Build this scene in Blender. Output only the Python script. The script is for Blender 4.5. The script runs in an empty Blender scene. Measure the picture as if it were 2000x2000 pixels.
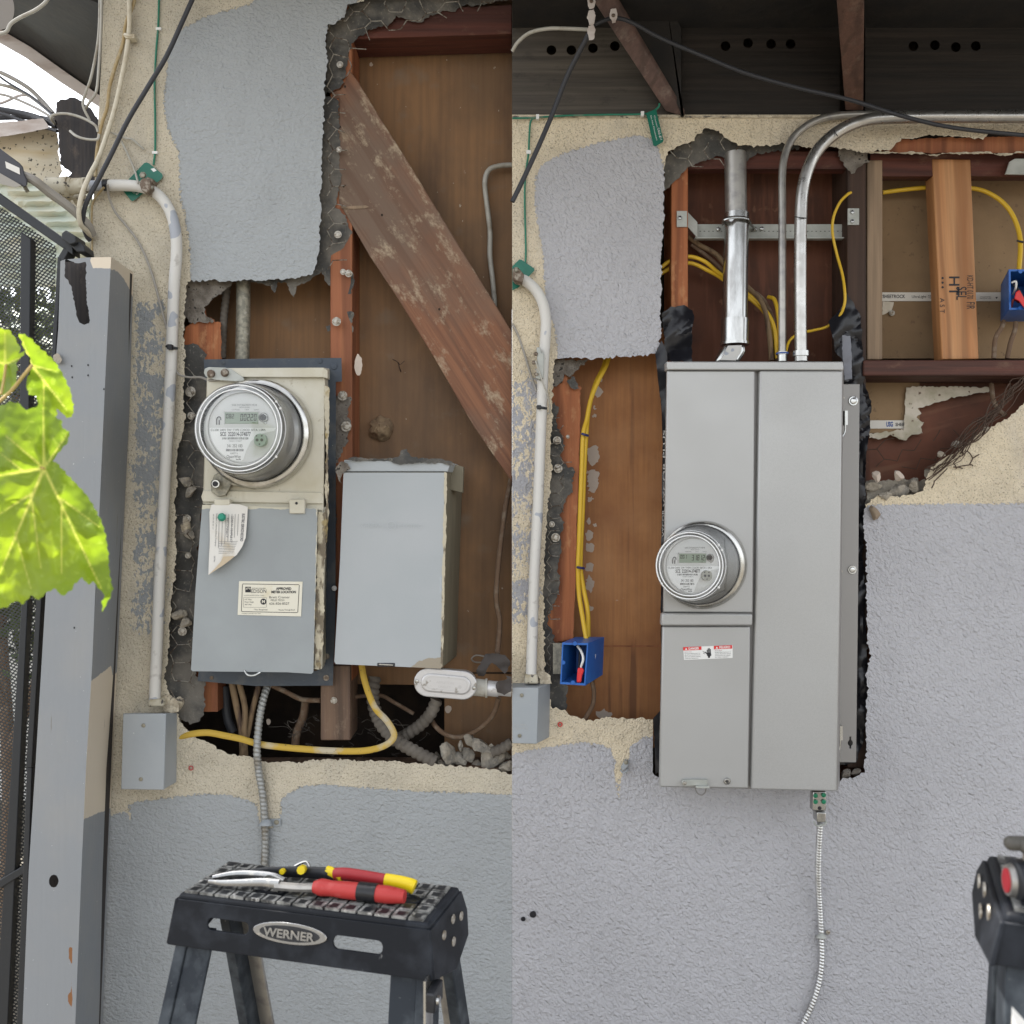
import bpy, bmesh, math, random
from mathutils import Vector, Matrix, noise
from mathutils.geometry import delaunay_2d_cdt
R = math.radians
random.seed(7)
SC = bpy.context.scene
COL = SC.collection
# ------------------------------------------------------------------ camera, light, exposure
D, H = 1.8, 1.5                       # camera distance to the wall face and eye height (m)
cam = bpy.data.cameras.new('camera'); co = bpy.data.objects.new('camera', cam); COL.objects.link(co)
co.location = (0, -D, H); co.rotation_euler = (R(90), 0, 0)
cam.sensor_width = 36; cam.lens = 36 * D / 2.0; cam.clip_start = .05; cam.clip_end = 500
cam.dof.use_dof = True; cam.dof.focus_distance = 1.75; cam.dof.aperture_fstop = 6.5
SC.camera = co
SUN = Vector((-.30, .34, .90)).normalized()
w = bpy.data.worlds.new('World'); SC.world = w; w.use_nodes = True
nt = w.node_tree; bg = nt.nodes['Background']
sky = nt.nodes.new('ShaderNodeTexSky'); sky.sky_type = 'NISHITA'; sky.sun_disc = False
sky.sun_elevation = math.asin(SUN.z); sky.sun_rotation = math.atan2(SUN.x, SUN.y)
sky.air_density = 1.0; sky.dust_density = 1.6; sky.ozone_density = .6
hs = nt.nodes.new('ShaderNodeHueSaturation'); hs.inputs['Saturation'].default_value = .20
nt.links.new(sky.outputs[0], hs.inputs['Color']); nt.links.new(hs.outputs[0], bg.inputs[0]); bg.inputs[1].default_value = .15
sl = bpy.data.lights.new('sun', 'SUN'); sl.energy = 3.2; sl.angle = R(.6); sl.color = (1, .95, .87)
so = bpy.data.objects.new('sun', sl); COL.objects.link(so)
so.rotation_euler = SUN.to_track_quat('Z', 'Y').to_euler(); so.location = (0, 0, 6)
SC.view_settings.view_transform = 'Standard'; SC.view_settings.look = 'None'
SC.view_settings.exposure = 1.72; SC.view_settings.gamma = 1
SC.render.resolution_x = SC.render.resolution_y = 1024

# ------------------------------------------------------------------ helpers
def S(y): return (D + y) / D
def W(px, py, y=0.0):
    "point at real depth y behind the wall face, 1 unit = 1 mm on the wall"
    s = S(y); return Vector(((px - 1000) / 1000 * s, y, H + (1000 - py) / 1000 * s))

ATTR = {}
def mat(name, col, rough=.6, metal=0., layers=(), bumps=(), spec=.4, coat=0, trans=0, rl=None):
    m = bpy.data.materials.new(name); m.use_nodes = True; ATTR[name] = [d['attr'] for d in layers if 'attr' in d]
    t = m.node_tree; N = t.nodes; L = t.links; b = N['Principled BSDF']
    b.inputs['Roughness'].default_value = rough; b.inputs['Metallic'].default_value = metal
    b.inputs['Specular IOR Level'].default_value = spec
    if coat: b.inputs['Coat Weight'].default_value = coat; b.inputs['Coat Roughness'].default_value = .25
    if trans: b.inputs['Transmission Weight'].default_value = trans; b.inputs['IOR'].default_value = 1.35
    tc = N.new('ShaderNodeTexCoord')
    def coords(stretch, rot, off=0):
        mp = N.new('ShaderNodeMapping'); mp.inputs['Scale'].default_value = stretch
        mp.inputs['Location'].default_value = (off, off * .7, off * .3)
        mp2 = N.new('ShaderNodeMapping'); mp2.inputs['Rotation'].default_value = (0, rot, 0)
        L.new(tc.outputs['Object'], mp2.inputs[0]); L.new(mp2.outputs[0], mp.inputs[0])
        return mp.outputs[0]
    def tex(d):
        k = d.get('kind', 'noise'); c = coords(d.get('stretch', (1, 1, 1)), d.get('rot', 0), d.get('off', 0))
        if k == 'noise':
            n = N.new('ShaderNodeTexNoise'); n.inputs['Scale'].default_value = d['scale']
            n.inputs['Detail'].default_value = d.get('detail', 4); n.inputs['Roughness'].default_value = d.get('nr', .55)
            n.inputs['Distortion'].default_value = d.get('dist', 0); L.new(c, n.inputs[0]); return n.outputs[0]
        if k == 'voronoi':
            n = N.new('ShaderNodeTexVoronoi'); n.inputs['Scale'].default_value = d['scale']; L.new(c, n.inputs[0]); return n.outputs[0]
        if k == 'wave':
            n = N.new('ShaderNodeTexWave'); n.inputs['Scale'].default_value = d['scale']
            n.bands_direction = d.get('dir', 'X')
            n.inputs['Distortion'].default_value = d.get('dist', 6); n.inputs['Detail'].default_value = 3
            n.inputs['Detail Scale'].default_value = d.get('ds', 1.2); L.new(c, n.inputs[0]); return n.outputs[1]
    def math_(op, a, b_):
        n = N.new('ShaderNodeMath'); n.operation = op
        for i, v in enumerate((a, b_)):
            if isinstance(v, (int, float)): n.inputs[i].default_value = v
            else: L.new(v, n.inputs[i])
        return n.outputs[0]
    cur = None; masks = []
    for d in layers:
        f = tex(d)
        if 'attr' in d:
            a = N.new('ShaderNodeAttribute'); a.attribute_name = d['attr']
            f = math_('ADD', a.outputs['Fac'], math_('MULTIPLY', math_('SUBTRACT', f, .5), d.get('amp', 1)))
        mr = N.new('ShaderNodeMapRange'); mr.inputs[1].default_value = d['lo']; mr.inputs[2].default_value = d['hi']
        mr.inputs[3].default_value = 0; mr.inputs[4].default_value = d.get('max', 1); L.new(f, mr.inputs[0]); f = mr.outputs[0]
        masks.append(f)
        mx = N.new('ShaderNodeMix'); mx.data_type = 'RGBA'; L.new(f, mx.inputs[0])
        if cur is None: mx.inputs[6].default_value = (*col, 1)
        else: L.new(cur, mx.inputs[6])
        mx.inputs[7].default_value = (*d['col'], 1); cur = mx.outputs[2]
    if cur is None: b.inputs['Base Color'].default_value = (*col, 1)
    else: L.new(cur, b.inputs['Base Color'])
    if rl:
        f = tex(rl); mr = N.new('ShaderNodeMapRange'); mr.inputs[1].default_value = .3; mr.inputs[2].default_value = .7
        mr.inputs[3].default_value = rl['r0']; mr.inputs[4].default_value = rl['r1']; L.new(f, mr.inputs[0]); L.new(mr.outputs[0], b.inputs['Roughness'])
    nrm = None
    for d in bumps:
        bp = N.new('ShaderNodeBump'); bp.inputs['Strength'].default_value = d.get('str', .5); bp.inputs['Distance'].default_value = d.get('d', .002)
        f = tex(d)
        if 'mask' in d:
            mk = masks[abs(d['mask']) - 1]
            if d['mask'] < 0: mk = math_('SUBTRACT', 1, mk)
            f = math_('MULTIPLY', f, mk)
        L.new(f, bp.inputs['Height'])
        if nrm is not None: L.new(nrm, bp.inputs['Normal'])
        nrm = bp.outputs[0]
    if nrm is not None: L.new(nrm, b.inputs['Normal'])
    return m

def catmull(P, n=8):
    P = [Vector(p) for p in P]
    if len(P) < 3: return P
    Q = [2 * P[0] - P[1]] + P + [2 * P[-1] - P[-2]]; out = []
    for i in range(1, len(Q) - 2):
        a, b, c, d = Q[i - 1:i + 3]
        for k in range(n):
            t = k / n
            out.append(.5 * ((2 * b) + (c - a) * t + (2 * a - 5 * b + 4 * c - d) * t * t + (3 * b - 3 * c + d - a) * t ** 3))
    out.append(P[-1]); return out

def pip(x, y, poly):
    c = False; j = len(poly) - 1
    for i in range(len(poly)):
        xi, yi = poly[i]; xj, yj = poly[j]
        if (yi > y) != (yj > y) and x < (xj - xi) * (y - yi) / (yj - yi) + xi: c = not c
        j = i
    return c
def sd(x, y, poly):
    "signed distance, positive inside"
    m = 1e9
    for i in range(len(poly)):
        ax, ay = poly[i - 1]; bx, by = poly[i]; dx, dy = bx - ax, by - ay
        l = dx * dx + dy * dy or 1e-9; t = max(0, min(1, ((x - ax) * dx + (y - ay) * dy) / l))
        m = min(m, math.hypot(x - ax - t * dx, y - ay - t * dy))
    return m if pip(x, y, poly) else -m
def ragged(poly, amp=3, step=4, seed=0, fix=lambda x, y: False):
    out = []
    for i in range(len(poly)):
        ax, ay = poly[i]; bx, by = poly[(i + 1) % len(poly)]
        L = math.hypot(bx - ax, by - ay); n = max(1, int(L / step))
        nx, ny = ((by - ay) / L, -(bx - ax) / L) if L else (0, 0)
        for k in range(n):
            x = ax + (bx - ax) * k / n; y = ay + (by - ay) * k / n
            if not (fix(x, y) or (fix(ax, ay) and fix(bx, by))):
                d = amp * (noise.noise((x * .03, y * .03, seed)) * 1.2 + noise.noise((x * .13, y * .13, seed + 5)) * .9 + noise.noise((x * .33, y * .33, seed + 9)) * 1.1)
                x += nx * d; y += ny * d
            out.append((x, y))
    return out
def rrect(x0, y0, x1, y1, r, n=4):
    out = []
    for cx, cy, a0 in ((x1 - r, y1 - r, 0), (x0 + r, y1 - r, 90), (x0 + r, y0 + r, 180), (x1 - r, y0 + r, 270)):
        for k in range(n + 1):
            a = R(a0 + 90 * k / n); out.append((cx + r * math.cos(a), cy + r * math.sin(a)))
    return out
def ell(cx, cy, rx, ry=None, n=24, rot=0):
    ry = ry or rx; c, s = math.cos(rot), math.sin(rot); o = []
    for k in range(n):
        a = 2 * math.pi * k / n; x, y = rx * math.cos(a), ry * math.sin(a); o.append((cx + x * c - y * s, cy + x * s + y * c))
    return o

_tc = {}
def text_geo(s, bold=0.0):
    key = (s, bold)
    if key not in _tc:
        c = bpy.data.curves.new('t', 'FONT'); c.body = s; c.size = 1; c.offset = bold; c.resolution_u = 3
        o = bpy.data.objects.new('t', c); me = bpy.data.meshes.new_from_object(o)
        V = [(v.co.x, v.co.y) for v in me.vertices]; F = [tuple(p.vertices) for p in me.polygons]
        bpy.data.objects.remove(o); bpy.data.curves.remove(c); bpy.data.meshes.remove(me)
        _tc[key] = (V, F)
    return _tc[key]

class G:
    def __init__(s): s.v = []; s.f = []; s.m = []; s.at = {}
    def add(s, V, F, mi=0):
        o = len(s.v); s.v += [tuple(p) for p in V]; s.f += [tuple(i + o for i in f) for f in F]; s.m += [mi] * len(F); return s
    def prism(s, fp, yf, yb, bp=None, mi=0, mf=None):
        "solid between a front outline at depth yf and a back outline at depth yb (outlines in wall mm)"
        if bp is None: k = S(yf) / S(yb); bp = [(1000 + (x - 1000) * k, 1000 + (y - 1000) * k) for x, y in fp]
        f3 = [W(x, y, yf if not callable(yf) else yf(x, y)) for x, y in fp]; b3 = [W(x, y, yb) for x, y in bp]
        return s.solid(f3, b3, mi, mf)
    def solid(s, A, B, mi=0, mf=None):
        n = len(A)
        s.add(list(A) + list(B), [tuple(range(n))], mi if mf is None else mf)
        o = len(s.v) - 2 * n
        s.f += [tuple(o + n + i for i in reversed(range(n)))] + [(o + i, o + (i + 1) % n, o + n + (i + 1) % n, o + n + i) for i in range(n)]
        s.m += [mi] * (n + 1); return s
    def rect(s, x0, y0, x1, y1, yf, yb, mi=0): return s.prism([(x0, y0), (x1, y0), (x1, y1), (x0, y1)], yf, yb, mi=mi)
    def box(s, a, b, mi=0):
        x0, y0, z0 = a; x1, y1, z1 = b
        return s.solid([(x0, y0, z0), (x1, y0, z0), (x1, y0, z1), (x0, y0, z1)], [(x0, y1, z0), (x1, y1, z0), (x1, y1, z1), (x0, y1, z1)], mi)
    def tube(s, P, r, n=8, sm=8, rib=None, flat=1.0, mi=0, raw=False, rr=None):
        if not raw: P = [W(*p) for p in P]; r = r / 1000 * S(P[0].y)
        P = catmull(P, sm) if sm > 1 else [Vector(p) for p in P]
        if rib:
            pitch, amp = rib; L = [0]
            for i in range(1, len(P)): L.append(L[-1] + (P[i] - P[i - 1]).length)
            st = pitch / 6; m = max(2, int(L[-1] / st)); Q = []; j = 0
            for k in range(m + 1):
                d = L[-1] * k / m
                while j < len(L) - 2 and L[j + 1] < d: j += 1
                t = (d - L[j]) / max(1e-9, L[j + 1] - L[j]); Q.append(P[j].lerp(P[j + 1], min(1, t)))
            P = Q
        T = [(P[min(i + 1, len(P) - 1)] - P[max(i - 1, 0)]).normalized() for i in range(len(P))]
        u = T[0].orthogonal().normalized() if abs(T[0].y) > .8 else T[0].cross(Vector((0, 1, 0))).normalized()
        V = []; F = []
        for i, p in enumerate(P):
            u = (u - T[i] * u.dot(T[i])).normalized(); q = T[i].cross(u)
            ra = r if rr is None else rr(i / (len(P) - 1)) * r
            for k in range(n):
                a = 2 * math.pi * k / n; f = 1
                if rib: ph = (i / 6 + k / n) % 1; f = 1 - amp * (abs(2 * ph - 1)) ** 2.2
                V.append(p + (u * math.cos(a) + q * math.sin(a) * flat) * ra * f)
        for i in range(len(P) - 1):
            for k in range(n): F.append((i * n + k, i * n + (k + 1) % n, (i + 1) * n + (k + 1) % n, (i + 1) * n + k))
        F += [tuple(reversed(range(n))), tuple((len(P) - 1) * n + k for k in range(n))]
        return s.add(V, F, mi)
    def loft(s, rings, n=48, caps=(1, 1), mi=0):
        "rings: (cx, cy, r, depth) circles in wall mm"
        V = []; F = []
        for cx, cy, r, y in rings:
            for k in range(n):
                a = 2 * math.pi * k / n; V.append(W(cx + r * math.cos(a), cy + r * math.sin(a), y))
        for i in range(len(rings) - 1):
            for k in range(n): F.append((i * n + k, i * n + (k + 1) % n, (i + 1) * n + (k + 1) % n, (i + 1) * n + k))
        if caps[0]: F.append(tuple(range(n)))
        if caps[1]: F.append(tuple((len(rings) - 1) * n + k for k in range(n)))
        return s.add(V, F, mi)
    def bolt(s, px, py, y, r, h=.004, washer=1.5, n=16, slot=False, mi=0):
        hp = h
        if washer: s.loft([(px, py, r * washer, y), (px, py, r * washer, y - .0012), (px, py, r * washer * .93, y - .0018)], n, mi=mi)
        s.loft([(px, py, r, y), (px, py, r, y - hp * .6), (px, py, r * .8, y - hp * .92), (px, py, r * .45, y - hp)], n, mi=mi)
        return s
    def text(s, t, x, y, w=None, h=None, fm=None, bold=0.0, rot=0, align='L', mi=0, flipv=True):
        "text with baseline origin (x, y); h = cap height, w = full width, in the units of the mapping"
        V, F = text_geo(t, bold)
        if not V: return s
        x0 = min(p[0] for p in V); x1 = max(p[0] for p in V); ch = .73 * 1.0
        sy = h / .69; sx = w / (x1 - x0) if w else sy
        ww = (x1 - x0) * sx; ox = 0 if align == 'L' else -ww / 2
        c, sn = math.cos(rot), math.sin(rot)
        out = []
        for a, b in V:
            a = (a - x0) * sx + ox; b = -b * sy if flipv else b * sy
            out.append(fm(x + a * c - b * sn, y + a * sn + b * c))
        return s.add(out, F, mi)
    def poly(s, P, fm, mi=0): return s.add([fm(*p) for p in P], [tuple(range(len(P)))], mi)
    def slab(s, outer, y0, y1, holes=(), grid=10, fm=None, wob=0, attrs=None, ms=0, mi=0, back=True, dy=None, keep=None):
        "sheet with thickness from outlines; regular inner grid so that per-vertex fields and ripples are smooth"
        if attrs: outer = ragged(outer, 0, grid)
        loops = [outer] + list(holes); pts = []; ed = []
        for lp in loops:
            o = len(pts); pts += [Vector((a, b)) for a, b in lp]; ed += [(o + i, o + (i + 1) % len(lp)) for i in range(len(lp))]
        if grid:
            xs = [p[0] for p in outer]; ys = [p[1] for p in outer]
            gx = min(xs) + grid * .5
            while gx < max(xs):
                gy = min(ys) + grid * .5
                while gy < max(ys):
                    ok = keep is None or keep(gx, gy)
                    if ok and pip(gx, gy, outer) and not any(pip(gx, gy, h) for h in holes):
                        pts.append(Vector((gx + (random.random() - .5) * grid * .2, gy + (random.random() - .5) * grid * .2)))
                    gy += grid
                gx += grid
        V, E, Fc, *_ = delaunay_2d_cdt(pts, ed, [], 0, 1e-4)
        Fk = []
        for f in Fc:
            cx = sum(V[i][0] for i in f) / len(f); cy = sum(V[i][1] for i in f) / len(f)
            if pip(cx, cy, outer) and not any(pip(cx, cy, h) for h in holes): Fk.append(tuple(f))
        used = sorted({i for f in Fk for i in f}); mp = {i: k for k, i in enumerate(used)}
        V = [tuple(V[i]) for i in used]; Fk = [tuple(mp[i] for i in f) for f in Fk]
        fm3 = fm or (lambda a, b, y: W(a, b, y))
        def dd(a, b): return (wob * noise.noise((a * .013, b * .013, y0 * 10)) if wob else 0) + (dy(a, b) if dy else 0)
        A = [fm3(a, b, y0 + dd(a, b)) for a, b in V]; o = len(s.v)
        s.add(A, Fk, mi); n = len(V)
        if attrs:
            for k, fn in attrs.items():
                d = s.at.setdefault(k, {})
                for i, (a, b) in enumerate(V): d[o + i] = fn(a, b); d[o + n + i] = fn(a, b)
        if back:
            B = [fm3(a, b, y1 + dd(a, b)) for a, b in V]
            s.add(B, [tuple(reversed(f)) for f in Fk], ms)
            cnt = {}
            for f in Fk:
                for i in range(len(f)): e = (f[i], f[(i + 1) % len(f)]); cnt[e] = 1
            for (a, b) in cnt:
                if (b, a) not in cnt: s.f.append((o + b, o + a, o + n + a, o + n + b)); s.m.append(ms)
        return s
    def make(s, name, mats, parent=None, label=None, cat=None, group=None, kind=None, bevel=0, sharp=35, smooth=True):
        me = bpy.data.meshes.new(name); me.from_pydata(s.v, [], s.f)
        mats = mats if isinstance(mats, (list, tuple)) else [mats]
        for m in mats: me.materials.append(m)
        me.polygons.foreach_set('material_index', s.m)
        for k in {a for m in mats for a in ATTR.get(m.name, [])}: s.at.setdefault(k, {})
        for k, d in s.at.items():
            a = me.attributes.new(k, 'FLOAT', 'POINT'); vals = [d.get(i, -1.) for i in range(len(s.v))]; a.data.foreach_set('value', vals)
        if smooth:
            me.polygons.foreach_set('use_smooth', [True] * len(s.f)); me.set_sharp_from_angle(angle=R(sharp))
        bm = bmesh.new(); bm.from_mesh(me); bmesh.ops.recalc_face_normals(bm, faces=bm.faces); bm.to_mesh(me); bm.free()
        me.update()
        o = bpy.data.objects.new(name, me); COL.objects.link(o)
        if parent is not None: put(o, parent)
        tag(o, label, cat, group, kind)
        if bevel:
            b = o.modifiers.new('bevel', 'BEVEL'); b.width = bevel; b.segments = 2; b.limit_method = 'ANGLE'; b.angle_limit = R(40)
        return o

def tag(o, label=None, cat=None, group=None, kind=None):
    for k, v in (('label', label), ('category', cat), ('group', group), ('kind', kind)):
        if v: o[k] = v
    return o
def put(o, parent):
    o.parent = parent
    p = parent; loc = Vector((0, 0, 0))
    while p: loc += p.location; p = p.parent; break
    if parent.type == 'EMPTY': o.matrix_parent_inverse = Matrix.Translation(-parent.location)
def thing(name, loc, label, cat, group=None):
    o = bpy.data.objects.new(name, None); COL.objects.link(o); o.location = loc; o.empty_display_size = .05
    return tag(o, label, cat, group)
def cable(name, pts, r, m, label, cat='cable', group=None, **k):
    return G().tube(pts, r, **k).make(name, m, label=label, cat=cat, group=group, sharp=60)
def copy_tree(o, parent=None):
    c = o.copy(); COL.objects.link(c)
    if parent is not None: c.parent = parent
    for ch in list(o.children): copy_tree(ch, c)
    return c
def noz(x, y, s=.03, k=0): return noise.noise((x * s, y * s, k))
# ------------------------------------------------------------------ materials
CREAM = (.60, .535, .415); GREY = (.36, .378, .388)
def stucco(name, cream, grey, rot, st, sc=165):
    return mat(name, cream, .86, spec=.25,
        layers=[dict(scale=14, lo=.45, hi=.75, col=tuple(c * .8 for c in cream), detail=6),
                dict(scale=330, lo=.57, hi=.66, col=(.24, .205, .145), detail=3, max=.8),
                dict(scale=150, lo=.0, hi=.06, attr='speck', amp=1.1, detail=4, dist=.6, col=tuple(c * .8 for c in grey), stretch=(1, 1, .6)),
                dict(scale=170, lo=-.01, hi=.01, attr='paint', amp=.35, detail=4, col=grey),
                dict(scale=3.2, lo=.45, hi=.7, col=tuple(c * .74 for c in grey), detail=7, max=.26, off=1), dict(scale=16, stretch=(1, 1, .3), lo=.56, hi=.72, col=tuple(c * .72 for c in grey), detail=8, max=.22, off=6),
                dict(scale=240, lo=.66, hi=.7, col=(.55, .55, .53), detail=3, max=.35, off=3)],
        bumps=[dict(scale=210, str=1, d=.0045, detail=4, mask=-4), dict(scale=75, str=1, d=.005 * st, detail=3, dist=.5, stretch=(1, 1, .75), mask=-4),
               dict(scale=sc, str=1, d=.0052 * st, detail=3, nr=.5, dist=.35, rot=rot, stretch=(1, 1, .8), mask=4), dict(scale=74, str=1, d=.0034 * st, detail=2, dist=.5, rot=rot, stretch=(1, 1, .6), mask=4),
               dict(scale=9, str=.5, d=.006, detail=2)])
M_stL = stucco('stucco_paint_left', CREAM, GREY, R(82), .85, 180)
M_stR = stucco('stucco_paint_right', (.72, .62, .455), (.465, .462, .485), R(38), 1.3, 185)
M_raw = mat('raw_stucco_edge', (.42, .36, .27), .95, layers=[dict(scale=90, lo=.45, hi=.6, col=(.62, .55, .42)), dict(scale=60, lo=.58, hi=.66, col=(.14, .125, .11), off=4)], bumps=[dict(scale=260, d=.003, str=.9)])
M_felt = mat('building_felt', (.062, .061, .058), .92, layers=[dict(scale=20, lo=.42, hi=.62, col=(.15, .138, .12), detail=8), dict(scale=160, lo=.62, hi=.7, col=(.24, .22, .18), max=.6)], bumps=[dict(scale=35, d=.008, str=.8, detail=6), dict(scale=300, d=.001, str=.5)])
M_mud = mat('crumbled_mortar', (.15, .13, .11), .95, layers=[dict(scale=60, lo=.4, hi=.6, col=(.25, .225, .195), detail=8), dict(scale=120, lo=.6, hi=.64, col=(.05, .045, .04))], bumps=[dict(scale=90, d=.008, str=1, detail=8, nr=.7)])
M_wire = mat('rusty_wire', (.34, .32, .28), .6, .6, layers=[dict(scale=120, lo=.45, hi=.6, col=(.10, .07, .05))])
M_wireR = mat('brown_wire', (.085, .055, .04), .75, .3)
def wood(name, a, b, c=None, ang=0, sc=1., rough=.7, wv=6, knots=None):
    ly = [dict(kind='noise', scale=60 * sc, stretch=(1, 1, .035), rot=ang, lo=.36, hi=.64, col=b, detail=8, nr=.65),
          dict(kind='noise', scale=190 * sc, stretch=(1, 1, .02), rot=ang, lo=.45, hi=.72, col=tuple(v * .55 for v in a), detail=4, max=.55)]
    if wv: ly.append(dict(kind='wave', scale=wv, stretch=(1, 1, .10), rot=ang, dist=9, lo=.62, hi=.97, col=tuple(v * .5 for v in b), max=.55, ds=1.6))
    if c: ly.append(dict(scale=30, lo=.55, hi=.70, col=c, detail=9, nr=.7, max=.75, off=2, rot=ang, stretch=(1, 1, .5)))
    return mat(name, a, rough, layers=ly, bumps=[dict(scale=190 * sc, stretch=(1, 1, .02), rot=ang, d=.0012, str=.7)])
M_brace = mat('brace_fir', (.235, .105, .055), .75, layers=[dict(scale=85, stretch=(1, 1, .035), rot=R(33), lo=.42, hi=.6, col=(.155, .068, .038), detail=9, nr=.7), dict(scale=3.2, rot=R(33), lo=.44, hi=.62, col=(.15, .10, .07), detail=7, off=11), dict(kind='wave', scale=8, stretch=(1, 1, .08), rot=R(33), dist=14, lo=.86, hi=1.0, col=(.10, .05, .03), max=.4), dict(scale=200, stretch=(1, 1, .03), rot=R(33), lo=.5, hi=.7, col=(.12, .065, .04), max=.5), dict(scale=24, lo=.535, hi=.66, col=(.40, .32, .22), detail=10, nr=.75, max=.8, off=2, rot=R(33), stretch=(1.4, 1, .8))], bumps=[dict(scale=150, stretch=(1, 1, .03), rot=R(33), d=.0006, str=.5)])
M_stud = wood('red_fir_stud', (.36, .14, .06), (.26, .085, .04), None)
M_studR = wood('orange_fir_stud', (.40, .145, .055), (.27, .08, .03), (.50, .26, .12))
M_oldw = wood('weathered_stud', (.20, .125, .08), (.11, .07, .05), (.27, .2, .14))
M_redp = wood('dark_red_plate', (.12, .035, .022), (.06, .02, .014), (.15, .08, .05), ang=R(90))
M_sill = wood('charred_sill', (.13, .045, .03), (.04, .02, .016), (.17, .10, .065), ang=R(90))
M_new = wood('new_fir_board', (.52, .27, .12), (.42, .18, .065), None, ang=R(3), sc=.7, wv=7, rough=.6)
M_new2 = wood('grey_tan_board', (.30, .21, .135), (.20, .14, .09), None)
M_drk = wood('dark_old_stud', (.07, .038, .025), (.04, .022, .015), None)
M_plyL = mat('old_plywood_left', (.18, .105, .055), .75, layers=[dict(scale=5, lo=.40, hi=.60, col=(.25, .135, .062), detail=8), dict(scale=110, stretch=(1, 1, .03), lo=.42, hi=.64, col=(.12, .07, .04), detail=7, max=.35), dict(scale=9, stretch=(1, 1, .3), lo=.54, hi=.70, col=(.10, .06, .036), detail=9, max=.7, off=14), dict(scale=16, lo=.58, hi=.72, col=(.19, .15, .11), detail=8, max=.5, off=5), dict(scale=70, lo=.72, hi=.74, col=(.42, .36, .28), off=8)], bumps=[dict(scale=120, stretch=(1, 1, .1), d=.001)])
M_plyR = mat('bright_plywood_right', (.42, .19, .07), .7, layers=[dict(scale=7, lo=.4, hi=.62, col=(.29, .12, .045), detail=6), dict(scale=150, stretch=(1, 1, .03), lo=.40, hi=.62, col=(.27, .12, .05), detail=9, nr=.7, max=.6), dict(scale=8, stretch=(1, 1, .3), lo=.55, hi=.68, col=(.20, .085, .035), detail=9, max=.7, off=4), dict(scale=30, stretch=(1, 1, .045), lo=.555, hi=.62, col=(.14, .06, .03), detail=6, max=.75, off=6), dict(scale=5, lo=.5, hi=.72, col=(.52, .27, .12), detail=7, max=.6, off=9), dict(scale=34, stretch=(.6, 1, 1), lo=.70, hi=.72, col=(.50, .38, .30), off=3)], bumps=[dict(scale=120, stretch=(1, 1, .06), d=.0012)])
M_plyD = mat('dark_red_plywood', (.12, .042, .020), .7, layers=[dict(scale=9, lo=.4, hi=.62, col=(.075, .028, .015), detail=6), dict(scale=26, lo=.62, hi=.67, col=(.24, .12, .07), detail=8, max=.5), dict(scale=70, stretch=(1, 1, .1), lo=.5, hi=.7, col=(.15, .055, .03), detail=6)])
M_tan = mat('drywall_back_paper', (.30, .20, .11), .9, layers=[dict(scale=5, lo=.38, hi=.62, col=(.22, .145, .08), detail=6), dict(scale=90, lo=.64, hi=.68, col=(.12, .075, .05), detail=5, max=.5)], bumps=[dict(scale=200, d=.0006)])
M_void = mat('dark_void_shade', (.022, .015, .011), .95, layers=[dict(scale=12, lo=.45, hi=.7, col=(.05, .032, .02), detail=6)])  # near-black, so cavities and holes read as deep shade
M_gyp = mat('torn_gypsum', (.60, .54, .45), .9, layers=[dict(scale=22, lo=.42, hi=.6, col=(.44, .40, .30), detail=8), dict(scale=60, lo=.62, hi=.66, col=(.16, .11, .08))], bumps=[dict(scale=60, d=.004, str=.8)])
M_flake = mat('white_plaster_flake', (.52, .44, .37), .9, bumps=[dict(scale=150, d=.002)])
M_tape = mat('printed_white_tape', (.66, .63, .57), .6)
M_ink = mat('black_ink', (.018, .018, .022), .6)
M_inkL = mat('grey_ink', (.13, .13, .14), .6)
M_inkB = mat('blue_ink', (.05, .10, .30), .6)
M_inkR = mat('red_print', (.62, .03, .03), .45)
M_white = mat('white_paint_print', (.72, .72, .70), .45)
M_eave = mat('shade_dark_sheathing', (.016, .015, .015), .8, layers=[dict(scale=18, lo=.4, hi=.7, col=(.026, .022, .019), detail=7)], bumps=[dict(scale=60, d=.002)])  # dark timber, darkened further to carry the shade under the eave
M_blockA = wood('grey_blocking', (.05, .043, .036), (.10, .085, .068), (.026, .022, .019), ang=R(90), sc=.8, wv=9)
M_block = wood('shade_dark_blocking', (.013, .011, .0095), (.034, .026, .021), None, ang=R(90), sc=.8, wv=9)  # eave shade put into the colour, nearly black beside the grey board
M_raft = wood('brown_rafter', (.14, .085, .07), (.095, .06, .052), (.22, .17, .14), ang=R(-30))
M_raft2 = wood('brown_rafter_straight', (.125, .065, .045), (.09, .048, .036), (.16, .11, .08))
M_fasc = mat('peeling_white_fascia', (.55, .50, .47), .7, layers=[dict(scale=20, stretch=(.3, 1, 1), lo=.5, hi=.66, col=(.36, .29, .25), detail=8)], bumps=[dict(scale=90, d=.002)])
M_burnt = wood('charred_post', (.022, .02, .022), (.05, .04, .035), (.10, .075, .06), sc=1.2)
M_wbeam = mat('peeling_white_beam', (.60, .54, .42), .8, layers=[dict(scale=16, stretch=(.25, 1, 1), lo=.46, hi=.62, col=(.47, .36, .2), detail=8), dict(scale=110, lo=.60, hi=.64, col=(.06, .055, .045), detail=4)], bumps=[dict(scale=60, stretch=(.2, 1, 1), d=.004)])
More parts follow.
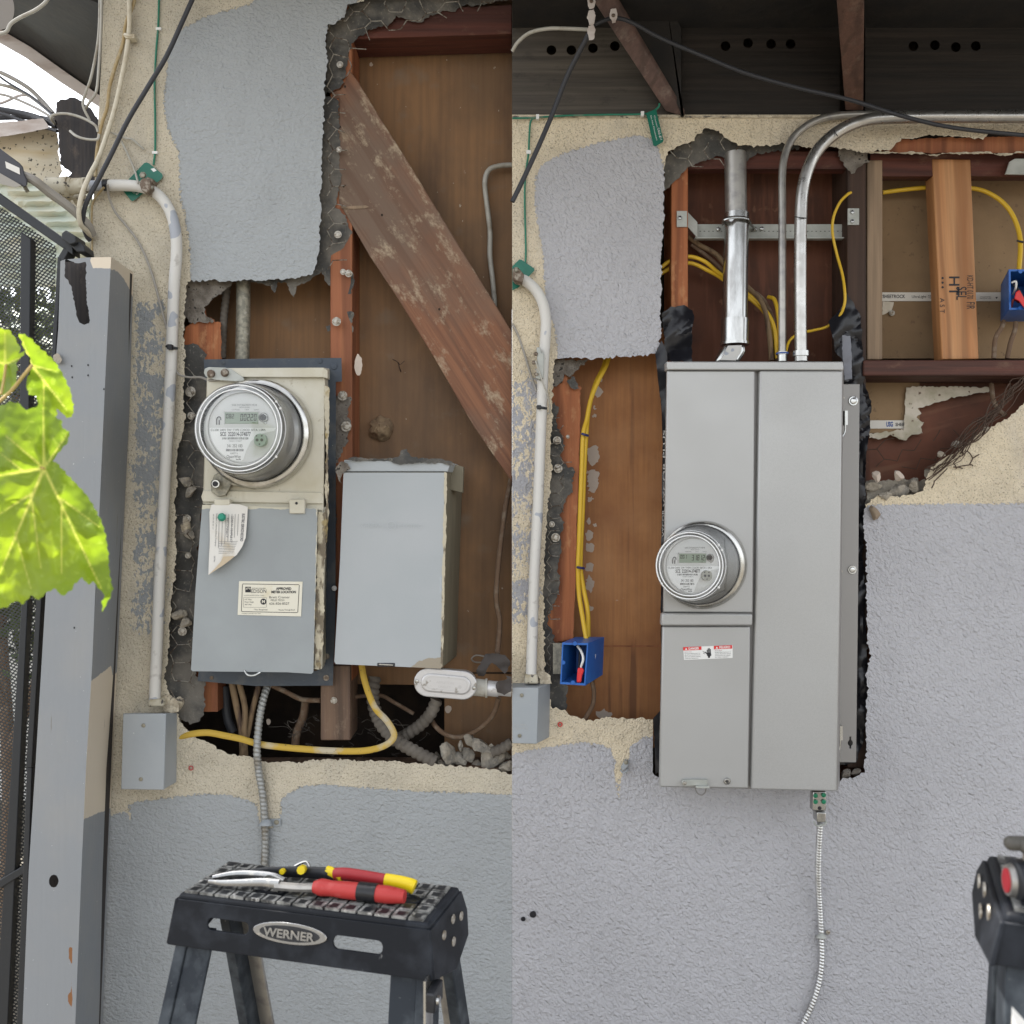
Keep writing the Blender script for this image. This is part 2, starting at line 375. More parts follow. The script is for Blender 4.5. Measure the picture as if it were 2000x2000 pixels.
M_post = mat('grey_painted_post', (.235, .248, .262), .55, layers=[
    dict(scale=9, lo=.45, hi=.7, col=(.27, .27, .265), detail=6, max=.6),
    dict(scale=60, lo=-.01, hi=.02, attr='bare', amp=.25, col=(.62, .54, .43), detail=6),
    dict(scale=60, stretch=(1, 1, .06), lo=.68, hi=.70, col=(.16, .14, .12), detail=7, max=.8),
    dict(scale=45, lo=-.02, hi=.02, attr='rust', amp=.35, col=(.22, .095, .035), detail=7),
    dict(scale=160, lo=.74, hi=.76, col=(.66, .67, .67), detail=3)],
    bumps=[dict(scale=170, stretch=(1, 1, .03), d=.0009, str=.6), dict(scale=14, d=.003, str=.4, detail=5)])
M_gate = mat('black_gate_metal', (.03, .032, .035), .5, .2, bumps=[dict(scale=90, d=.001)])
M_nbr = mat('white_neighbour_wall', (.72, .72, .70), .85, layers=[dict(scale=3, lo=.4, hi=.7, col=(.60, .60, .58))])
M_roofG = mat('pale_corrugated_roof', (.50, .56, .50), .7, layers=[dict(scale=10, lo=.45, hi=.7, col=(.58, .54, .42), detail=7)])
M_ground = mat('packed_earth_ground', (.17, .155, .13), .95, layers=[dict(scale=2, lo=.4, hi=.7, col=(.125, .115, .10), detail=8), dict(scale=60, lo=.6, hi=.7, col=(.22, .21, .19), detail=5)], bumps=[dict(scale=80, d=.003)])
M_roof = mat('roof_shingle', (.10, .095, .09), .9)
M_cond = mat('white_painted_conduit', (.60, .585, .55), .5, layers=[dict(scale=30, lo=.62, hi=.7, col=(.42, .40, .37), detail=6), dict(scale=18, lo=.62, hi=.63, col=(.36, .38, .42), detail=2, off=7), dict(scale=240, lo=.70, hi=.74, col=(.2, .18, .15), max=.6)], bumps=[dict(scale=60, d=.0007)])
M_elb = mat('dirty_white_fitting', (.50, .46, .36), .6, layers=[dict(scale=40, lo=.45, hi=.62, col=(.34, .29, .2), detail=7), dict(scale=90, lo=.6, hi=.64, col=(.09, .08, .07))], bumps=[dict(scale=90, d=.001)])
M_emt = mat('galvanised_conduit', (.47, .455, .43), .30, .9, layers=[dict(scale=40, stretch=(1, 1, .15), lo=.4, hi=.7, col=(.40, .39, .37), detail=5)], rl=dict(scale=60, r0=.22, r1=.42))
M_emtD = mat('dull_conduit', (.40, .38, .35), .42, .8, layers=[dict(scale=50, lo=.45, hi=.7, col=(.27, .26, .25), detail=5)])
M_zinc = mat('zinc_steel', (.50, .50, .485), .26, .95, layers=[dict(scale=60, stretch=(1, 1, .25), lo=.4, hi=.65, col=(.30, .295, .28), detail=6)])
M_steel = mat('polished_steel', (.30, .30, .30), .24, 1.0, layers=[dict(scale=90, lo=.55, hi=.7, col=(.45, .43, .40), detail=4)])
M_gstrut = mat('strut_steel', (.42, .43, .40), .5, .15, layers=[dict(scale=40, lo=.4, hi=.7, col=(.33, .34, .31))])
M_galv = mat('aged_galvanised_pipe', (.32, .30, .24), .55, .5, layers=[dict(scale=120, lo=.42, hi=.6, col=(.20, .19, .155), detail=5), dict(scale=50, lo=.62, hi=.7, col=(.45, .43, .37))])
M_blk = mat('black_plastic', (.014, .015, .018), .42, layers=[dict(scale=40, lo=.5, hi=.75, col=(.035, .037, .042), detail=6)])
M_rub = mat('black_cable_jacket', (.035, .036, .042), .5)
M_wcab = mat('cream_cable_jacket', (.56, .51, .40), .5, layers=[dict(scale=60, lo=.5, hi=.7, col=(.45, .39, .28))])
M_tcab = mat('tan_cable_jacket', (.36, .265, .13), .55, layers=[dict(scale=60, lo=.5, hi=.7, col=(.42, .36, .24))])
M_gcab = mat('grey_cable_jacket', (.30, .28, .25), .55)
M_gcabL = mat('pale_grey_cable', (.40, .385, .34), .5, layers=[dict(scale=40, lo=.5, hi=.7, col=(.27, .24, .19))])
M_green = mat('green_wire', (.02, .17, .105), .5, layers=[dict(scale=20, lo=.6, hi=.7, col=(.15, .2, .15))])
M_tag = mat('green_plastic_tag', (.008, .13, .085), .35, layers=[dict(scale=30, lo=.6, hi=.8, col=(.02, .18, .12))])
M_yel = mat('yellow_cable', (.62, .40, .03), .45, layers=[dict(scale=22, lo=.55, hi=.64, col=(.55, .45, .24), detail=6), dict(scale=90, lo=.62, hi=.66, col=(.2, .14, .05), max=.7)])
M_yelC = mat('clean_yellow_cable', (.66, .42, .03), .4)
M_yelD = mat('dusty_yellow_cable', (.50, .33, .05), .7, layers=[dict(scale=14, lo=.56, hi=.66, col=(.46, .40, .28), detail=5), dict(scale=120, lo=.64, hi=.68, col=(.1, .08, .05), max=.8)])
M_bcab = mat('brown_cloth_cable', (.15, .095, .06), .85, layers=[dict(scale=60, lo=.5, hi=.65, col=(.21, .16, .115), detail=5)], bumps=[dict(scale=300, d=.001)])
M_ocab = mat('old_tan_cable', (.22, .15, .085), .8, layers=[dict(scale=50, stretch=(1, 1, .3), lo=.5, hi=.62, col=(.08, .05, .035), detail=5)])
M_flex = mat('dusty_flex_conduit', (.12, .105, .088), .85, layers=[dict(scale=20, lo=.45, hi=.65, col=(.185, .165, .14), detail=5)], bumps=[dict(scale=200, d=.001)])
M_mc = mat('armoured_cable_steel', (.62, .62, .61), .32, .85, layers=[dict(scale=50, lo=.5, hi=.7, col=(.45, .44, .42))])
M_mcL = mat('old_armoured_cable', (.33, .335, .325), .5, .5, layers=[dict(scale=40, lo=.5, hi=.65, col=(.23, .21, .175))])
M_boxG = mat('grey_enamel', (.30, .325, .345), .5, layers=[dict(scale=10, lo=.42, hi=.7, col=(.34, .36, .375), detail=7), dict(scale=130, lo=.72, hi=.74, col=(.52, .53, .52), detail=3), dict(scale=35, stretch=(1, 1, .2), lo=.68, hi=.72, col=(.25, .265, .28), detail=5)], bumps=[dict(scale=260, d=.0003, str=.4), dict(scale=8, d=.002, str=.25)])
M_lid = mat('old_blue_grey_door', (.265, .285, .295), .5, layers=[dict(scale=26, stretch=(1, 1, .1), lo=.55, hi=.75, col=(.20, .205, .20), detail=8, max=.5, off=3), dict(scale=7, lo=.4, hi=.68, col=(.30, .325, .335), detail=8), dict(scale=90, stretch=(1, 1, .1), lo=.73, hi=.75, col=(.55, .56, .52)), dict(scale=60, lo=-.02, hi=.02, attr='chip', amp=.5, col=(.53, .50, .40), detail=8)], bumps=[dict(scale=6, d=.003, str=.3), dict(scale=260, d=.0003, str=.4)])
M_cencl = mat('cream_enclosure', (.56, .53, .44), .5, layers=[dict(scale=14, lo=.45, hi=.7, col=(.49, .45, .34), detail=8), dict(scale=40, lo=.60, hi=.66, col=(.30, .25, .16), detail=9, nr=.75, max=.8), dict(scale=30, stretch=(1, 1, .08), lo=.58, hi=.7, col=(.36, .31, .21), detail=7, max=.6, off=5), dict(scale=60, lo=-.02, hi=.02, attr='chip', amp=.6, col=(.22, .20, .15), detail=8)], bumps=[dict(scale=40, d=.0015, str=.5, detail=7)])
M_gebox = mat('ge_grey_enamel', (.36, .385, .40), .42, layers=[dict(scale=8, lo=.42, hi=.7, col=(.385, .405, .42), detail=6), dict(scale=70, lo=-.02, hi=.02, attr='chip', amp=.5, col=(.30, .26, .20), detail=8)], bumps=[dict(scale=300, d=.0003, str=.4), dict(scale=9, d=.002, str=.25)])
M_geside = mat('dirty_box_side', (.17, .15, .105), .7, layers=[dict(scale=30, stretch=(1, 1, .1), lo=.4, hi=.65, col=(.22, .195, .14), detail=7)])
M_chip = mat('chipped_paint_edge', (.50, .45, .34), .8, layers=[dict(scale=50, stretch=(1, 1, .4), lo=.52, hi=.58, col=(.17, .14, .10), detail=8), dict(scale=20, lo=.6, hi=.66, col=(.33, .26, .13))], bumps=[dict(scale=80, d=.003, str=.9)])
M_navy = mat('navy_mounting_plate', (.05, .062, .08), .55, layers=[dict(scale=25, lo=.5, hi=.7, col=(.10, .105, .105), detail=7), dict(scale=90, lo=.70, hi=.72, col=(.4, .4, .36))], bumps=[dict(scale=120, d=.0006)])
M_pan = mat('new_panel_grey', (.40, .40, .392), .33, .25, layers=[dict(scale=900, lo=.45, hi=.6, col=(.365, .365, .358), detail=2), dict(scale=5, lo=.5, hi=.75, col=(.36, .36, .35), detail=8, max=.5), dict(scale=30, stretch=(1, 1, .12), lo=.70, hi=.74, col=(.46, .46, .45), detail=6, max=.5)], rl=dict(scale=7, r0=.28, r1=.46, detail=6), bumps=[dict(scale=700, d=.00015, str=.5), dict(scale=4, d=.005, str=.2)])
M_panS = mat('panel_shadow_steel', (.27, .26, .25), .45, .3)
def coverglass():
    m = bpy.data.materials.new('clear_meter_cover'); m.use_nodes = True; t = m.node_tree; N = t.nodes; L = t.links; N.remove(N['Principled BSDF'])
    tr = N.new('ShaderNodeBsdfTransparent'); tr.inputs[0].default_value = (.985, .99, .99, 1); gl = N.new('ShaderNodeBsdfGlossy'); gl.inputs['Roughness'].default_value = .06
    lw = N.new('ShaderNodeFresnel'); lw.inputs[0].default_value = 1.5; mx = N.new('ShaderNodeMixShader')
    L.new(lw.outputs[0], mx.inputs[0]); L.new(tr.outputs[0], mx.inputs[1]); L.new(gl.outputs[0], mx.inputs[2]); L.new(mx.outputs[0], N['Material Output'].inputs[0]); return m
M_glass = coverglass()
M_ring = mat('meter_ring_steel', (.55, .54, .51), .25, .95, layers=[dict(scale=40, lo=.5, hi=.68, col=(.38, .36, .31), detail=5)])
M_face = mat('meter_face_grey', (.70, .70, .69), .45)
M_core = mat('meter_core_plastic', (.56, .555, .545), .35, .3, layers=[dict(scale=14, lo=.4, hi=.7, col=(.55, .54, .52))])
M_lcd = mat('lcd_glass', (.30, .37, .29), .3)
M_lcdS = mat('lcd_segments', (.008, .010, .008), .6)
M_plate = mat('white_label_plate', (.90, .90, .90), .4)
M_rim = mat('pale_rim_highlight', (.85, .86, .86), .12, coat=.6)  # pale stand-in for bright edge highlights on the clear cover
M_sdark = mat('meter_seal_dark', (.04, .042, .045), .5)
M_paper = mat('weathered_card', (.66, .64, .60), .8, layers=[dict(scale=20, lo=.6, hi=.75, col=(.50, .42, .30), detail=6)])
M_paperB = mat('card_back', (.50, .41, .29), .85)
M_stick = mat('cream_sticker', (.68, .65, .55), .5, layers=[dict(scale=12, lo=.6, hi=.75, col=(.52, .43, .22), detail=6)])
M_alu = mat('cast_aluminium', (.56, .55, .545), .38, .45, layers=[dict(scale=60, lo=.62, hi=.68, col=(.30, .28, .25), detail=5)], bumps=[dict(scale=150, d=.0006)])
M_rust = mat('rusty_bolt', (.16, .12, .09), .7, .4, layers=[dict(scale=120, lo=.5, hi=.6, col=(.33, .29, .24))])
M_nail = mat('dull_nail_head', (.45, .42, .37), .5, .5, layers=[dict(scale=200, lo=.5, hi=.6, col=(.25, .21, .16))])
M_stone = mat('broken_stucco_rubble', (.36, .32, .26), .95, layers=[dict(scale=40, lo=.45, hi=.6, col=(.20, .185, .16), detail=8), dict(scale=20, lo=.6, hi=.66, col=(.46, .42, .34))], bumps=[dict(scale=140, d=.005, str=1, detail=6)])
M_nest = mat('mud_wasp_nest', (.26, .185, .11), .95, layers=[dict(scale=60, lo=.45, hi=.6, col=(.19, .13, .08), detail=7)], bumps=[dict(scale=90, d=.004, str=1)])
M_web = mat('dusty_cobweb', (.085, .075, .065), .95)
M_lad = mat('ladder_cap_plastic', (.008, .0095, .013), .5, spec=.18, layers=[dict(scale=16, lo=.5, hi=.8, col=(.035, .04, .05), detail=7), dict(scale=120, stretch=(1, 1, .3), lo=.70, hi=.74, col=(.14, .14, .14), detail=4)], bumps=[dict(scale=350, d=.0003, str=.5)])
M_rail = mat('ladder_fibreglass_rail', (.022, .027, .034), .6, spec=.2, layers=[dict(scale=30, lo=.45, hi=.7, col=(.065, .075, .085), detail=7), dict(scale=200, lo=.68, hi=.72, col=(.13, .13, .13))])
M_tread = mat('worn_sheen_tread_top', (.30, .30, .285), .42, .2, layers=[dict(scale=60, lo=.42, hi=.58, col=(.055, .055, .055), detail=7), dict(scale=90, lo=.60, hi=.66, col=(.5, .49, .46))])  # worn plastic, lightened to carry the grazing sheen of the squares
M_red = mat('red_grip', (.42, .035, .032), .5, layers=[dict(scale=40, lo=.55, hi=.75, col=(.52, .10, .09), detail=6)], bumps=[dict(scale=90, d=.0008)])
M_red2 = mat('dark_red_grip', (.33, .02, .025), .5)
M_yg = mat('yellow_grip', (.75, .56, .01), .4)
M_vtape = mat('black_vinyl_tape', (.012, .012, .014), .3, bumps=[dict(scale=60, d=.002, str=.6)])
M_blue = mat('blue_outlet_box', (.018, .115, .42), .38, layers=[dict(scale=30, lo=.55, hi=.75, col=(.03, .15, .48))])
M_blueI = mat('blue_box_inside_shade', (.012, .075, .27), .5)  # darker copy of the box blue, recess shade put into the colour
M_plas = mat('black_poly_sheet', (.010, .010, .013), .3, bumps=[dict(scale=22, stretch=(1, 1, .5), d=.006, str=.4, detail=3)])
M_glove = mat('olive_rubber', (.075, .07, .06), .6)
def leafmat():
    m = mat('grape_leaf', (.25, .34, .018), .42, layers=[dict(scale=9, lo=.4, hi=.65, col=(.17, .26, .015), detail=5), dict(scale=55, lo=.60, hi=.63, col=(.30, .40, .05), detail=2, dist=1.5, max=.5), dict(scale=60, lo=-.22, hi=.14, attr='vein', amp=.02, col=(.60, .60, .12))], bumps=[dict(scale=60, d=.001, str=.4, detail=3)])
    t = m.node_tree; p = t.nodes['Principled BSDF']; tr = t.nodes.new('ShaderNodeBsdfTranslucent'); mx = t.nodes.new('ShaderNodeMixShader')
    src = p.inputs['Base Color'].links[0].from_socket
    hs = t.nodes.new('ShaderNodeHueSaturation'); hs.inputs['Value'].default_value = 1.55; t.links.new(src, hs.inputs['Color'])
    t.links.new(hs.outputs[0], tr.inputs['Color'])
    mx.inputs[0].default_value = .5; t.links.new(p.outputs[0], mx.inputs[1]); t.links.new(tr.outputs[0], mx.inputs[2])
    t.links.new(mx.outputs[0], t.nodes['Material Output'].inputs[0]); return m
M_leaf = leafmat()
M_stem = mat('grape_stem', (.42, .30, .10), .6)
def meshmat():
    m = mat('perforated_sheet', (.035, .038, .04), .5, .2); t = m.node_tree; N = t.nodes; L = t.links
    tc = N.new('ShaderNodeTexCoord'); mp = N.new('ShaderNodeMapping'); mp.inputs['Rotation'].default_value = (0, R(58), 0); mp.inputs['Scale'].default_value = (140, 0, 200)
    L.new(tc.outputs['Object'], mp.inputs[0]); v = N.new('ShaderNodeTexVoronoi'); v.inputs['Scale'].default_value = 1; v.inputs['Randomness'].default_value = 0
    L.new(mp.outputs[0], v.inputs[0]); c = N.new('ShaderNodeMath'); c.operation = 'GREATER_THAN'; c.inputs[1].default_value = .37
    L.new(v.outputs[0], c.inputs[0]); L.new(c.outputs[0], N['Principled BSDF'].inputs['Alpha']); return m
M_mesh = meshmat()

# ------------------------------------------------------------------ setting
G().add([(-40, -40, 0), (40, -40, 0), (40, 60, 0), (-40, 60, 0)], [(0, 1, 2, 3)]).make('ground', M_ground, kind='structure')

# ---- left house wall
WL = thing('house_wall', (-.5, 0, 0), 'cream and grey stucco house wall with an open cavity around the old meter panel', 'wall')
hedge = [(1000, 1512), (950, 1500), (900, 1497), (850, 1493), (800, 1490), (700, 1485), (640, 1482), (560, 1487), (515, 1487), (480, 1478), (440, 1470), (420, 1460), (400, 1446), (375, 1432), (358, 1418), (348, 1400), (340, 1368), (325, 1345), (320, 1325), (327, 1300), (330, 1240), (334, 1180), (343, 1110), (342, 1040), (341, 990), (345, 930), (347, 880), (360, 850), (358, 760), (361, 700), (361, 640), (360, 590), (366, 550), (400, 549), (470, 549), (540, 545), (585, 541), (611, 534), (620, 515), (622, 480), (627, 401), (629, 300), (633, 200), (637, 130), (638, 60), (641, 45), (655, 48), (675, 30), (680, 12), (705, 4), (720, -12), (1000, -14)]
stL = [(1000, -60), (206, -60), (202, 0), (201, 40), (198, 120), (194, 200), (188, 300), (182, 400), (178, 500), (178, 2490), (1000, 2490)]
fixL = lambda x, y: x > 999 or x < 177 or y < -55 or y > 2480
outL = ragged(stL[:0] + hedge, 4.0, 4, 3, lambda x, y: x > 999) + [(1000, -60)] + stL[1:]
gp1 = [(700, -80), (560, -60), (490, 8), (400, 32), (350, 60), (330, 100), (325, 150), (320, 200), (327, 250), (350, 300), (352, 390), (362, 420), (372, 500), (373, 560), (700, 560)]
gp2 = [(100, 1610), (220, 1592), (248, 1584), (252, 1568), (300, 1562), (350, 1556), (400, 1551), (450, 1552), (500, 1570), (505, 1600), (512, 1622), (530, 1618), (547, 1600), (549, 1560), (570, 1546), (590, 1535), (630, 1532), (700, 1538), (800, 1545), (900, 1548), (1100, 1556), (1100, 2600), (100, 2600)]
def paintL(x, y):
    v = max(sd(x, y, gp1), sd(x, y, gp2))
    d = abs(x - (253 - (y - 1580) * .05)) - 3.5 * max(0, 1 - abs(y - 1597) / 26) if 1570 < y < 1624 else 9
    return min(v, d * 3) / 60 if d < 1 else v / 60
def speck(x0, x1, y0, y1):
    def f(x, y):
        ex = max(0, 1 - abs(x - (x0 + x1) / 2) / ((x1 - x0) / 2)); ey = min(1, max(0, min(y - y0, y1 - y) / 60))
        if ex <= 0 or ey <= 0: return -.9
        return -.55 + .62 * min(1, ex * 1.6) * ey + .26 * noz(x, y, .03, 3) + .15 * noz(x, y, .012, 8)
    return f
sp1 = speck(232, 352, 540, 1282)
g = G().slab(outL, 0, .022, grid=9, wob=.002, attrs=dict(paint=paintL, speck=sp1), ms=1)
g.make('stucco', [M_stL, M_raw], WL, sharp=50)
def felt(pts, y=.024, wob=.008, amp=4, seed=1, name='felt_paper', m=None, grid=9, par=None, label=None):
    return G().slab(ragged(pts, amp, 4, seed, lambda x, y: x > 999 and x < 1001), y, y + .0012, grid=grid, wob=wob).make(name, m or M_felt, par or WL, label=label, sharp=60)
felt([(640, 60), (641, 40), (655, 44), (672, 26), (690, 2), (720, -20), (999.5, -20), (999.5, -3), (905, 14), (890, 25), (860, 22), (830, 38), (820, 45), (775, 32), (760, 46), (735, 50), (712, 66), (700, 72), (688, 86), (680, 112), (675, 140), (668, 160), (665, 172), (645, 182), (633, 186), (634, 120)], seed=2)
felt([(628, 186), (662, 196), (663, 300), (665, 350), (655, 405), (672, 418), (688, 455), (672, 482), (666, 498), (660, 503), (664, 556), (655, 562), (636, 552), (628, 530), (606, 548), (582, 560), (573, 582), (566, 570), (560, 553), (545, 551), (537, 572), (528, 560), (500, 552), (470, 545), (600, 530), (612, 500), (618, 380)], seed=3, amp=3, y=.0245)
felt([(362, 545), (466, 543), (448, 560), (420, 580), (405, 600), (398, 600), (404, 618), (418, 628), (372, 632), (356, 610)], seed=4, m=M_mud)
felt([(352, 672), (385, 672), (402, 690), (412, 702), (404, 722), (409, 746), (402, 850), (405, 975), (392, 1005), (385, 1180), (380, 1320), (402, 1330), (398, 1395), (376, 1412), (345, 1405), (318, 1340), (316, 1300), (326, 1150), (335, 1000), (338, 900), (350, 760)], seed=5, amp=4, wob=.014)
felt([(640, 738), (668, 745), (680, 760), (685, 776), (682, 800), (686, 830), (682, 862), (668, 878), (655, 905), (648, 960), (654, 1005), (656, 1060), (640, 1076), (633, 1000), (634, 860)], seed=6, m=M_mud, wob=.012, amp=5)
felt([(660, 528), (690, 534), (692, 556), (686, 576), (668, 578), (662, 560)], seed=7, wob=.01, amp=3)
felt([(655, 608), (690, 610), (684, 632), (690, 648), (640, 648), (636, 636), (656, 630)], seed=8, wob=.012, amp=3)
# framing in the cavity
G().rect(645, -60, 688, 1330, .028, .117).make('stud', M_stud, WL, bevel=.002)
G().rect(626, 1300, 684, 1446, .012, .10).make('stud', M_oldw, WL, label='short weathered stud end below the old panel', bevel=.002)
G().slab(ragged([(362, 640), (378, 628), (388, 618), (392, 600), (397, 612), (402, 604), (406, 622), (412, 620), (420, 628), (432, 630), (433, 705), (350, 705)], 2, 3, 4), .030, .09, grid=0).make('stud', M_studR, WL, label='splintered orange stud stub at the top left of the cavity')
G().rect(345, 700, 425, 1390, .045, .10).make('stud', M_stud, WL, label='stud behind the torn felt left of the old panel')
brace = [(684, 138), (700, 160), (741, 228), (792, 308), (909, 500), (1000, 647), (1000, 942), (924, 831), (850, 702), (777, 583), (722, 500), (668, 406), (662, 396), (662, 192), (650, 196), (647, 180), (668, 172)]
BR = G().slab(brace, .026, .046, grid=0).make('brace', M_brace, WL, bevel=.0015)
G().slab([(665, 404), (690, 402), (714, 401), (721, 404), (712, 407), (690, 408), (668, 407)], .0245, .027, grid=0).make('splinter', M_new2, BR)
g = G()
for x, y in ((674, 169), (671, 364), (664, 248), (746, 420), (858, 604)): g.poly(ell(x, y, 2.2, 2.6, 10), lambda a, b: W(a, b, .0255))
g.make('nail_hole', M_void, BR, smooth=False)
G().prism([(670, 24), (1000, 8), (1000, 66), (670, 76)], .032, .11).make('top_plate', M_redp, WL, bevel=.002)
G().rect(640, 1500, 1000, 1530, .03, .11).rect(400, 1500, 640, 1540, .03, .11).make('bottom_plate', M_oldw, WL)
k = S(.118)
G().prism([(318, -80), (1000, -80), (1000, 1560), (868, 1560), (868, 1338), (318, 1332)], .118, .13, mi=0).make('plywood', M_plyL, WL)
G().rect(868, 1313, 999.6, 1316, .1165, .1175).make('plywood_seam', M_void, WL)
G().prism([(352, -80), (1000, -80), (1000, 2490), (352, 2490)], .36, .38).make('light_block_board', M_void, WL)  # added near-black board: blocks light from behind, stands for the dark cavity
G().box((-.79, .022, 0), (-.775, 3.2, 2.56)).make('side_wall', M_stL, WL)
# tie wires of the stucco netting: hexagonal net drawn over the torn felt
def hexnet(region, size, y, seed, r=.7, drop=.25, jit=3, cull=None):
    g = G(); rnd = random.Random(seed); xs = [p[0] for p in region]; ys = [p[1] for p in region]
    f = size * .24; dx = size * .24; hgt = size * .72; row = 0; y0 = min(ys)
    def P(i, j): return None
    def seg(p, q):
        mx, my = (p[0] + q[0]) / 2, (p[1] + q[1]) / 2
        if pip(mx, my, region) and rnd.random() > drop:
            def w3(t): return (t[0] + jit * noz(t[0], t[1], .05, seed), t[1] + jit * noz(t[0], t[1], .05, seed + 4), y + .008 * noz(t[0], t[1], .02, seed + 7))
            p3, q3 = w3(p), w3(q); m3 = tuple((u + v) / 2 + (rnd.random() - .5) * (1.5 if i < 2 else .004) for i, (u, v) in enumerate(zip(p3, q3)))
            g.tube([p3, m3, q3], r, n=4, sm=2)
    yy = y0
    while yy < max(ys):
        x = min(xs) + (row % 2) * (f * 2 + dx)
        while x < max(xs) + size:
            l, r_ = x - f, x + f
            seg((l, yy), (r_, yy)); seg((r_, yy), (r_ + dx, yy + hgt / 2)); seg((l, yy), (l - dx, yy + hgt / 2))
            x += 2 * (2 * f + dx)
        yy += hgt / 2; row += 1
    return g
net = hexnet([(632, 20), (700, -14), (999, -14), (930, 18), (820, 48), (720, 70), (686, 120), (676, 180), (674, 500), (655, 520), (628, 520)], 50, .012, 3, r=1.0, drop=.12, jit=9)
net.make('wire_netting', M_wire, WL)
hexnet([(345, 700), (405, 745), (402, 980), (388, 1000), (380, 1330), (345, 1400), (320, 1340), (335, 1000)], 50, .008, 5, r=.9, drop=.2, jit=9).make('wire_netting', M_wire, WL)
for (x, y, r) in [(664, 126, 4.5), (662, 292, 4), (660, 458, 5), (670, 531, 4), (681, 534, 5), (657, 628, 6), (669, 773, 6.5), (676, 833, 7), (372, 765, 7), (366, 1013, 5), (356, 1233, 6), (367, 1085, 4), (652, 1368, 4.5), (373, 812, 5), ]:
    G().bolt(x, y, .014 if y < 1300 else .012, r, .004, 1.5).make('nail', M_nail, WL)
for i, (x, y, r) in enumerate([(742, 88, 5), (727, 98, 3), (725, 126, 4), (825, 78, 4), (873, 117, 1.5), (700, 712, 8), (875, 1385, 7), (524, 1410, 5), (770, 1160, 2)]):
    k_ = S(.116) if x != 700 else 1
    G().slab(ragged(ell(x, y, r * .9, r * (1.1 if x != 700 else 2.8), 10), 1.5, 3, i), .1155 if x != 700 else .0265, .1175 if x != 700 else .0275, grid=0).make('plaster_flake', M_flake, WL)
G().tube([(767, 702, .11), (775, 706, .10), (781, 712, .105), (790, 705, .11)], .8, n=4).tube([(778, 708, .105), (780, 718, .1), (783, 726, .11)], 1.2, n=4).make('loose_root', M_wireR, WL)
for x, y in ((373, 1500),):
    G().loft([(x, y, 5, -.001), (x, y, 5, -.003), (x, y, 3, -.003), (x, y, 2.5, .004)], 14, caps=(0, 1)).make('wall_plug', mat('faded_red_plug', (.42, .07, .07), .6), WL)

# ---- right house wall
WR = thing('house_wall', (.6, 0, 0), 'purplish grey and cream stucco house wall with an open cavity around the new tall panel', 'wall')
holeR = [(1284, 692), (1240, 696), (1200, 698), (1140, 699), (1097, 700), (1084, 702), (1079, 730), (1078, 760), (1077, 830), (1078, 900), (1075, 950), (1068, 1000), (1066, 1050), (1063, 1100), (1061, 1150), (1062, 1200), (1062, 1250), (1064, 1300), (1070, 1345), (1076, 1380), (1090, 1384), (1102, 1388), (1115, 1396), (1135, 1404), (1150, 1406), (1180, 1403), (1220, 1402), (1262, 1405), (1275, 1405), (1275, 1500), (1274, 1512), (1290, 1520), (1330, 1526), (1630, 1530), (1640, 1526), (1652, 1520), (1664, 1521), (1674, 1514), (1686, 1508), (1690, 1496), (1691, 1400), (1696, 1300), (1694, 1200), (1691, 1100), (1689, 1040), (1687, 1000), (1690, 985), (1702, 976), (1722, 966), (1757, 970), (1803, 958), (1812, 930), (1820, 914), (1850, 890), (1888, 870), (1905, 850), (1919, 842), (1945, 828), (1966, 818), (2000, 786), (2060, 760), (2200, 700), (2300, 600), (2300, 300), (2100, 262), (2000, 259), (1930, 262), (1920, 272), (1840, 264), (1770, 270), (1752, 280), (1740, 292), (1690, 298), (1650, 291), (1600, 286), (1540, 281), (1500, 286), (1480, 286), (1440, 285), (1420, 270), (1400, 253), (1376, 250), (1362, 262), (1352, 278), (1330, 281), (1312, 292), (1300, 304), (1296, 316), (1297, 350), (1296, 400), (1292, 500), (1291, 600), (1288, 650)]
stR = [(1000.3, 224), (2400, 224), (2400, 2490), (1000.3, 2490)]
fxs = lambda x, y: (1274 < x < 1292 and 1400 < y < 1530) 
holeRr = ragged(holeR, 3.6, 4, 11, fxs)
r1 = [(1290, 300), (1278, 272), (1240, 264), (1160, 281), (1100, 300), (1062, 318), (1047, 340), (1044, 400), (1052, 450), (1062, 500), (1066, 600), (1084, 640), (1092, 710), (1320, 710), (1320, 345), (1296, 330)]
r2 = [(800, 1480), (1000, 1474), (1030, 1465), (1080, 1458), (1130, 1450), (1170, 1454), (1192, 1463), (1202, 1486), (1204, 1520), (1212, 1520), (1215, 1500), (1229, 1482), (1230, 1457), (1258, 1441), (1290, 1432), (1290, 1495), (1640, 1495), (1660, 1400), (1660, 1000), (1700, 986), (1760, 985), (2450, 980), (2450, 2600), (800, 2600)]
def paintR(x, y):
    v = max(sd(x, y, r1), sd(x, y, r2))
    if 1500 < y < 1612 and 1195 < x < 1225: v = min(v, (abs(x - 1207) - 6 * (1612 - y) / 100) * 2.5)
    return v / 60
sp2 = speck(955, 1085, 690, 1262)
def keepR(x, y): return x < 2060
G().slab(stR, 0, .022, holes=[holeRr], grid=9, wob=.002, attrs=dict(paint=paintR, speck=sp2), ms=1, keep=keepR).make('stucco', [M_stR, M_raw], WR, sharp=50)
felt([(1297, 316), (1300, 306), (1330, 283), (1348, 280), (1362, 258), (1376, 240), (1420, 240), (1440, 270), (1560, 280), (1560, 292), (1480, 300), (1460, 312), (1420, 312), (1400, 303), (1345, 330), (1335, 336), (1318, 358), (1300, 372), (1293, 360)], seed=12, par=WR, wob=.006)
felt([(1640, 285), (1690, 290), (1700, 316), (1680, 325), (1664, 338), (1650, 325), (1636, 305)], seed=13, par=WR, m=M_mud)
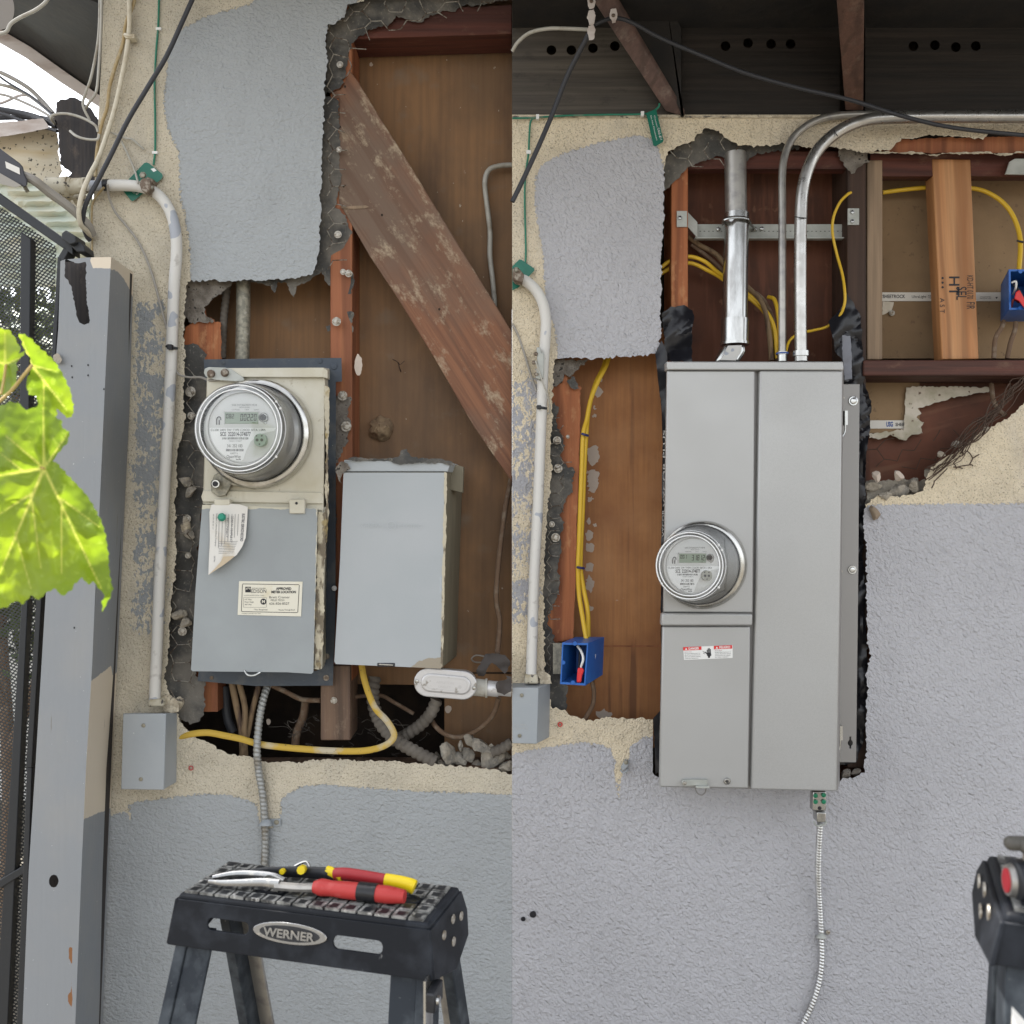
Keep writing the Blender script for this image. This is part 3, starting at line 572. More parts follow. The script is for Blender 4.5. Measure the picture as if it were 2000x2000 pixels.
felt([(1072, 704), (1150, 703), (1130, 720), (1112, 738), (1104, 732), (1098, 742), (1086, 756), (1072, 752)], seed=14, par=WR, m=M_mud)
felt([(1108, 745), (1116, 735), (1128, 745), (1133, 760), (1118, 758)], seed=24, par=WR, m=M_felt)
felt([(1060, 780), (1084, 785), (1090, 800), (1084, 820), (1096, 850), (1104, 870), (1095, 885), (1100, 905), (1122, 918), (1118, 960), (1104, 975), (1098, 1000), (1094, 1080), (1088, 1100), (1094, 1150), (1070, 1200), (1080, 1250), (1095, 1290), (1108, 1342), (1105, 1385), (1075, 1392), (1058, 1340), (1055, 1200), (1060, 1000)], seed=15, par=WR, wob=.014)
hexnet([(1300, 300), (1345, 262), (1440, 262), (1480, 290), (1440, 320), (1345, 330)], 44, .008, 9, r=.9, drop=.1).make('wire_netting', M_wire, WR)
hexnet([(1066, 780), (1092, 800), (1112, 920), (1096, 1000), (1090, 1200), (1078, 1330), (1060, 1300)], 34, .008, 12, r=.8, drop=.2).make('wire_netting', M_wire, WR)
G().rect(1311, 300, 1344, 700, .028, .115).make('stud', M_studR, WR, label='orange stud left of the big steel riser', bevel=.002)
G().slab(ragged([(1078, 760), (1090, 752), (1098, 748), (1103, 732), (1108, 738), (1112, 754), (1126, 752), (1134, 756), (1134, 800), (1131, 900), (1126, 1050), (1120, 1246), (1060, 1262), (1058, 1000), (1066, 800)], 1.6, 3, 21), .034, .10, grid=14, wob=.004).make('stud', M_studR, WR, label='splintered orange stud between the felt and the yellow cables')
G().rect(1655, 306, 1692, 1500, .03, .12).make('stud', M_drk, WR, label='dark old stud right of the steel conduits', bevel=.002)
G().rect(1693.5, 312, 1724, 702, .034, .12).make('stud', M_new2, WR, label='grey tan stud nailed beside the dark stud', bevel=.002)
NB = G().prism([(1821, 310), (1896, 311), (1912, 701), (1840, 702)], .034, .07).make('stud', M_new, WR, label='fresh pale fir board with stamped black marks', bevel=.002)
fm = lambda x, y: W(x, y, .0332)
g = G()
for x, ys in ((1841, (543, 552, 561)), ): 
    for y in ys: g.poly(ell(x, y, 2.2), fm)
g.text('A S T', 1836, 582, h=9, fm=fm, rot=R(90)).text('HT', 1854, 540, h=20, fm=fm, rot=R(90), w=38, bold=.01).text('KD-HT 0170', 1889, 538, h=12, w=46, fm=fm, rot=R(90)).text('SEL', 1868, 560, h=20, w=26, fm=fm, rot=R(90)).text('FIR', 1888, 590, h=16, w=14, fm=fm, rot=R(90))
g.make('stamp', M_ink, NB)
G().rect(1330, 296, 1656, 330, .034, .06).rect(1700, 296, 2300, 344, .036, .062).make('top_plate', M_redp, WR)
G().slab(ragged([(1745, 272), (1990, 266), (2040, 264), (2060, 300), (1700, 298), (1740, 288)], 2, 5, 31), .018, .034, grid=0).make('top_plate', M_stud, WR, label='strip of bare red plate under the cream stucco')
G().slab(ragged([(1690, 294), (1760, 297), (1800, 296), (1812, 305), (1830, 306), (1840, 298), (1930, 296), (1950, 304), (1972, 305), (1985, 296), (2080, 292), (2080, 298), (1850, 301), (1700, 300)], 2, 4, 33), .004, .02, grid=0).make('mortar_strip', M_raw, WR)
G().rect(1686, 703, 2300, 734, .012, .12).make('sill', M_sill, WR, bevel=.003)
G().prism([(1300, 255), (1700, 255), (1700, 1560), (1300, 1560)], .118, .13).make('plywood', M_plyD, WR, label='dark red plywood behind the steel conduits')
G().prism([(1060, 640), (1299, 640), (1299, 1460), (1060, 1460)], .112, .124).make('plywood', M_plyR, WR, label='bright orange plywood between the yellow cables and the new panel')
G().rect(1110, 1261, 1296, 1263, .1105, .1115).make('plywood_seam', M_stud, WR)
G().prism([(1700, 345), (2320, 345), (2320, 700), (1700, 700)], .119, .131).make('drywall', M_tan, WR, label='tan paper back of drywall in the upper right bay')
G().prism([(1690, 745), (1796, 745), (1796, 846), (1690, 846)], .108, .119).make('drywall', M_tan, WR, label='tan scrap of drywall below the sill')
G().prism([(1690, 735), (2320, 735), (2320, 1000), (1690, 1000)], .125, .137).make('plywood', mat('red_brown_siding', (.17, .062, .034), .7, layers=[dict(scale=8, lo=.4, hi=.62, col=(.10, .04, .024), detail=7), dict(scale=40, stretch=(.1, 1, 1), rot=R(12), lo=.55, hi=.7, col=(.24, .12, .07), detail=7, max=.6)]), WR, label='red brown plywood behind the torn drywall')
G().prism([(1002, 224), (2400, 224), (2400, 2490), (1002, 2490)], .36, .38).make('light_block_board', M_void, WR)  # added board again, stops light from behind the right cavity
t1 = G().rect(1722, 571, 1956, 588, .1165, .118).make('paper_tape', M_tape, WR)
def onw(y): return lambda a, b: W(a, b, y)
g = G(); q = onw(.1160)
g.text('SHEETROCK', 1724, 582, w=44, h=6.4, fm=q, bold=.02).text('UltraLight', 1781, 582, w=28, h=5.5, fm=q).text('PANELS', 1813, 579, w=16, h=2.6, fm=q).text('TABLEROS', 1813, 583, w=16, h=2.6, fm=q)
g.text('GYPSUM PANEL', 1914, 581, w=22, h=2, fm=q).text('MADE IN USA', 1914, 584, w=22, h=2, fm=q).poly([(1944, 580), (1949, 580), (1946.5, 584)], q).make('lettering', M_ink, t1)
t2 = G().rect(1698, 821, 1768, 837, .1055, .1075).make('paper_tape', M_tape, WR)
q = onw(.105)
G().text('USG', 1731, 833, w=13, h=9, fm=q, bold=.04).make('lettering', M_inkB, t2)
G().text('SHEE', 1749, 832, w=17, h=6, fm=q, bold=.02).make('lettering', M_ink, t2)
G().slab(ragged([(1770, 756), (1850, 755), (1940, 757), (1930, 766), (1880, 772), (1830, 786), (1792, 798), (1800, 808), (1790, 815), (1806, 826), (1798, 834), (1802, 846), (1780, 848), (1770, 860), (1756, 858), (1740, 850), (1720, 858), (1697, 856), (1697, 846), (1740, 842), (1766, 836), (1768, 790)], 2.2, 4, 41), .100, .111, grid=8, wob=.004, dy=lambda x, y: .004 * noz(x, y, .09, 5)).make('torn_drywall', M_gyp, WR)
G().slab(ragged([(1724, 589), (1746, 590), (1742, 605), (1732, 612), (1723, 615)], 1, 4, 43), .1162, .118, grid=0).make('torn_drywall', M_gyp, WR)
for i, (x, y, rx, ry) in enumerate([(1150, 1018, 4, 5), (1162, 1025, 3, 3), (1150, 1045, 8, 9), (1152, 1070, 8, 9), (1150, 1107, 8, 9), (1152, 1142, 9, 16), (1153, 1188, 7, 7), (1160, 890, 10, 20), (1158, 940, 12, 22), (1160, 812, 6, 6), (1168, 765, 8, 12), (1173, 740, 4, 6), (1180, 1396, 16, 10), (1154, 975, 5, 4), (1161, 798, 3, 5)]):
    kx = 1
    G().slab(ragged(ell(x, y, rx, ry, 14), 4, 3, i + 50), .1105, .1122, grid=0).make('plaster_flake', M_flake, WR)
for (x, y, r) in [(1088, 860, 5.5), (1090, 915, 6), (1085, 1050, 6), (1078, 1024, 4), (1109, 853, 2.5), (1742, 611, 4)]:
    G().bolt(x, y, .018 if x < 1200 else .115, r, .006, 1.5).make('nail', M_nail, WR)
for (x, y, r) in [(1041, 1786, 5), (1022, 1795, 3)]:
    G().loft([(x, y, r + 1.6, -.0015), (x, y, r, -.003), (x, y, r * .9, -.001), (x, y, r * .5, -.0008)], 14, caps=(0, 1)).make('anchor_hole', M_ink, WR)
G().loft([(1094, 1415, 5, -.001), (1094, 1415, 5, -.003), (1094, 1415, 2.6, -.003), (1094, 1415, 2.2, .004)], 14, caps=(0, 1)).make('wall_plug', mat('red_plug', (.5, .06, .05), .6), WR)
# cast of loose wire along the broken diagonal edge
g = G(); rnd = random.Random(5)
edge = [(1820, 930), (1870, 885), (1910, 842), (1950, 800), (1985, 760), (2020, 730)]
for k in range(26):
    P = []
    for i, (x, y) in enumerate(edge):
        P.append((x + rnd.uniform(-17, 13), y + rnd.uniform(-17, 13), -.012 + rnd.uniform(-.014, .01)))
    a = rnd.randint(0, 2); b = rnd.randint(4, 6); C = catmull(P[a:b], 5); ph = rnd.random() * 9
    g.tube([(p.x + 7 * noise.noise((i_ * .35, ph, k)), p.y + 7 * noise.noise((ph, i_ * .35, k)), p.z) for i_, p in enumerate(C)], rnd.uniform(.6, 1.15), n=5, sm=2)
for a, b in [((1888, 880), (1900, 895)), ((1900, 895), (1893, 908)), ((1893, 908), (1866, 913)), ((1900, 895), (1912, 888)), ((1875, 890), (1862, 905)), ((1862, 905), (1868, 915)), ((1862, 880), (1845, 905)), ((1845, 905), (1822, 918)), ((1850, 915), (1825, 940)), ((1825, 940), (1820, 953)), ((1822, 918), (1806, 915)), ((1880, 915), (1862, 912)), ((1895, 908), (1900, 910))]:
    g.tube([(*a, -.008), ((a[0] + b[0]) / 2 + 1, (a[1] + b[1]) / 2 - 1, -.01), (*b, -.006)], 1.2, n=5, sm=3)
g.make('wire_netting', M_wireR, WR, label='matted brown netting wire along the broken diagonal stucco edge')
hexnet([(1700, 860), (1900, 840), (1860, 890), (1815, 925), (1740, 915), (1700, 900)], 52, .06, 19, r=.8, drop=.25, jit=9).make('wire_netting', M_wireR, WR)
# ------------------------------------------------------------------ roof over the walls
RF = thing('roof_eave', (.6, -.2, 2.56), 'dark open eave with blocking boards and brown rafters over the new panel', 'eave')
def blk(x0, x1, y0, y1, holes, lb, m=None):
    G().slab([(x0, y0), (x1, y0), (x1, y1), (x0, y1)], .012, .05, holes=[ell(a, b, 9.5) for a, b in holes], grid=0).make('blocking_board', m or M_block, RF, label=lb)
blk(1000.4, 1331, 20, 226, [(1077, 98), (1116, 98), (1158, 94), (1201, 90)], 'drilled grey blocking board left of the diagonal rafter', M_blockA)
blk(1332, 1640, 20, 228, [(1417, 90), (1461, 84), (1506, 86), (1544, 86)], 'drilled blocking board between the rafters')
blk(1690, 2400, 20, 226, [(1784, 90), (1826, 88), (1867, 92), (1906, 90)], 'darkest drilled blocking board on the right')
zs = H + .952
G().box((.001, -1.15, zs), (1.6, .05, zs + .02)).make('soffit', M_eave, RF)  # forward reach, out of view, lengthened to shade the wall top
G().box((.001, .056, H + .79), (1.5, .075, zs + .1)).make('void_backing', M_void, RF)  # near-black panel standing for the dark behind the drilled holes
G().rect(1000.4, 226, 2400, 229.5, -.004, .03).make('ledger_strip', M_raw, RF)
def rafter(pts_wall, pts_front, yf, hgt, m, lb):
    a, b = W(*pts_wall[0], .0), W(*pts_wall[1], .0); c, d = W(*pts_front[1], yf), W(*pts_front[0], yf)
    up = Vector((0, 0, hgt))
    g = G(); g.solid([a, b, c, d], [a + up, b + up, c + up, d + up]); return g.make('rafter', m, RF, label=lb, bevel=.002)
rafter([(1300, 218), (1338, 229)], [(1152, -8), (1197, -8)], -.10, .014, M_raft, 'brown diagonal rafter with a metal cable clip')
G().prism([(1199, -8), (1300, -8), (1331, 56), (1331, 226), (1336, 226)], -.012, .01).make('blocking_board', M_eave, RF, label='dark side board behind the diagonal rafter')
rafter([(1651, 216), (1686, 216)], [(1633, -8), (1688, -8)], -.20, .13, M_raft2, 'straight brown rafter above the steel conduits')
G().box((-.84, -.36, 2.60), (1.5, 3.2, 2.66)).make('shading_roof_deck', M_roof, RF)  # unseen slab, front edge set to keep sun off all but the leaves
G().box((.0, -1.15, 2.60), (1.6, -.36, 2.64)).make('shading_roof_deck', M_roof, RF)  # continues the unseen shading slab over the lengthened soffit
# short eave at the far left corner
EL = thing('roof_eave', W(100, 0, .4), 'dark roof overhang with peeling white fascia board at the upper left corner', 'eave')
def pz(*p): return [W(*q) for q in p]
A = pz((-60, -60, .02), (205, -60, .02), (203, 40, .03), (197, 188, .5), (130, 142, .5), (60, 92, .5), (-60, 22, .5))
G().solid(A, [p + Vector((0, 0, .03)) for p in A]).make('sheathing', M_eave, EL)
A = pz((-60, 22, .49), (60, 90, .49), (130, 140, .49), (197, 186, .49), (197, 211, .49), (120, 162, .49), (50, 113, .49), (-60, 50, .49))
G().slab([(-60, 22), (60, 92), (130, 142), (197, 188), (197, 211), (120, 162), (50, 113), (-60, 50)], .49, .52, grid=0).make('fascia', M_fasc, EL)
G().slab(ell(2, 18, 26, 40), -.06, -.02, grid=0).make('rafter_tail', mat('grey_rafter_tail', (.22, .20, .18), .8), EL)

# ------------------------------------------------------------------ neighbour beyond the gate
NB2 = thing('neighbour_building', (-3, 3, 0), 'pale neighbouring building with corrugated roof sheet beyond the black gate', 'building')
G().box((-7, 3.0, 0), (-.95, 3.2, 2.1)).make('wall', M_nbr, NB2)
def corr(a, b, y): return Vector((a, y, b))
g = G(); V = []; F = []; n = 60
for i in range(n + 1):
    x = -4.6 + 3.7 * i / n
    for j, (yy, zz) in enumerate([(1.15, 2.02), (3.1, 2.62)]): V.append((x, yy, zz + .018 * math.sin(i * math.pi / 1.5)))
for i in range(n): F.append((i * 2, i * 2 + 1, i * 2 + 3, i * 2 + 2))
g.add(V, F).make('roof', M_roofG, NB2)
A = pz((-40, 372, .7), (178, 402, .7), (184, 520, .7), (120, 520, .7), (-40, 480, .7))
G().slab([(-60, 338), (180, 350), (184, 560), (-60, 560)], .70, .704, grid=10, dy=lambda x, y: .012 * math.sin((y - x * -.12) / 3.6)).make('corrugated_sheet', M_roofG, NB2)

sh = thing('shrub', (-1.6, 1.1, 0), 'dark leafy shrub seen through the perforated gate sheet', 'shrub')
G().tube([(-1.6, 1.1, 0), (-1.58, 1.1, .6), (-1.62, 1.12, 1.3), (-1.55, 1.1, 2.0)], .03, raw=True, rr=lambda t: 1 - .7 * t).tube([(-1.6, 1.1, .7), (-1.4, 1.05, 1.2), (-1.35, 1.0, 1.7)], .018, raw=True).tube([(-1.6, 1.1, .9), (-1.8, 1.1, 1.4), (-1.9, 1.1, 1.9)], .018, raw=True).make('trunk', M_bcab, sh)
g = G(); rnd = random.Random(3)
for k in range(5200):
    c = Vector((rnd.gauss(-1.62, .24), rnd.gauss(1.1, .16), rnd.uniform(1.02, 2.36)))
    if noise.noise(c * 5) < -.12 or c.x > -1.33: continue
    a = Vector((rnd.gauss(0, 1), rnd.gauss(0, 1), rnd.gauss(0, 1))).normalized(); b = a.orthogonal().normalized(); l = rnd.uniform(.018, .034)
    g.add([c - a * l, c + b * l * .45, c + a * l, c - b * l * .45], [(0, 1, 2, 3)])
g.make('crown', mat('shrub_leaves', (.05, .075, .022), .6, layers=[dict(scale=8, lo=.4, hi=.6, col=(.075, .09, .03))]), sh, smooth=False)

# ------------------------------------------------------------------ beams at the corner
G().slab(ragged([(110, 200), (118, 195), (140, 190), (148, 190), (160, 198), (176, 212), (196, 240), (200, 300), (194, 350), (176, 362), (150, 364), (128, 352), (140, 338), (120, 322), (114, 290), (112, 250), (108, 225)], 2, 4, 61), .02, .16, grid=8, wob=.006).make('charred_post', M_burnt, label='charred black post end lashed with cables at the upper left wall corner', cat='post')
bm_ = thing('wooden_beam', W(60, 300, .2), 'peeling cream wooden beam with a grey board on top beside the charred post', 'beam')
G().slab(ragged([(-60, 275), (10, 263), (60, 255), (106, 248), (113, 262), (114, 300), (122, 334), (112, 356), (70, 358), (40, 350), (-60, 345)], 1.5, 5, 62), .10, .22, grid=8, wob=.01).make('beam', M_wbeam, bm_)
G().slab(ragged([(-60, 247), (10, 238), (84, 231), (98, 250), (60, 258), (10, 266), (-60, 276)], 1, 5, 63), .06, .24, grid=0).make('board', M_fasc, bm_)
for i, (P, r, m, lb) in enumerate([
    ([(-60, 120, .1), (0, 141, .1), (50, 168, .1), (80, 195, .1), (104, 222, .06)], 4, M_gcab, 'thick grey service cable, uppermost of those entering from the left'),
    ([(-60, 160, .12), (0, 165, .12), (45, 180, .12), (80, 204, .1), (106, 226, .06)], 3.5, M_gcabL, 'pale service cable just below the thick grey one'),
    ([(-60, 212, .14), (0, 202, .14), (42, 186, .13), (70, 195, .1), (108, 228, .06)], 2.6, M_fasc, 'thin brownish cable curving up then down to the charred post'),
    ([(-60, 205, .14), (0, 214, .14), (60, 226, .12), (112, 246, .06)], 6, M_rub, 'thick black service cable reaching the charred post'),
    ([(-60, 90, .1), (0, 150, .1), (60, 188, .08), (105, 226, .04)], 2.2, M_rub, 'thin dark cable between the grey and pale service cables'),
    ([(-60, 190, .1), (0, 184, .1), (60, 206, .08), (106, 232, .04)], 2.6, M_gcab, 'thin grey service cable above the thick black one'),
    ([(-60, 222, .12), (0, 222, .12), (50, 238, .1), (112, 256, .05)], 3.2, M_rub, 'sagging black service cable under the two thick black ones'),
    ([(-60, 232, .16), (0, 230, .16), (60, 229, .14), (112, 236, .06)], 5, M_rub, 'straight black service cable lowest of the bundle')]):
    cable('service_cable', P, r, m, lb, 'cable', 'service cables at the upper left corner')
cable('cable_loop', [(137, 256, -.005), (150, 266, -.02), (170, 272, -.02), (190, 272, -.02), (194, 262, -.02)], 2.6, M_gcabL, 'short pale cable end sticking out of the charred post')
cable('cable_loop', [(107, 242, .03), (100, 232, .0), (106, 224, -.005), (130, 222, -.01), (160, 230, -.01), (185, 244, -.01), (192, 258, -.01)], 2.6, M_gcabL, 'pale cable looped around the top of the charred post')
for P, lb in (([(195, -20, -.01), (194, 40, -.01), (190, 90, -.01), (178, 150, -.01), (168, 180, -.01), (162, 205, -.01), (175, 235, .0)], 'grey cable hanging down the wall corner, left one of two'),
          ([(199, -20, -.02), (197, 60, -.02), (193, 130, -.02), (188, 178, -.02), (176, 198, -.02), (167, 212, 0)], 'grey cable hanging down the wall corner, right one of two')):
    cable('hanging_cable', P, 2.6, M_gcabL, lb, group='grey cables at the wall corner')
cable('overhead_cable', [(96, -20, -.1), (92, 0, -.1), (72, 18, -.1), (36, 36, -.1), (20, 48, -.1), (12, 62, -.1), (-10, 68, -.1)], 3.4, M_gcabL, 'pale cable bending under the dark roof overhang')
cable('tan_cable', [(263, -20, -.008), (262, 5, -.008), (246, 45, -.008), (240, 85, -.008), (225, 130, -.008), (214, 170, -.008), (209, 210, -.008), (198, 245, -.008), (190, 290, -.008), (186, 345, -.01)], 3.4, M_tcab, 'tan cable running down beside the white cable on the left wall')
wc = cable('white_cable', [(252, -20, -.014), (253, 30, -.014), (252, 62, -.014), (246, 110, -.014), (234, 170, -.014), (222, 220, -.014), (208, 265, -.02), (192, 310, -.03), (174, 345, -.05), (160, 380, -.06), (154, 412, -.06), (158, 438, -.05), (170, 452, -.03), (178, 462, -.01)], 4.6, M_wcab, 'thick cream cable sweeping down across the pipe fitting')
G().tube([(244, 68, -.018), (252, 70, -.022), (262, 70, -.018)], 4, n=6, sm=3).rect(244, 66, 262, 74, -.022, -.005).make('clip', M_wcab, wc)
cable('black_cable', [(384, -20, -.05), (355, 45, -.05), (325, 110, -.05), (290, 168, -.05), (250, 235, -.05), (218, 300, -.05), (190, 355, -.05), (168, 398, -.05), (162, 432, -.04), (168, 458, -.02), (176, 470, -.01)], 4.6, M_rub, 'black cable crossing the upper left stucco diagonally')
gw = cable('green_wire', [(311, -20, -.004), (309, 50, -.004), (305, 100, -.004), (302, 160, -.004), (303, 230, -.004), (303, 290, -.004), (300, 322, -.004)], 2.1, M_green, 'thin green wire stapled down the left wall to the green tag', 'wire')
for x, y in ((309, 56), (302, 298)): G().rect(x - 5, y - 3, x + 5, y + 2, -.007, 0).make('staple', M_white, gw)
cable('bond_wire', [(214, 258, -.008), (225, 262, -.008), (245, 270, -.008), (258, 272, -.008), (270, 282, -.008), (281, 292, -.006)], 1.9, M_gcabL, 'short loose grey wire end on the wall above the green tag', 'wire')
cable('bond_wire', [(237, 275, -.008), (248, 298, -.008), (262, 330, -.012), (270, 358, -.04)], 2.1, M_gcabL, 'grey wire dropping to the clamp at the green tag', 'wire')
cable('bond_wire', [(210, 360, -.04), (213, 385, -.02), (226, 415, -.01), (246, 440, -.008), (266, 466, -.008), (284, 500, -.008), (300, 545, -.008), (314, 598, -.012), (326, 642, -.02)], 2.3, M_gcab, 'long thin grey wire arching down to the white conduit', 'wire')
cable('bond_wire', [(344, 724, -.014), (352, 733, -.03), (372, 737, -.05), (392, 737, -.07), (410, 743, -.085), (430, 740, -.092), (439, 731, -.096)], 2.2, M_gcab, 'grey wire end bolted to the lug plate above the old meter', 'wire')

# ------------------------------------------------------------------ white conduit with fittings
wp = thing('white_conduit', W(303, 1380, -.02), 'white painted conduit bending down the left wall into the grey junction box', 'conduit')
G().tube([(214, 362, -.02), (240, 362, -.02), (268, 364, -.02), (296, 372, -.02), (318, 390, -.02), (334, 418, -.02), (343, 455, -.02), (344.5, 500, -.02), (340, 560, -.02), (336, 660, -.02), (331, 780, -.02), (325, 890, -.02), (319, 1000, -.02), (312, 1130, -.02), (307, 1260, -.02), (303, 1340, -.02), (302, 1372, -.02)], 10.8, n=16).make('pipe', M_cond, wp)
G().tube([(93, 366, -.02), (110, 366, -.02), (136, 364, -.02)], 19, n=18, sm=4).tube([(136, 364, -.02), (142, 364, -.02)], 16, n=18, sm=1).tube([(140, 364, -.02), (162, 363, -.02)], 15, n=18, sm=1).tube([(160, 363, -.02), (168, 363, -.02)], 16.5, n=6, sm=1).tube([(98, 372, -.01), (112, 384, .01), (140, 392, .02), (170, 388, .03)], 12, n=12).make('elbow_fitting', M_elb, wp)
G().tube([(168, 363, -.02), (216, 362, -.02)], 10, n=14, sm=1).make('nipple', M_cond, wp)
G().tube([(288 - 1, 1372, -.02), (317, 1378, -.02)], 9, n=10, sm=1).loft([(302, 1380, 1, -.02)] * 2).make('lock_nut', M_elb, wp) if 0 else G().prism([(290, 1366), (317, 1366), (319, 1380), (288, 1381)], -.033, .0).make('lock_nut', M_elb, wp, bevel=.003)
G().slab(ragged([(316, 1362), (330, 1356), (346, 1366), (352, 1380), (348, 1392), (322, 1390)], 3, 4, 71), -.012, .01, grid=6, wob=.01).make('mortar_blob', M_raw, wp)
tp = G().tube([(203, 362, -.02), (213, 361.5, -.02)], 11.4, n=16, sm=1).make('tape_band', M_vtape, label='black tape wrapped on the white pipe at the upper left', cat='tape')
z = thing('cable_tie', W(335, 678, -.02), 'black cable tie cinched around the white conduit above the old meter', 'cable tie')
G().tube([(324, 676, -.03), (335, 678, -.034), (347, 681, -.028)], 2.6, n=6, sm=5, flat=.6).make('strap', M_blk, z)
G().rect(326, 672, 335, 682, -.042, -.03).make('lock', M_blk, z, bevel=.001)
cl = thing('ground_clamp', W(282, 358, -.03), 'corroded grey grounding clamp around the white pipe over the green tag', 'clamp')
G().prism([(274, 350), (284, 346), (292, 352), (296, 366), (288, 377), (276, 372), (272, 360)], -.046, -.02).prism([(286, 344), (300, 350), (296, 358), (284, 352)], -.04, -.015).make('saddle', M_rust, cl, bevel=.002)
G().bolt(279, 342, -.03, 6, .014, 1.2, n=6).bolt(296, 366, -.04, 3.5, .005, 1.2).make('bolt', M_galv, cl)
tg = G().slab([(286, 317), (291, 319), (316, 339), (318, 344), (316, 349), (264, 390), (259, 393), (255, 391), (239, 371), (237, 367), (240, 362), (281, 319)], -.006, -.004, grid=0).make('service_tag', M_tag, label='green diamond shaped plastic tag behind the pipe clamp', cat='tag')
q = onw(-.0063)
G().text('Do Not', 262, 378, h=4, fm=q, rot=R(-50)).text('Remove', 268, 381, h=4, fm=q, rot=R(-50)).add([q(*p) for p in ((294, 330), (301, 328), (306, 333), (300, 336))], [(0, 1, 2, 3)]).make('lettering', M_white, tg)
jb = thing('junction_box', W(290, 1460, 0), 'grey square junction box under the white conduit, whole box seen from its left', 'junction box')
G().prism([(240, 1394), (324, 1394), (320, 1542), (237, 1541)], -.058, 0, [(262, 1392), (346, 1392), (345, 1528), (262, 1528)]).make('body', M_boxG, jb, bevel=.0015)
G().prism([(240, 1394), (324, 1394), (320, 1543), (236, 1542)], -.0645, -.0585).make('cover', M_boxG, jb, bevel=.0015)
for x, y in ((280, 1417), (275, 1522)): G().bolt(x, y, -.064, 3.6, .0022, 1.15).make('screw', M_galv, jb)
cb = M_gate
gt = thing('gate', W(60, 1000, -.1), 'black metal gate with perforated sheet seen at a slant beside the grey post', 'gate')
def bar(a, b, c, d, yf=-.12, yb=-.09): G().prism([a, b, c, d], yf, yb).make('frame_bar', M_gate, gt, bevel=.0015)
bar((-60, 336), (142, 478), (142, 498), (-60, 358)); bar((114, 500), (126, 480), (134, 490), (118, 520))
bar((112, 500), (120, 505), (62, 1500), (50, 1500)); bar((62, 1500), (52, 1500), (30, 2060), (44, 2060))
bar((40, 452), (60, 466), (52, 1170), (36, 1170), -.10, -.08); bar((42, 1170), (54, 1170), (12, 2060), (-14, 2060), -.10, -.08)
bar((-40, 1742), (57, 1684), (57, 1700), (-40, 1760), -.105, -.085)
G().prism([(-60, 360), (110, 482), (90, 1000), (60, 1600), (36, 2100), (-60, 2100)], -.084, -.083).make('perforated_sheet', M_mesh, gt, smooth=False)
lt = thing('gate_latch', W(145, 470, -.12), 'small black latch catch at the top corner of the gate', 'latch')
G().prism([(120, 455), (128, 449), (148, 461), (148, 474), (136, 478), (119, 466)], -.14, -.10).make('catch', M_gate, lt, bevel=.002)
G().prism([(138, 472), (150, 468), (164, 480), (166, 492), (150, 492), (140, 482)], -.13, -.09).make('hook', M_gate, lt, bevel=.002)
dv = thing('cable_splice', W(30, 330, -.1), 'dark grey cable splice housing with a small pale label at the left edge', 'splice housing')
G().slab([(-60, 255), (0, 290), (38, 318), (45, 326), (48, 340), (53, 350), (54, 362), (46, 366), (40, 362), (-60, 334)], -.12, -.08, grid=0).make('housing', mat('splice_housing', (.05, .05, .058), .5), dv, bevel=.003)
G().slab([(-60, 320), (0, 338), (42, 362), (30, 366), (-60, 345)], -.125, -.1, grid=0).make('housing_shell', M_gcab, dv)
lb_ = G().slab([(10, 315), (38, 328), (39, 341), (12, 328)], -.1215, -.1205, grid=0).make('label', M_paper, dv)
G().tube([(42, 342, -.1), (66, 352, -.1), (92, 372, -.08), (140, 408, -.05), (170, 438, -.03), (180, 458, -.01)], 9, n=10).make('cable_tail', M_gcab, dv)
G().tube([(46, 360, -.1), (50, 368, -.1), (54, 374, -.1)], 4, n=6, sm=2).make('clip', M_galv, dv)
for P, r, m, lb in (([(203, 366, -.03), (188, 384, -.01), (180, 402, 0), (179, 450, 0), (180, 500, 0)], 2.2, M_tcab, 'thin tan wire dropping along the wall corner behind the black cable'),
          ([(140, 392, -.02), (152, 412, -.02), (164, 436, -.02), (176, 456, -.01)], 2.5, M_wcab, 'short cream cable tucked behind the pipe fitting')):
    cable('corner_cable', P, r, m, lb)

# ------------------------------------------------------------------ grey post
ps = thing('wooden_post', W(150, 2000, -.1) - Vector((0, 0, 0)), 'grey painted wooden post with a rotted split top beside the black gate', 'post')
pf = [(118, 510), (126, 507), (168, 503), (217, 502), (212, 600), (203, 800), (194, 1000), (186, 1150), (180, 1300), (168, 1500), (159, 1700), (147, 2000), (128, 2500), (20, 2500), (44, 2000), (56, 1700), (69, 1500), (84, 1250), (90, 1150), (100, 900), (110, 690), (114, 640)]
notch = ragged([(127, 508), (130, 507), (150, 513), (168, 512), (168, 545), (169, 590), (174, 610), (177, 622), (174, 632), (165, 635), (156, 630), (150, 618), (148, 600), (142, 580), (140, 560), (132, 545), (127, 540)], 1.6, 3, 81)
knot = ragged(ell(105, 1721, 9.5, 12.5, 12), 1.5, 3, 82)
def bareF(x, y): return max(-(y - (524 if x > 170 else 470)), -99) / 30 if x > 165 else -1
def rustF(x, y): return max(sd(x, y, [(133, 1850), (141, 1850), (141, 1885), (131, 1885)]), sd(x, y, [(133, 1902), (139, 1902), (142, 1960), (136, 1975), (130, 1965)])) / 12
g = G().slab(pf, -.18, -.16, holes=[notch, knot], grid=14, attrs=dict(bare=bareF, rust=rustF))
def side(x, y, yy):
    return W(x, y, yy)
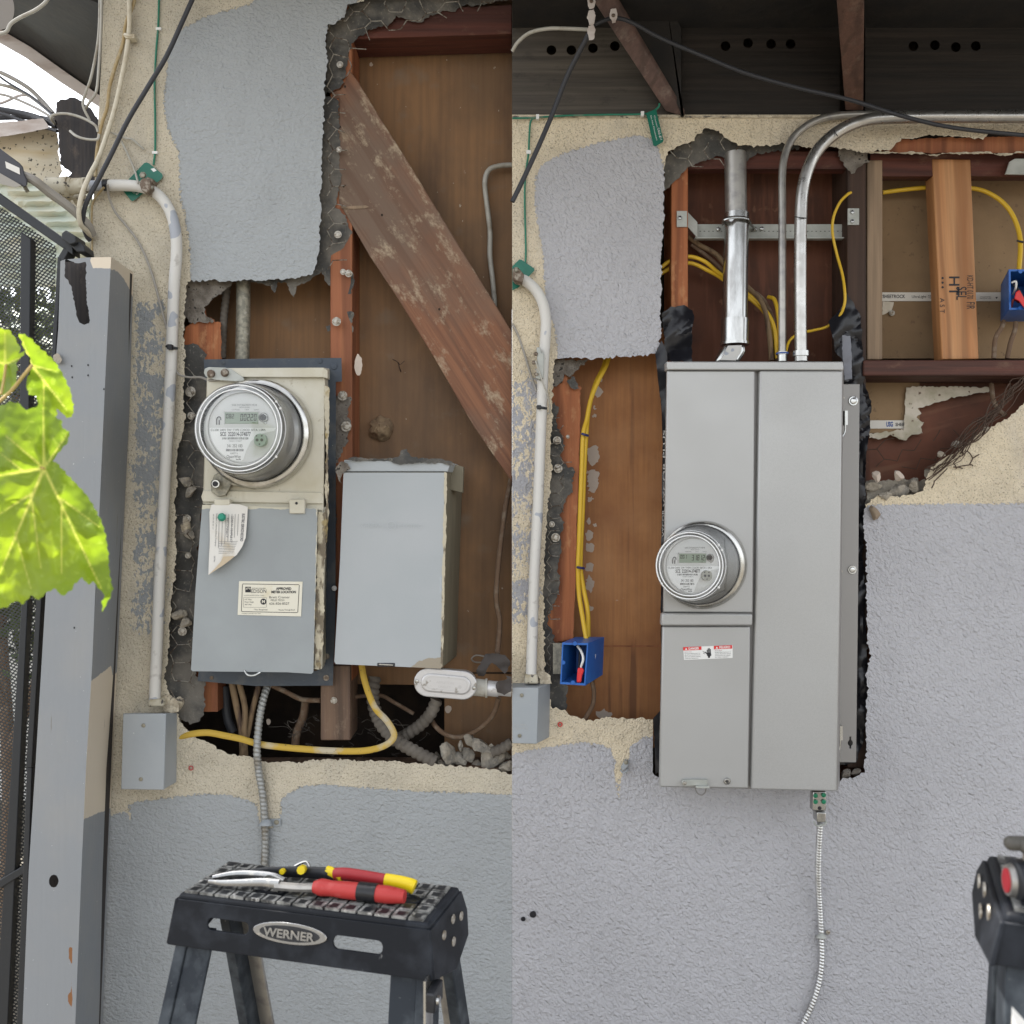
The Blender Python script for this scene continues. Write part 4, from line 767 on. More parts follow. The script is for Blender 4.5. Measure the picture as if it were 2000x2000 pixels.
# right face of the post runs back from the front edge: outline (front edge) -> (rear edge)
fe = [(217, 502), (212, 600), (203, 800), (194, 1000), (186, 1150), (180, 1300), (168, 1500), (159, 1700), (147, 2000), (128, 2500)]
re_ = [(261, 532), (258, 620), (253, 800), (243, 1000), (236, 1150), (229, 1300), (219, 1500), (211, 1700), (200, 2000), (184, 2500)]
def lerp_edge(E, y):
    for (x0, y0), (x1, y1) in zip(E, E[1:]):
        if y <= y1: t = (y - y0) / (y1 - y0); return x0 + (x1 - x0) * t
    return E[-1][0]
V = []; F = []; at = {}; at2 = {}; NI, NJ = 12, 200
for j in range(NJ + 1):
    for i in range(NI + 1):
        t = i / NI; y = 502 + t * 30 + (2500 - 502 - t * 30) * j / NJ
        x0 = lerp_edge(fe, y); x1 = lerp_edge(re_, max(y, 532)); x = x0 + (x1 - x0) * t
        V.append(W(x, y, -.18 + .165 * t)); idx = len(V) - 1
        b1 = 526 + t * t * 55; lo = 1330 - 40 * t + (22 if t > .8 else 0); hi = 1600 - 22 * t
        at[idx] = max(b1 - y, min(y - lo, hi - y)) / 30
for j in range(NJ):
    for i in range(NI): a = j * (NI + 1) + i; F.append((a, a + 1, a + NI + 2, a + NI + 1))
o = len(g.v); g.add(V, F)
for k_, v_ in at.items(): g.at['bare'][o + k_] = v_
g.make('post_shell', M_post, ps)
G().prism([(122, 512), (214, 508), (150, 2000), (132, 2500), (30, 2500), (60, 1700), (95, 1150)], -.13, -.03).make('post_core', M_burnt, ps)
for x, y in ((140, 715), (172, 713), (141, 737), (172, 733), (203, 760), (145, 1226)):
    G().poly(ell(x, y, 1.6, 2.2, 8), onw(-.1806)).make('nail_hole', M_ink, ps)

# ------------------------------------------------------------------ grape vine in the foreground
vn = thing('grape_vine', W(60, 900, -.86), 'bright green serrated grape leaves hanging in from the left edge', 'vine')
def leaf(out, veins, y, seed, tilt, lb):
    P = ragged(out, 1.2, 4, seed)
    Q = []
    for i, (x, yy) in enumerate(P):          # saw teeth
        ax, ay = P[i - 1]; bx, by = P[(i + 1) % len(P)]; l = math.hypot(bx - ax, by - ay) or 1
        t = ((i * 4) % 16) / 16; d = 3.0 * (t - .4); Q.append((x + (by - ay) / l * d, yy - (bx - ax) / l * d))
    def vd(x, yy):
        m = 99
        for (a, b, wv) in veins:
            dx, dy = b[0] - a[0], b[1] - a[1]; l = dx * dx + dy * dy; t = max(0, min(1, ((x - a[0]) * dx + (yy - a[1]) * dy) / l))
            m = min(m, math.hypot(x - a[0] - t * dx, yy - a[1] - t * dy) - wv * (1.2 - t))
        return m
    def dz(x, yy):
        return tilt(x, yy) + .010 * noz(x, yy, .016, seed) + .0016 * noz(x, yy, .06, seed) + .004 * min(1, max(0, vd(x, yy)) / 16) * -1
    G().slab(Q, y, y + .0006, grid=4, dy=dz, attrs=dict(vein=lambda x, yy: max(-.4, -vd(x, yy) / 10)), back=False).make('leaf', M_leaf, vn, sharp=80, label=lb)
L1 = [(-40, 800), (0, 793), (20, 785), (40, 790), (48, 800), (65, 797), (80, 790), (95, 800), (105, 812), (120, 820), (122, 838), (136, 842), (132, 865), (115, 885), (104, 900), (116, 908), (132, 928), (150, 945), (168, 965), (182, 985), (192, 1005), (206, 1040), (212, 1090), (214, 1125), (221, 1150), (214, 1168), (200, 1196), (199, 1175), (205, 1163), (190, 1148), (181, 1135), (174, 1143), (160, 1129), (146, 1140), (136, 1156), (121, 1165), (106, 1150), (90, 1158), (76, 1172), (60, 1163), (46, 1181), (30, 1174), (14, 1187), (-40, 1190)]
c0 = (86, 915)
V1 = [(c0, (0, 1120), 2.2), (c0, (-40, 935), 2), (c0, (85, 795), 1.6), (c0, (198, 1150), 1.8), (c0, (130, 850), 1.2), (c0, (10, 850), 1.3), ((60, 965), (80, 1110), 1), ((60, 965), (-10, 1010), 1), ((120, 980), (120, 1120), .9), ((45, 920), (0, 885), .8), ((120, 975), (195, 1030), .8), ((30, 1040), (60, 1150), .8)]
leaf(L1, V1, -.86, 5, lambda x, y: -.00010 * (y - 915) + (.0002 * (x - 120) if x > 120 else 0) - .05 * ((y - 800) / 400) ** 2 * 0, 'large lower grape leaf with pale veins')
L2 = [(36, 652), (48, 654), (60, 661), (80, 680), (105, 703), (124, 733), (138, 762), (144, 790), (141, 814), (130, 815), (118, 804), (110, 799), (112, 813), (95, 812), (76, 797), (72, 775), (56, 770), (50, 750), (55, 735), (62, 716), (58, 700), (46, 680)]
leaf(L2, [((62, 714), (130, 800), 1.6), ((62, 714), (42, 662), 1.2), ((62, 714), (110, 725), .9), ((85, 742), (85, 795), .8)], -.80, 9, lambda x, y: .0004 * (x - 62), 'pointed yellow green grape leaf beside the post')
L3 = [(-40, 640), (0, 641), (18, 644), (27, 655), (36, 672), (40, 684), (36, 692), (48, 684), (46, 694), (33, 706), (35, 722), (31, 735), (33, 750), (24, 765), (8, 772), (-40, 778)]
leaf(L3, [((10, 712), (-40, 690), 1.4), ((10, 712), (10, 650), 1.2), ((10, 712), (5, 765), 1.0), ((10, 712), (38, 700), 1.2)], -.79, 13, lambda x, y: -.0003 * (x - 10), 'upper left yellow green grape leaf')
G().tube([(63, 713, -.80), (45, 735, -.805), (20, 765, -.81), (-20, 800, -.83)], 3.4, n=8).tube([(12, 712, -.79), (8, 740, -.795), (2, 770, -.81)], 2.6, n=7).tube([(86, 915, -.86), (60, 900, -.85), (-20, 810, -.83)], 2.2, n=7).make('stem', M_stem, vn)
G().slab(ragged(ell(112, 701, 7, 10, 12, R(-30)), 2, 3, 91), -.19, -.182, grid=0).make('snail_shell', M_stone, label='tiny broken shell stuck on the grey post beside the leaf tip', cat='shell')

# ------------------------------------------------------------------ meter builder
def seg7(g, s, x, y, w, h, fm, th=None, slant=.06):
    th = th or h * .13
    SG = {'0': 'abcdef', '1': 'bc', '2': 'abged', '3': 'abgcd', '4': 'fgbc', '5': 'afgcd', '6': 'afgedc', '7': 'abc', '8': 'abcdefg', '9': 'abcdfg'}
    for ch in s:
        if ch in SG:
            e = th * .25
            R_ = dict(a=(e, 0, w - e, th), g=(e, h / 2 - th / 2, w - e, h / 2 + th / 2), d=(e, h - th, w - e, h), f=(0, e, th, h / 2 - e), b=(w - th, e, w, h / 2 - e), e=(0, h / 2 + e, th, h - e), c=(w - th, h / 2 + e, w, h - e))
            for k in SG[ch]:
                a, b, c, d = R_[k]; P = [(a, b), (c, b), (c, d), (a, d)]
                g.poly([(x + p + slant * (h - q), y + q) for p, q in P], fm)
        x += w * 1.28
    return g
def barcode(g, x0, x1, y0, y1, fm, seed):
    r = random.Random(seed); x = x0
    while x < x1: w_ = r.choice((.5, .8, 1.3)); g.poly([(x, y0), (x + w_, y0), (x + w_, y1), (x, y1)], fm); x += w_ + r.choice((.5, .9, 1.2))
    return g
def meter(base, front, yb, yf, lcd_text, label, tiny, dial_tint, face_off=(0, 0), face_r=.76):
    bx, by, br = base; fx, fy, fr = front; L = lambda t: (bx + (fx - bx) * t, by + (fy - by) * t)
    Y = lambda t: yb + (yf - yb) * t
    root = thing('electric_meter', W(bx, by, yb), label, 'electric meter')
    def ring(t, r): c = L(t); return (c[0], c[1], r, Y(t))
    G().loft([ring(0, br), ring(.10, br), ring(.15, br * .975), ring(.17, br * .93)], 64).make('base_ring', M_ring, root)
    G().loft([ring(.16, br * .90), ring(.24, br * .90)], 64).make('seal_band', M_sdark, root)
    G().loft([ring(.24, br * .88), ring(.34, br * .865), ring(.38, br * .80), ring(.80, fr * .86)], 64).make('core', M_core, root)
    # clear cover: shell with thickness
    outer = [ring(.22, br * .93), ring(.30, br * .925), ring(.33, br * .885), ring(.70, (br * .3 + fr * .7) * .955), ring(.86, fr * .985), ring(.90, fr), ring(.965, fr), ring(1.0, fr * .965), ring(1.0, fr * .86), ring(.965, fr * .82)]
    inner = [(a, b, r - 1.6, y + .0014) for a, b, r, y in outer[:-1]][::-1]
    c1 = outer[-1]; g = G(); g.loft(outer + [(c1[0], c1[1], .01, c1[3])], 72, caps=(0, 0)); g.loft([(c1[0], c1[1], .01, c1[3] + .0016), (c1[0], c1[1], fr * .81, c1[3] + .0016)] + inner, 72, caps=(0, 0))
    g.make('clear_cover', M_glass, root, sharp=50)
    g = G(); tb = outer[5]
    for a in (-38, -28, 38, 150, 205, 140): x = tb[0] + math.cos(R(a)) * fr * .99; y = tb[1] + math.sin(R(a)) * fr * .99; g.tube([(x, y, Y(.88)), (x + 1, y + 1, Y(.97))], 2.6, n=6, sm=1)
    g.make('cover_lug', M_white, root)
    for tt, r_ in ((1.0, .955), (1.0, .865), (.90, .995)):  # thin pale rings added as the cover's edge highlights
        g = G(); c = L(tt); g.tube([W(c[0] + fr * r_ * math.cos(R(a)), c[1] + fr * r_ * math.sin(R(a)), Y(tt)) for a in range(0, 361, 6)], .0010, n=6, sm=1, raw=True).make('rim_highlight', M_rim, root)
    t0 = .86; fcx, fcy = L(t0); fcx += face_off[0]; fcy += face_off[1]; yF = Y(t0); Rr = fr * face_r
    face = G().loft([(fcx, fcy, Rr, yF), (fcx, fcy, Rr, yF + .02)], 56).make('face', M_face, root)
    G().loft([(fcx, fcy, Rr * 1.10, yF + .012), (fcx, fcy, Rr * 1.10, yF - .003), (fcx, fcy, Rr * 1.03, yF - .003), (fcx, fcy, Rr * 1.0, yF)], 56, caps=(0, 0)).make('face_bezel', M_core, root)
    q = onw(yF - .0006); u = Rr / 66.0
    X = lambda a: fcx + a * u; Z = lambda a: fcy + a * u
    lab = [(X(-66 + 1.0), Z(-2)), (X(62), Z(-2))]
    arc = [(X(64 * math.cos(R(a))), Z(64 * math.sin(R(a)))) for a in range(4, 96, 6)]
    P = [(X(-64), Z(0))] + [(X(62), Z(0)), (X(58), Z(6)), (X(46), Z(8)), (X(30), Z(13)), (X(14), Z(26)), (X(5), Z(44)), (X(0), Z(60)), (X(-4), Z(63.5))] + [(X(64 * math.cos(R(a))), Z(64 * math.sin(R(a)))) for a in range(98, 180, 6)]
    pl = G().poly(P, onw(yF - .0004)).make('label_plate', M_plate, face)
    g = G(); q2 = onw(yF - .0007)
    g.text(tiny, X(-62), Z(6), w=104 * u, h=4.2 * u, fm=q2)
    g.text('SCE  222014-374877', X(-44), Z(15.5), w=58 * u, h=7.6 * u, fm=q2, bold=.02)
    barcode(g, X(-40), X(8), Z(18), Z(22), q2, 2); g.text('341 252 183', X(-31), Z(37), w=29 * u, h=5.8 * u, fm=q2)
    g.text('*222014 374877*', X(-28), Z(26), w=26 * u, h=2 * u, fm=q2)
    barcode(g, X(-33), X(0), Z(40), Z(44.5), q2, 5); g.text('020711', X(-25), Z(50), w=14 * u, h=3 * u, fm=q2); g.text('OpenWay', X(-32), Z(57.5), w=27 * u, h=5.6 * u, fm=q2)
    g.text('Itron', X(-14), Z(61), w=9 * u, h=2.4 * u, fm=q2, bold=.03)
    g.make('lettering', M_ink, pl, smooth=False)
    g = G(); g.text('SOLID STATE ELECTRICITY METER', X(-22), Z(-42), w=48 * u, h=3.2 * u, fm=q).text('OPENWAY CENTRON', X(-8), Z(-38), w=20 * u, h=2.2 * u, fm=q).text('CHANGE         TEST         RESET', X(-22), Z(-33.5), w=52 * u, h=2 * u, fm=q)
    g.tube([X_ for X_ in [(X(-51), Z(-6), yF - .001), (X(-51), Z(-16), yF - .001), (X(-48), Z(-21), yF - .001), (X(-44), Z(-20), yF - .001), (X(-43), Z(-15), yF - .001)]], 1.0 * u, n=4, sm=3).tube([(X(-46), Z(-6), yF - .001), (X(-46), Z(-15), yF - .001)], 1.0 * u, n=4, sm=1)
    g.make('lettering', M_inkL, face, smooth=False)
    ld = G().rect(X(-36), Z(-30), X(28), Z(-8), yF - .0016, yF).make('display', M_lcd, face, bevel=.0004)
    G().rect(X(-37.5), Z(-31.5), X(29.5), Z(-29.7), yF - .003, yF).rect(X(-37.5), Z(-31.5), X(-35.6), Z(-7), yF - .003, yF).make('display_frame', M_core, face)
    g = G(); q3 = onw(yF - .0019)
    seg7(g, lcd_text[0], X(-33), Z(-26.5), 4.2 * u, 8.5 * u, q3); seg7(g, lcd_text[1], X(-6), Z(-26.5), 5.0 * u, 13.0 * u, q3, th=1.4 * u)
    g.text('KWH', X(17), Z(-9.2), w=5 * u, h=1.8 * u, fm=q3); g.make('digits', M_lcdS, ld, smooth=False)
    G().loft([(X(38), Z(-20), 9 * u, yF), (X(38), Z(-20), 9 * u, yF - .004), (X(38), Z(-20), 7.4 * u, yF - .006)], 24).prism([(X(38), Z(-16)), (X(47), Z(-16)), (X(43), Z(-8)), (X(40), Z(-8))], yF - .002, yF).make('reset_button', M_steel, face)
    G().loft([(X(37), Z(-20), 6.4 * u, yF - .0055), (X(37), Z(-20), 6 * u, yF - .008)], 20).make('optical_port', M_ink, face)
    G().prism(rrect(X(20), Z(11), X(43), Z(35), 10 * u), yF - .012, yF).make('terminal_knob', mat('knob_' + dial_tint[0], dial_tint[1], .4), face, bevel=.0008)
    g = G()
    for a, b, r in ((26, 23, 3), (35, 23, 3), (30.5, 31, 1.7), (35, 15, 1.7), (25, 15, 1.5)): g.poly(ell(X(a), Z(b), r * u, n=12), onw(yF - .0124))
    g.make('terminal_holes', M_inkL, face)
    return root
# ------------------------------------------------------------------ old meter panel
op = thing('meter_cabinet', W(500, 1340, 0), 'old chipped cream and grey meter panel on a navy mounting plate', 'electrical panel')
G().slab([(398, 702), (530, 700), (667, 699), (668, 745), (656, 746), (656, 1000), (655, 1200), (650, 1339), (500, 1340), (386, 1330), (388, 1310), (620, 1310), (638, 760), (400, 745)], .0, .006, grid=0).make('mounting_plate', M_navy, op)
for x, y, r in ((436, 708, 3), (625, 705, 3.4), (652, 715, 5), (638, 1282, 4.5), (637, 1324, 4.5), (413, 1324, 3)):
    G().bolt(x, y, -.0004, r, .002, 1.3).make('rivet', M_rust if y > 1200 else M_navy, op)
fb = [(405, 737), (636, 737), (630, 1000), (397, 990)]
def chipE(x, y): return -1
en = G().prism([(404, 735), (635, 735), (632, 996), (396, 984)], -.085, 0, [(412, 738), (641, 738), (636, 1300), (402, 980)])
en.make('enclosure', M_cencl, op, bevel=.002)
G().prism([(400, 984), (637, 990), (629, 1307), (380, 1300)], -.080, 0, [(410, 985), (640, 985), (634, 1300), (398, 1292)]).make('enclosure', M_cencl, op, bevel=.002)
G().slab(ragged([(622, 1000), (636, 1000), (636, 1060), (632, 1120), (633, 1200), (628, 1300), (626, 1307), (613, 1307), (616, 1200), (619, 1080)], 2.2, 4, 101), -.0925, -.080, grid=6).make('chipped_edge', M_chip, op)
G().slab(ragged([(633, 752), (643, 756), (641, 900), (642, 1000), (638, 1060), (634, 1060), (636, 900), (634, 800)], 1.6, 4, 102), -.0865, -.03, grid=6).make('chipped_edge', M_chip, op)
G().prism([(404, 719), (632, 718), (640, 724), (640, 740), (632, 737), (405, 736)], -.094, 0, [(410, 722), (644, 720), (644, 722), (644, 742), (642, 742), (412, 740)]).make('top_cap', M_cencl, op, bevel=.0015)
G().slab([(397, 958), (628, 962), (632, 972), (631, 984), (396, 980), (393, 970)], -.0905, -.083, grid=0).make('lower_lip', M_cencl, op, bevel=.001)
def chipD(x, y): return max(6 - (y - 990), 5 - (x - 392 - (1000 - y) * .06) * 0 - 99, (x - (614 - (y - 990) * .02)) - 3) / 20 - .1
G().slab([(395, 986), (420, 986), (560, 991), (617, 993), (620, 996), (619, 1060), (615, 1200), (612, 1313), (608, 1316), (560, 1313), (376, 1311), (373, 1308), (382, 1150)], -.1, -.086, grid=9, attrs=dict(chip=chipD)).make('lower_door', M_lid, op, bevel=.0015, label='blue grey hinged door with chipped upper edge')
for x0, y0, x1, y1 in ((418, 975, 449, 987), (565, 975, 595, 1003)):
    G().rect(x0, y0, x1, y1, -.106, -.09).make('hinge_clip', M_cencl, op, bevel=.0015)
G().bolt(579, 983, -.1065, 2.6, .001, 0).make('screw', M_ink, op)
G().tube([(478, 1310, -.10), (484, 1318, -.105), (496, 1319, -.105), (508, 1313, -.10)], 2.2, n=6).make('seal_ring', M_zinc, op)
lp = thing('lug_plate', W(435, 728, -.09), 'slotted grey lug plate with two rusty screws above the old meter', 'lug plate')
G().slab([(398, 728), (400, 720), (408, 717), (440, 718), (452, 721), (476, 738), (478, 744), (460, 745), (420, 742), (402, 736)], -.098, -.094, grid=0).make('plate', M_gstrut, lp, bevel=.0008)
for x, y in ((412, 730), (439, 728)): G().bolt(x, y, -.098, 6.6, .007, 1.25).make('screw', M_rust, lp)
lc = thing('meter_seal_lock', W(425, 945, -.09), 'worn steel barrel lock on a bent bracket at the lower left of the old meter', 'lock')
G().prism([(418, 928), (428, 922), (452, 938), (450, 950), (440, 968), (425, 970), (412, 960), (412, 944)], -.10, -.088).tube([(450, 944, -.10), (475, 950, -.10), (500, 953, -.10)], 3, n=6, flat=.4).make('bracket', M_galv, lc, bevel=.001)
G().loft([(421, 945, 9.5, -.10), (421, 945, 9.5, -.113), (421, 945, 7.5, -.116)], 20).make('barrel', M_ring, lc)
G().loft([(420, 945, 5.4, -.1158), (420, 945, 5, -.118)], 16).make('keyhole', M_ink, lc)
meter((504, 848, 107), (466, 836, 88), -.088, -.245, ('082', '00220'), 'large dusty glass electric meter reading 00220 on the old cream panel', 'CL200 240V 3W TYPE C2SOD 30TA 1.0Kh', ('green', (.42, .50, .45)), face_off=(4, -2), face_r=.77)
# paper record
pc = thing('record_card', W(440, 1000, -.106), 'curled white service record card hanging from a tack on the old panel', 'card')
def curl(x, y):
    t = max(0, (y - 1040) / 80 + (x - 430) / 120); return -.012 * t * t - .002
cd = G().slab([(413, 986), (425, 984), (440, 985), (448, 984), (468, 985), (484, 990), (483, 1010), (480, 1050), (473, 1068), (462, 1084), (440, 1101), (422, 1112), (407, 1123), (408, 1090), (410, 1050), (409, 1000)], -.1035, -.1030, grid=5, dy=curl).make('card', M_paper, pc)
qc = lambda x, y: W(x, y, -.1035 + curl(x, y) - .0006)
g = G(); g.text('ELECTRIC SERVICE RECORD', 473, 1003, w=54, h=5, fm=qc, rot=R(94), bold=.03).text('Southern California Edison Company', 422, 1003, w=64, h=2.8, fm=qc, rot=R(92)).text('Job No.', 418, 1086, w=12, h=3, fm=qc, rot=R(94)).text('00 00 00 00 17', 416, 1004, w=30, h=2, fm=qc, rot=R(92))
g.text('2240 N  MAPLE ST', 452, 1008, w=52, h=4, fm=qc, rot=R(93)).text('RECONNECT', 443, 1012, w=38, h=3.5, fm=qc, rot=R(93))
for k in range(7):
    x = 428 + k * 6.2; g.poly([(x, 1004), (x + .7, 1004), (x - 1.4, 1004 + 66 - k * 4), (x - 2.1, 1004 + 66 - k * 4)], qc)
for k in range(8):
    y = 1058 + k * 3.2; g.poly([(427, y), (464 - k * 1.2, y - 1), (464 - k * 1.2, y - .4), (427, y + .6)], qc)
g.make('lettering', M_inkL, pc, smooth=False)
G().slab([(431, 1097), (436, 1087), (458, 1086), (452, 1092), (436, 1104), (416, 1117), (407, 1123), (420, 1110)], -.122, -.1212, grid=6, dy=lambda x, y: .008 * (1123 - y) / 36).make('folded_corner', M_paperB, pc)
G().loft([(433, 1010, 8, -.11), (433, 1010, 8.2, -.116), (432, 1009, 5, -.121)], 18).make('tack', mat('green_tack', (.02, .25, .17), .5), pc)
st = G().slab([(467, 1135), (591, 1136), (588, 1204), (464, 1201)], -.1012, -.1005, grid=0).make('sticker', M_stick, bpy.data.objects['lower_door'] if 0 else op)
q = onw(-.1015)
g = G()
def frame(g, P, t, q_):
    for (a, b), (c, d) in zip(P, P[1:] + P[:1]):
        l = math.hypot(c - a, d - b); nx, ny = (d - b) / l * t, -(c - a) / l * t
        g.poly([(a, b), (c, d), (c - nx, d - ny), (a - nx, b - ny)], q_)
frame(g, [(474, 1141), (584, 1142.5), (581, 1196), (472, 1194)], -1.1, q)
g.text('EDISON', 491, 1158, w=29, h=7, fm=q).text('SOUTHERN CALIFORNIA', 492, 1150, w=27, h=2, fm=q).text('An EDISON INTERNATIONAL Company', 476, 1163.5, w=40, h=1.6, fm=q)
g.text('APPROVED', 539, 1152, w=30, h=4.6, fm=q, bold=.04).text('METER LOCATION', 530, 1158.5, w=48, h=4.6, fm=q, bold=.04)
g.text('Brett Cramer', 526, 1168.5, w=40, h=4.4, fm=q).text('FIELD TECH', 529, 1174, w=26, h=3.6, fm=q).text('626-826-8527', 526, 1181, w=39, h=4.4, fm=q)
g.text("6'3\" Max.", 478, 1172, w=14, h=2.6, fm=q).text('Meter Height', 478, 1177, w=18, h=2.6, fm=q).text("4'0\" Min.", 478, 1182, w=14, h=2.6, fm=q).text('*Fee Required', 496, 1192, w=26, h=2.8, fm=q).text('*Access Through Roof', 543, 1192.5, w=33, h=2.8, fm=q).text('IF PANEL IS MOVED CALL FIRST', 472, 1199, w=38, h=1.5, fm=q)
g.poly(ell(514.5, 1175, 6, n=20), q); frame(g, [(476, 1167), (520, 1167), (520, 1186), (476, 1186)], -.4, q)
g.poly([(479, 1146), (490, 1146), (490, 1157), (479, 1157)], q); g.make('lettering', M_ink, st, smooth=False)
g = G(); q = onw(-.1018)
for k in range(7): a = R(200 + k * 20); g.poly([(485 + math.cos(a) * 2, 1153 + math.sin(a) * 2), (485 + math.cos(a + .2) * 6, 1153 + math.sin(a + .2) * 6), (485 + math.cos(a - .0) * 6, 1153 + math.sin(a) * 6)], q)
g.text('M', 511.5, 1177.5, w=6, h=5, fm=q, bold=.05); g.make('emblem', M_stick, st, smooth=False)

# ------------------------------------------------------------------ grey breaker box on the left half
ge = thing('breaker_box', W(770, 1300, 0), 'grey breaker box with embossed lettering and dirt along its top edge', 'breaker box')
G().prism([(672, 921), (872, 921), (863, 1305), (655, 1296)], -.070, .10, [(688, 918), (904, 914), (892, 1282), (676, 1278)]).make('body', M_geside, ge, bevel=.002)
G().prism([(672, 898), (874, 901), (880, 906), (874, 922), (869, 921), (671, 921)], -.076, .02, [(682, 900), (884, 904), (896, 908), (890, 924), (884, 922), (682, 921)]).make('top_cap', M_gebox, ge, bevel=.0015)
G().prism([(874, 902), (905, 912), (903, 962), (876, 955)], -.02, .02).make('side_lip', M_geside, ge)
def chipG(x, y): return max(min((y - 1278) / 26, 1) * max(0, (x - 790) / 60) - .25, (x + (y - 1100) * .023 - 868) / 8)
dr = G().slab([(671, 923), (868, 923), (866, 1100), (861, 1306), (800, 1303), (656, 1297), (653, 1292), (664, 1100)], -.0775, -.070, grid=10, attrs=dict(chip=chipG)).make('door', M_gebox, ge, bevel=.001)
G().slab(ragged([(868, 922), (873, 924), (872, 1000), (867, 1200), (865, 1303), (861, 1304), (864, 1100)], 1.2, 4, 111), -.0782, -.065, grid=6).make('chipped_edge', M_chip, ge)
q = onw(-.0783)
g = G(); g.text('GENERAL', 706, 1030, w=44, h=7.2, fm=q, bold=.01).text('ELECTRIC', 777, 1031, w=46, h=7.2, fm=q, bold=.01)
g.loft([(764.5, 1026.5, 9, -.0776), (764.5, 1026.5, 9, -.0784), (764.5, 1026.5, 7.4, -.0784), (764.5, 1026.5, 7.4, -.0776)], 28, caps=(0, 0)).text('GE', 758.5, 1030, w=12, h=7.5, fm=q)
g.make('embossed_lettering', mat('lightened_enamel', (.42, .445, .46), .42), dr, smooth=False)  # same enamel as the door, lightened as if the letters catch light
G().rect(737, 1295, 771, 1302, -.0785, -.07).make('latch_slot', M_ink, ge)
G().tube([(740, 1297.5, -.08), (768, 1299, -.08)], 1.6, n=6, sm=1).make('latch_wire', M_zinc, ge)
G().slab(ragged([(672, 898), (690, 893), (720, 896), (745, 895), (780, 893), (783, 880), (796, 876), (802, 890), (830, 895), (862, 897), (884, 902), (886, 910), (878, 908), (860, 904), (790, 905), (775, 906), (762, 900), (700, 900)], 2.0, 4, 113), -.080, -.074, grid=6, wob=.01).make('torn_felt', M_felt, ge)
G().slab(ragged([(655, 916), (668, 900), (682, 905), (684, 914), (672, 922), (664, 935), (668, 945), (662, 940)], 2.2, 4, 114), -.078, -.06, grid=6, wob=.01).make('dirt_clump', M_mud, ge)
G().bolt(653, 1149, -.006, 4.6, .003, 1.15).make('plate_screw', M_white, op)

# ------------------------------------------------------------------ conduit body
cbd = thing('conduit_body', W(870, 1336, -.04), 'dusty silver oval conduit body hanging under the grey breaker box', 'conduit body')
def oval(cx, cy, a, b, rot, n=14):
    o = []
    for s_ in (1, -1):
        for k in range(n + 1):
            t = R(-90 + 180 * k / n) if s_ > 0 else R(90 + 180 * k / n)
            x = (a - b) * s_ + b * math.cos(t); y = b * math.sin(t); o.append((cx + x * math.cos(rot) - y * math.sin(rot), cy + x * math.sin(rot) + y * math.cos(rot)))
    return o
ro = R(5)
G().prism(oval(871, 1337, 58, 24, ro), -.066, -.02).make('body', M_alu, cbd, bevel=.002)
G().prism(oval(870, 1336, 62, 28, ro), -.072, -.067).prism(oval(871, 1336, 48, 17, ro), -.076, -.071, oval(871, 1336, 50, 19, ro)).make('cover', M_alu, cbd, bevel=.002)
q = onw(-.0763)
g = G(); frame(g, oval(872, 1336, 41, 12, ro), .8, q)
g.text('APPLETON', 852, 1334, w=34, h=4.4, fm=q, rot=ro).text('UNILET', 856, 1343, w=24, h=4.4, fm=q, rot=ro); g.poly(ell(898, 1342, 3.6), q)
g.make('embossed_lettering', mat('worn_embossing', (.50, .49, .48), .5, .3), cbd, smooth=False)
for x, y in ((814, 1331), (926, 1344)): G().bolt(x, y, -.072, 3.8, .003, 1.1).make('screw', M_zinc, cbd)
G().tube([(925, 1342, -.045), (948, 1344, -.045)], 17, n=16, sm=1).tube([(948, 1344, -.045), (952, 1344, -.045)], 19, n=16, sm=1).make('hub', M_gcabL, cbd)
G().tube([(950, 1344, -.045), (999, 1348, -.045)], 13, n=16, sm=1).tube([(952, 1344, -.045), (974, 1346, -.045)], 15.5, n=16, sm=1).make('connector', M_alu, cbd)
G().slab(ragged([(930, 1310), (944, 1285), (948, 1278), (962, 1276), (985, 1280), (995, 1290), (996, 1300), (986, 1316), (972, 1302), (960, 1294), (952, 1306), (945, 1320), (935, 1320)], 1.5, 4, 121), -.03, -.026, grid=6, dy=lambda x, y: .012 * noz(x, y, .05, 3)).slab(ragged([(985, 1316), (999, 1322), (999, 1350), (985, 1358), (972, 1352), (968, 1338), (974, 1330), (990, 1326)], 1.5, 4, 122), -.066, -.062, grid=6, dy=lambda x, y: .012 * noz(x, y, .05, 9)).make('loose_black_tape', mat('old_black_tape', (.05, .042, .038), .7), label='loose strip of old black tape over the conduit body connector', cat='tape')

# ------------------------------------------------------------------ cables in the left cavity
cable('yellow_cable', [(706, 1297, .01), (711, 1325, .0), (722, 1360, -.005), (735, 1386, -.008), (754, 1406, -.01), (767, 1426, -.01), (769, 1440, -.012), (757, 1453, -.015), (735, 1462, -.018), (700, 1467, -.018), (640, 1466, -.016), (570, 1461, -.012), (510, 1454, -.008), (470, 1443, -.006), (440, 1437, -.004), (405, 1431, -.002), (372, 1434, -.001), (346, 1441, .004)], 6.2, M_yelD, 'dusty flat yellow cable looping across the bottom of the left cavity', n=10, flat=.55)
q = None
cable('armoured_cable', [(524, 1336, .03), (516, 1360, .01), (509, 1390, -.004), (504, 1430, -.012), (502, 1470, -.016), (506, 1510, -.012), (513, 1550, -.010), (517, 1600, -.010), (518, 1650, -.010), (514, 1710, -.010), (502, 1800, -.010), (494, 1900, -.010), (490, 2100, -.010), (488, 2400, -.010)], 7.6, M_mcL, 'grey armoured cable running from the left cavity down behind the ladder', n=10, rib=(.0082, .26))
sp = thing('pipe_strap', W(520, 1606, -.01), 'small painted strap screwed over the grey armoured cable', 'strap')
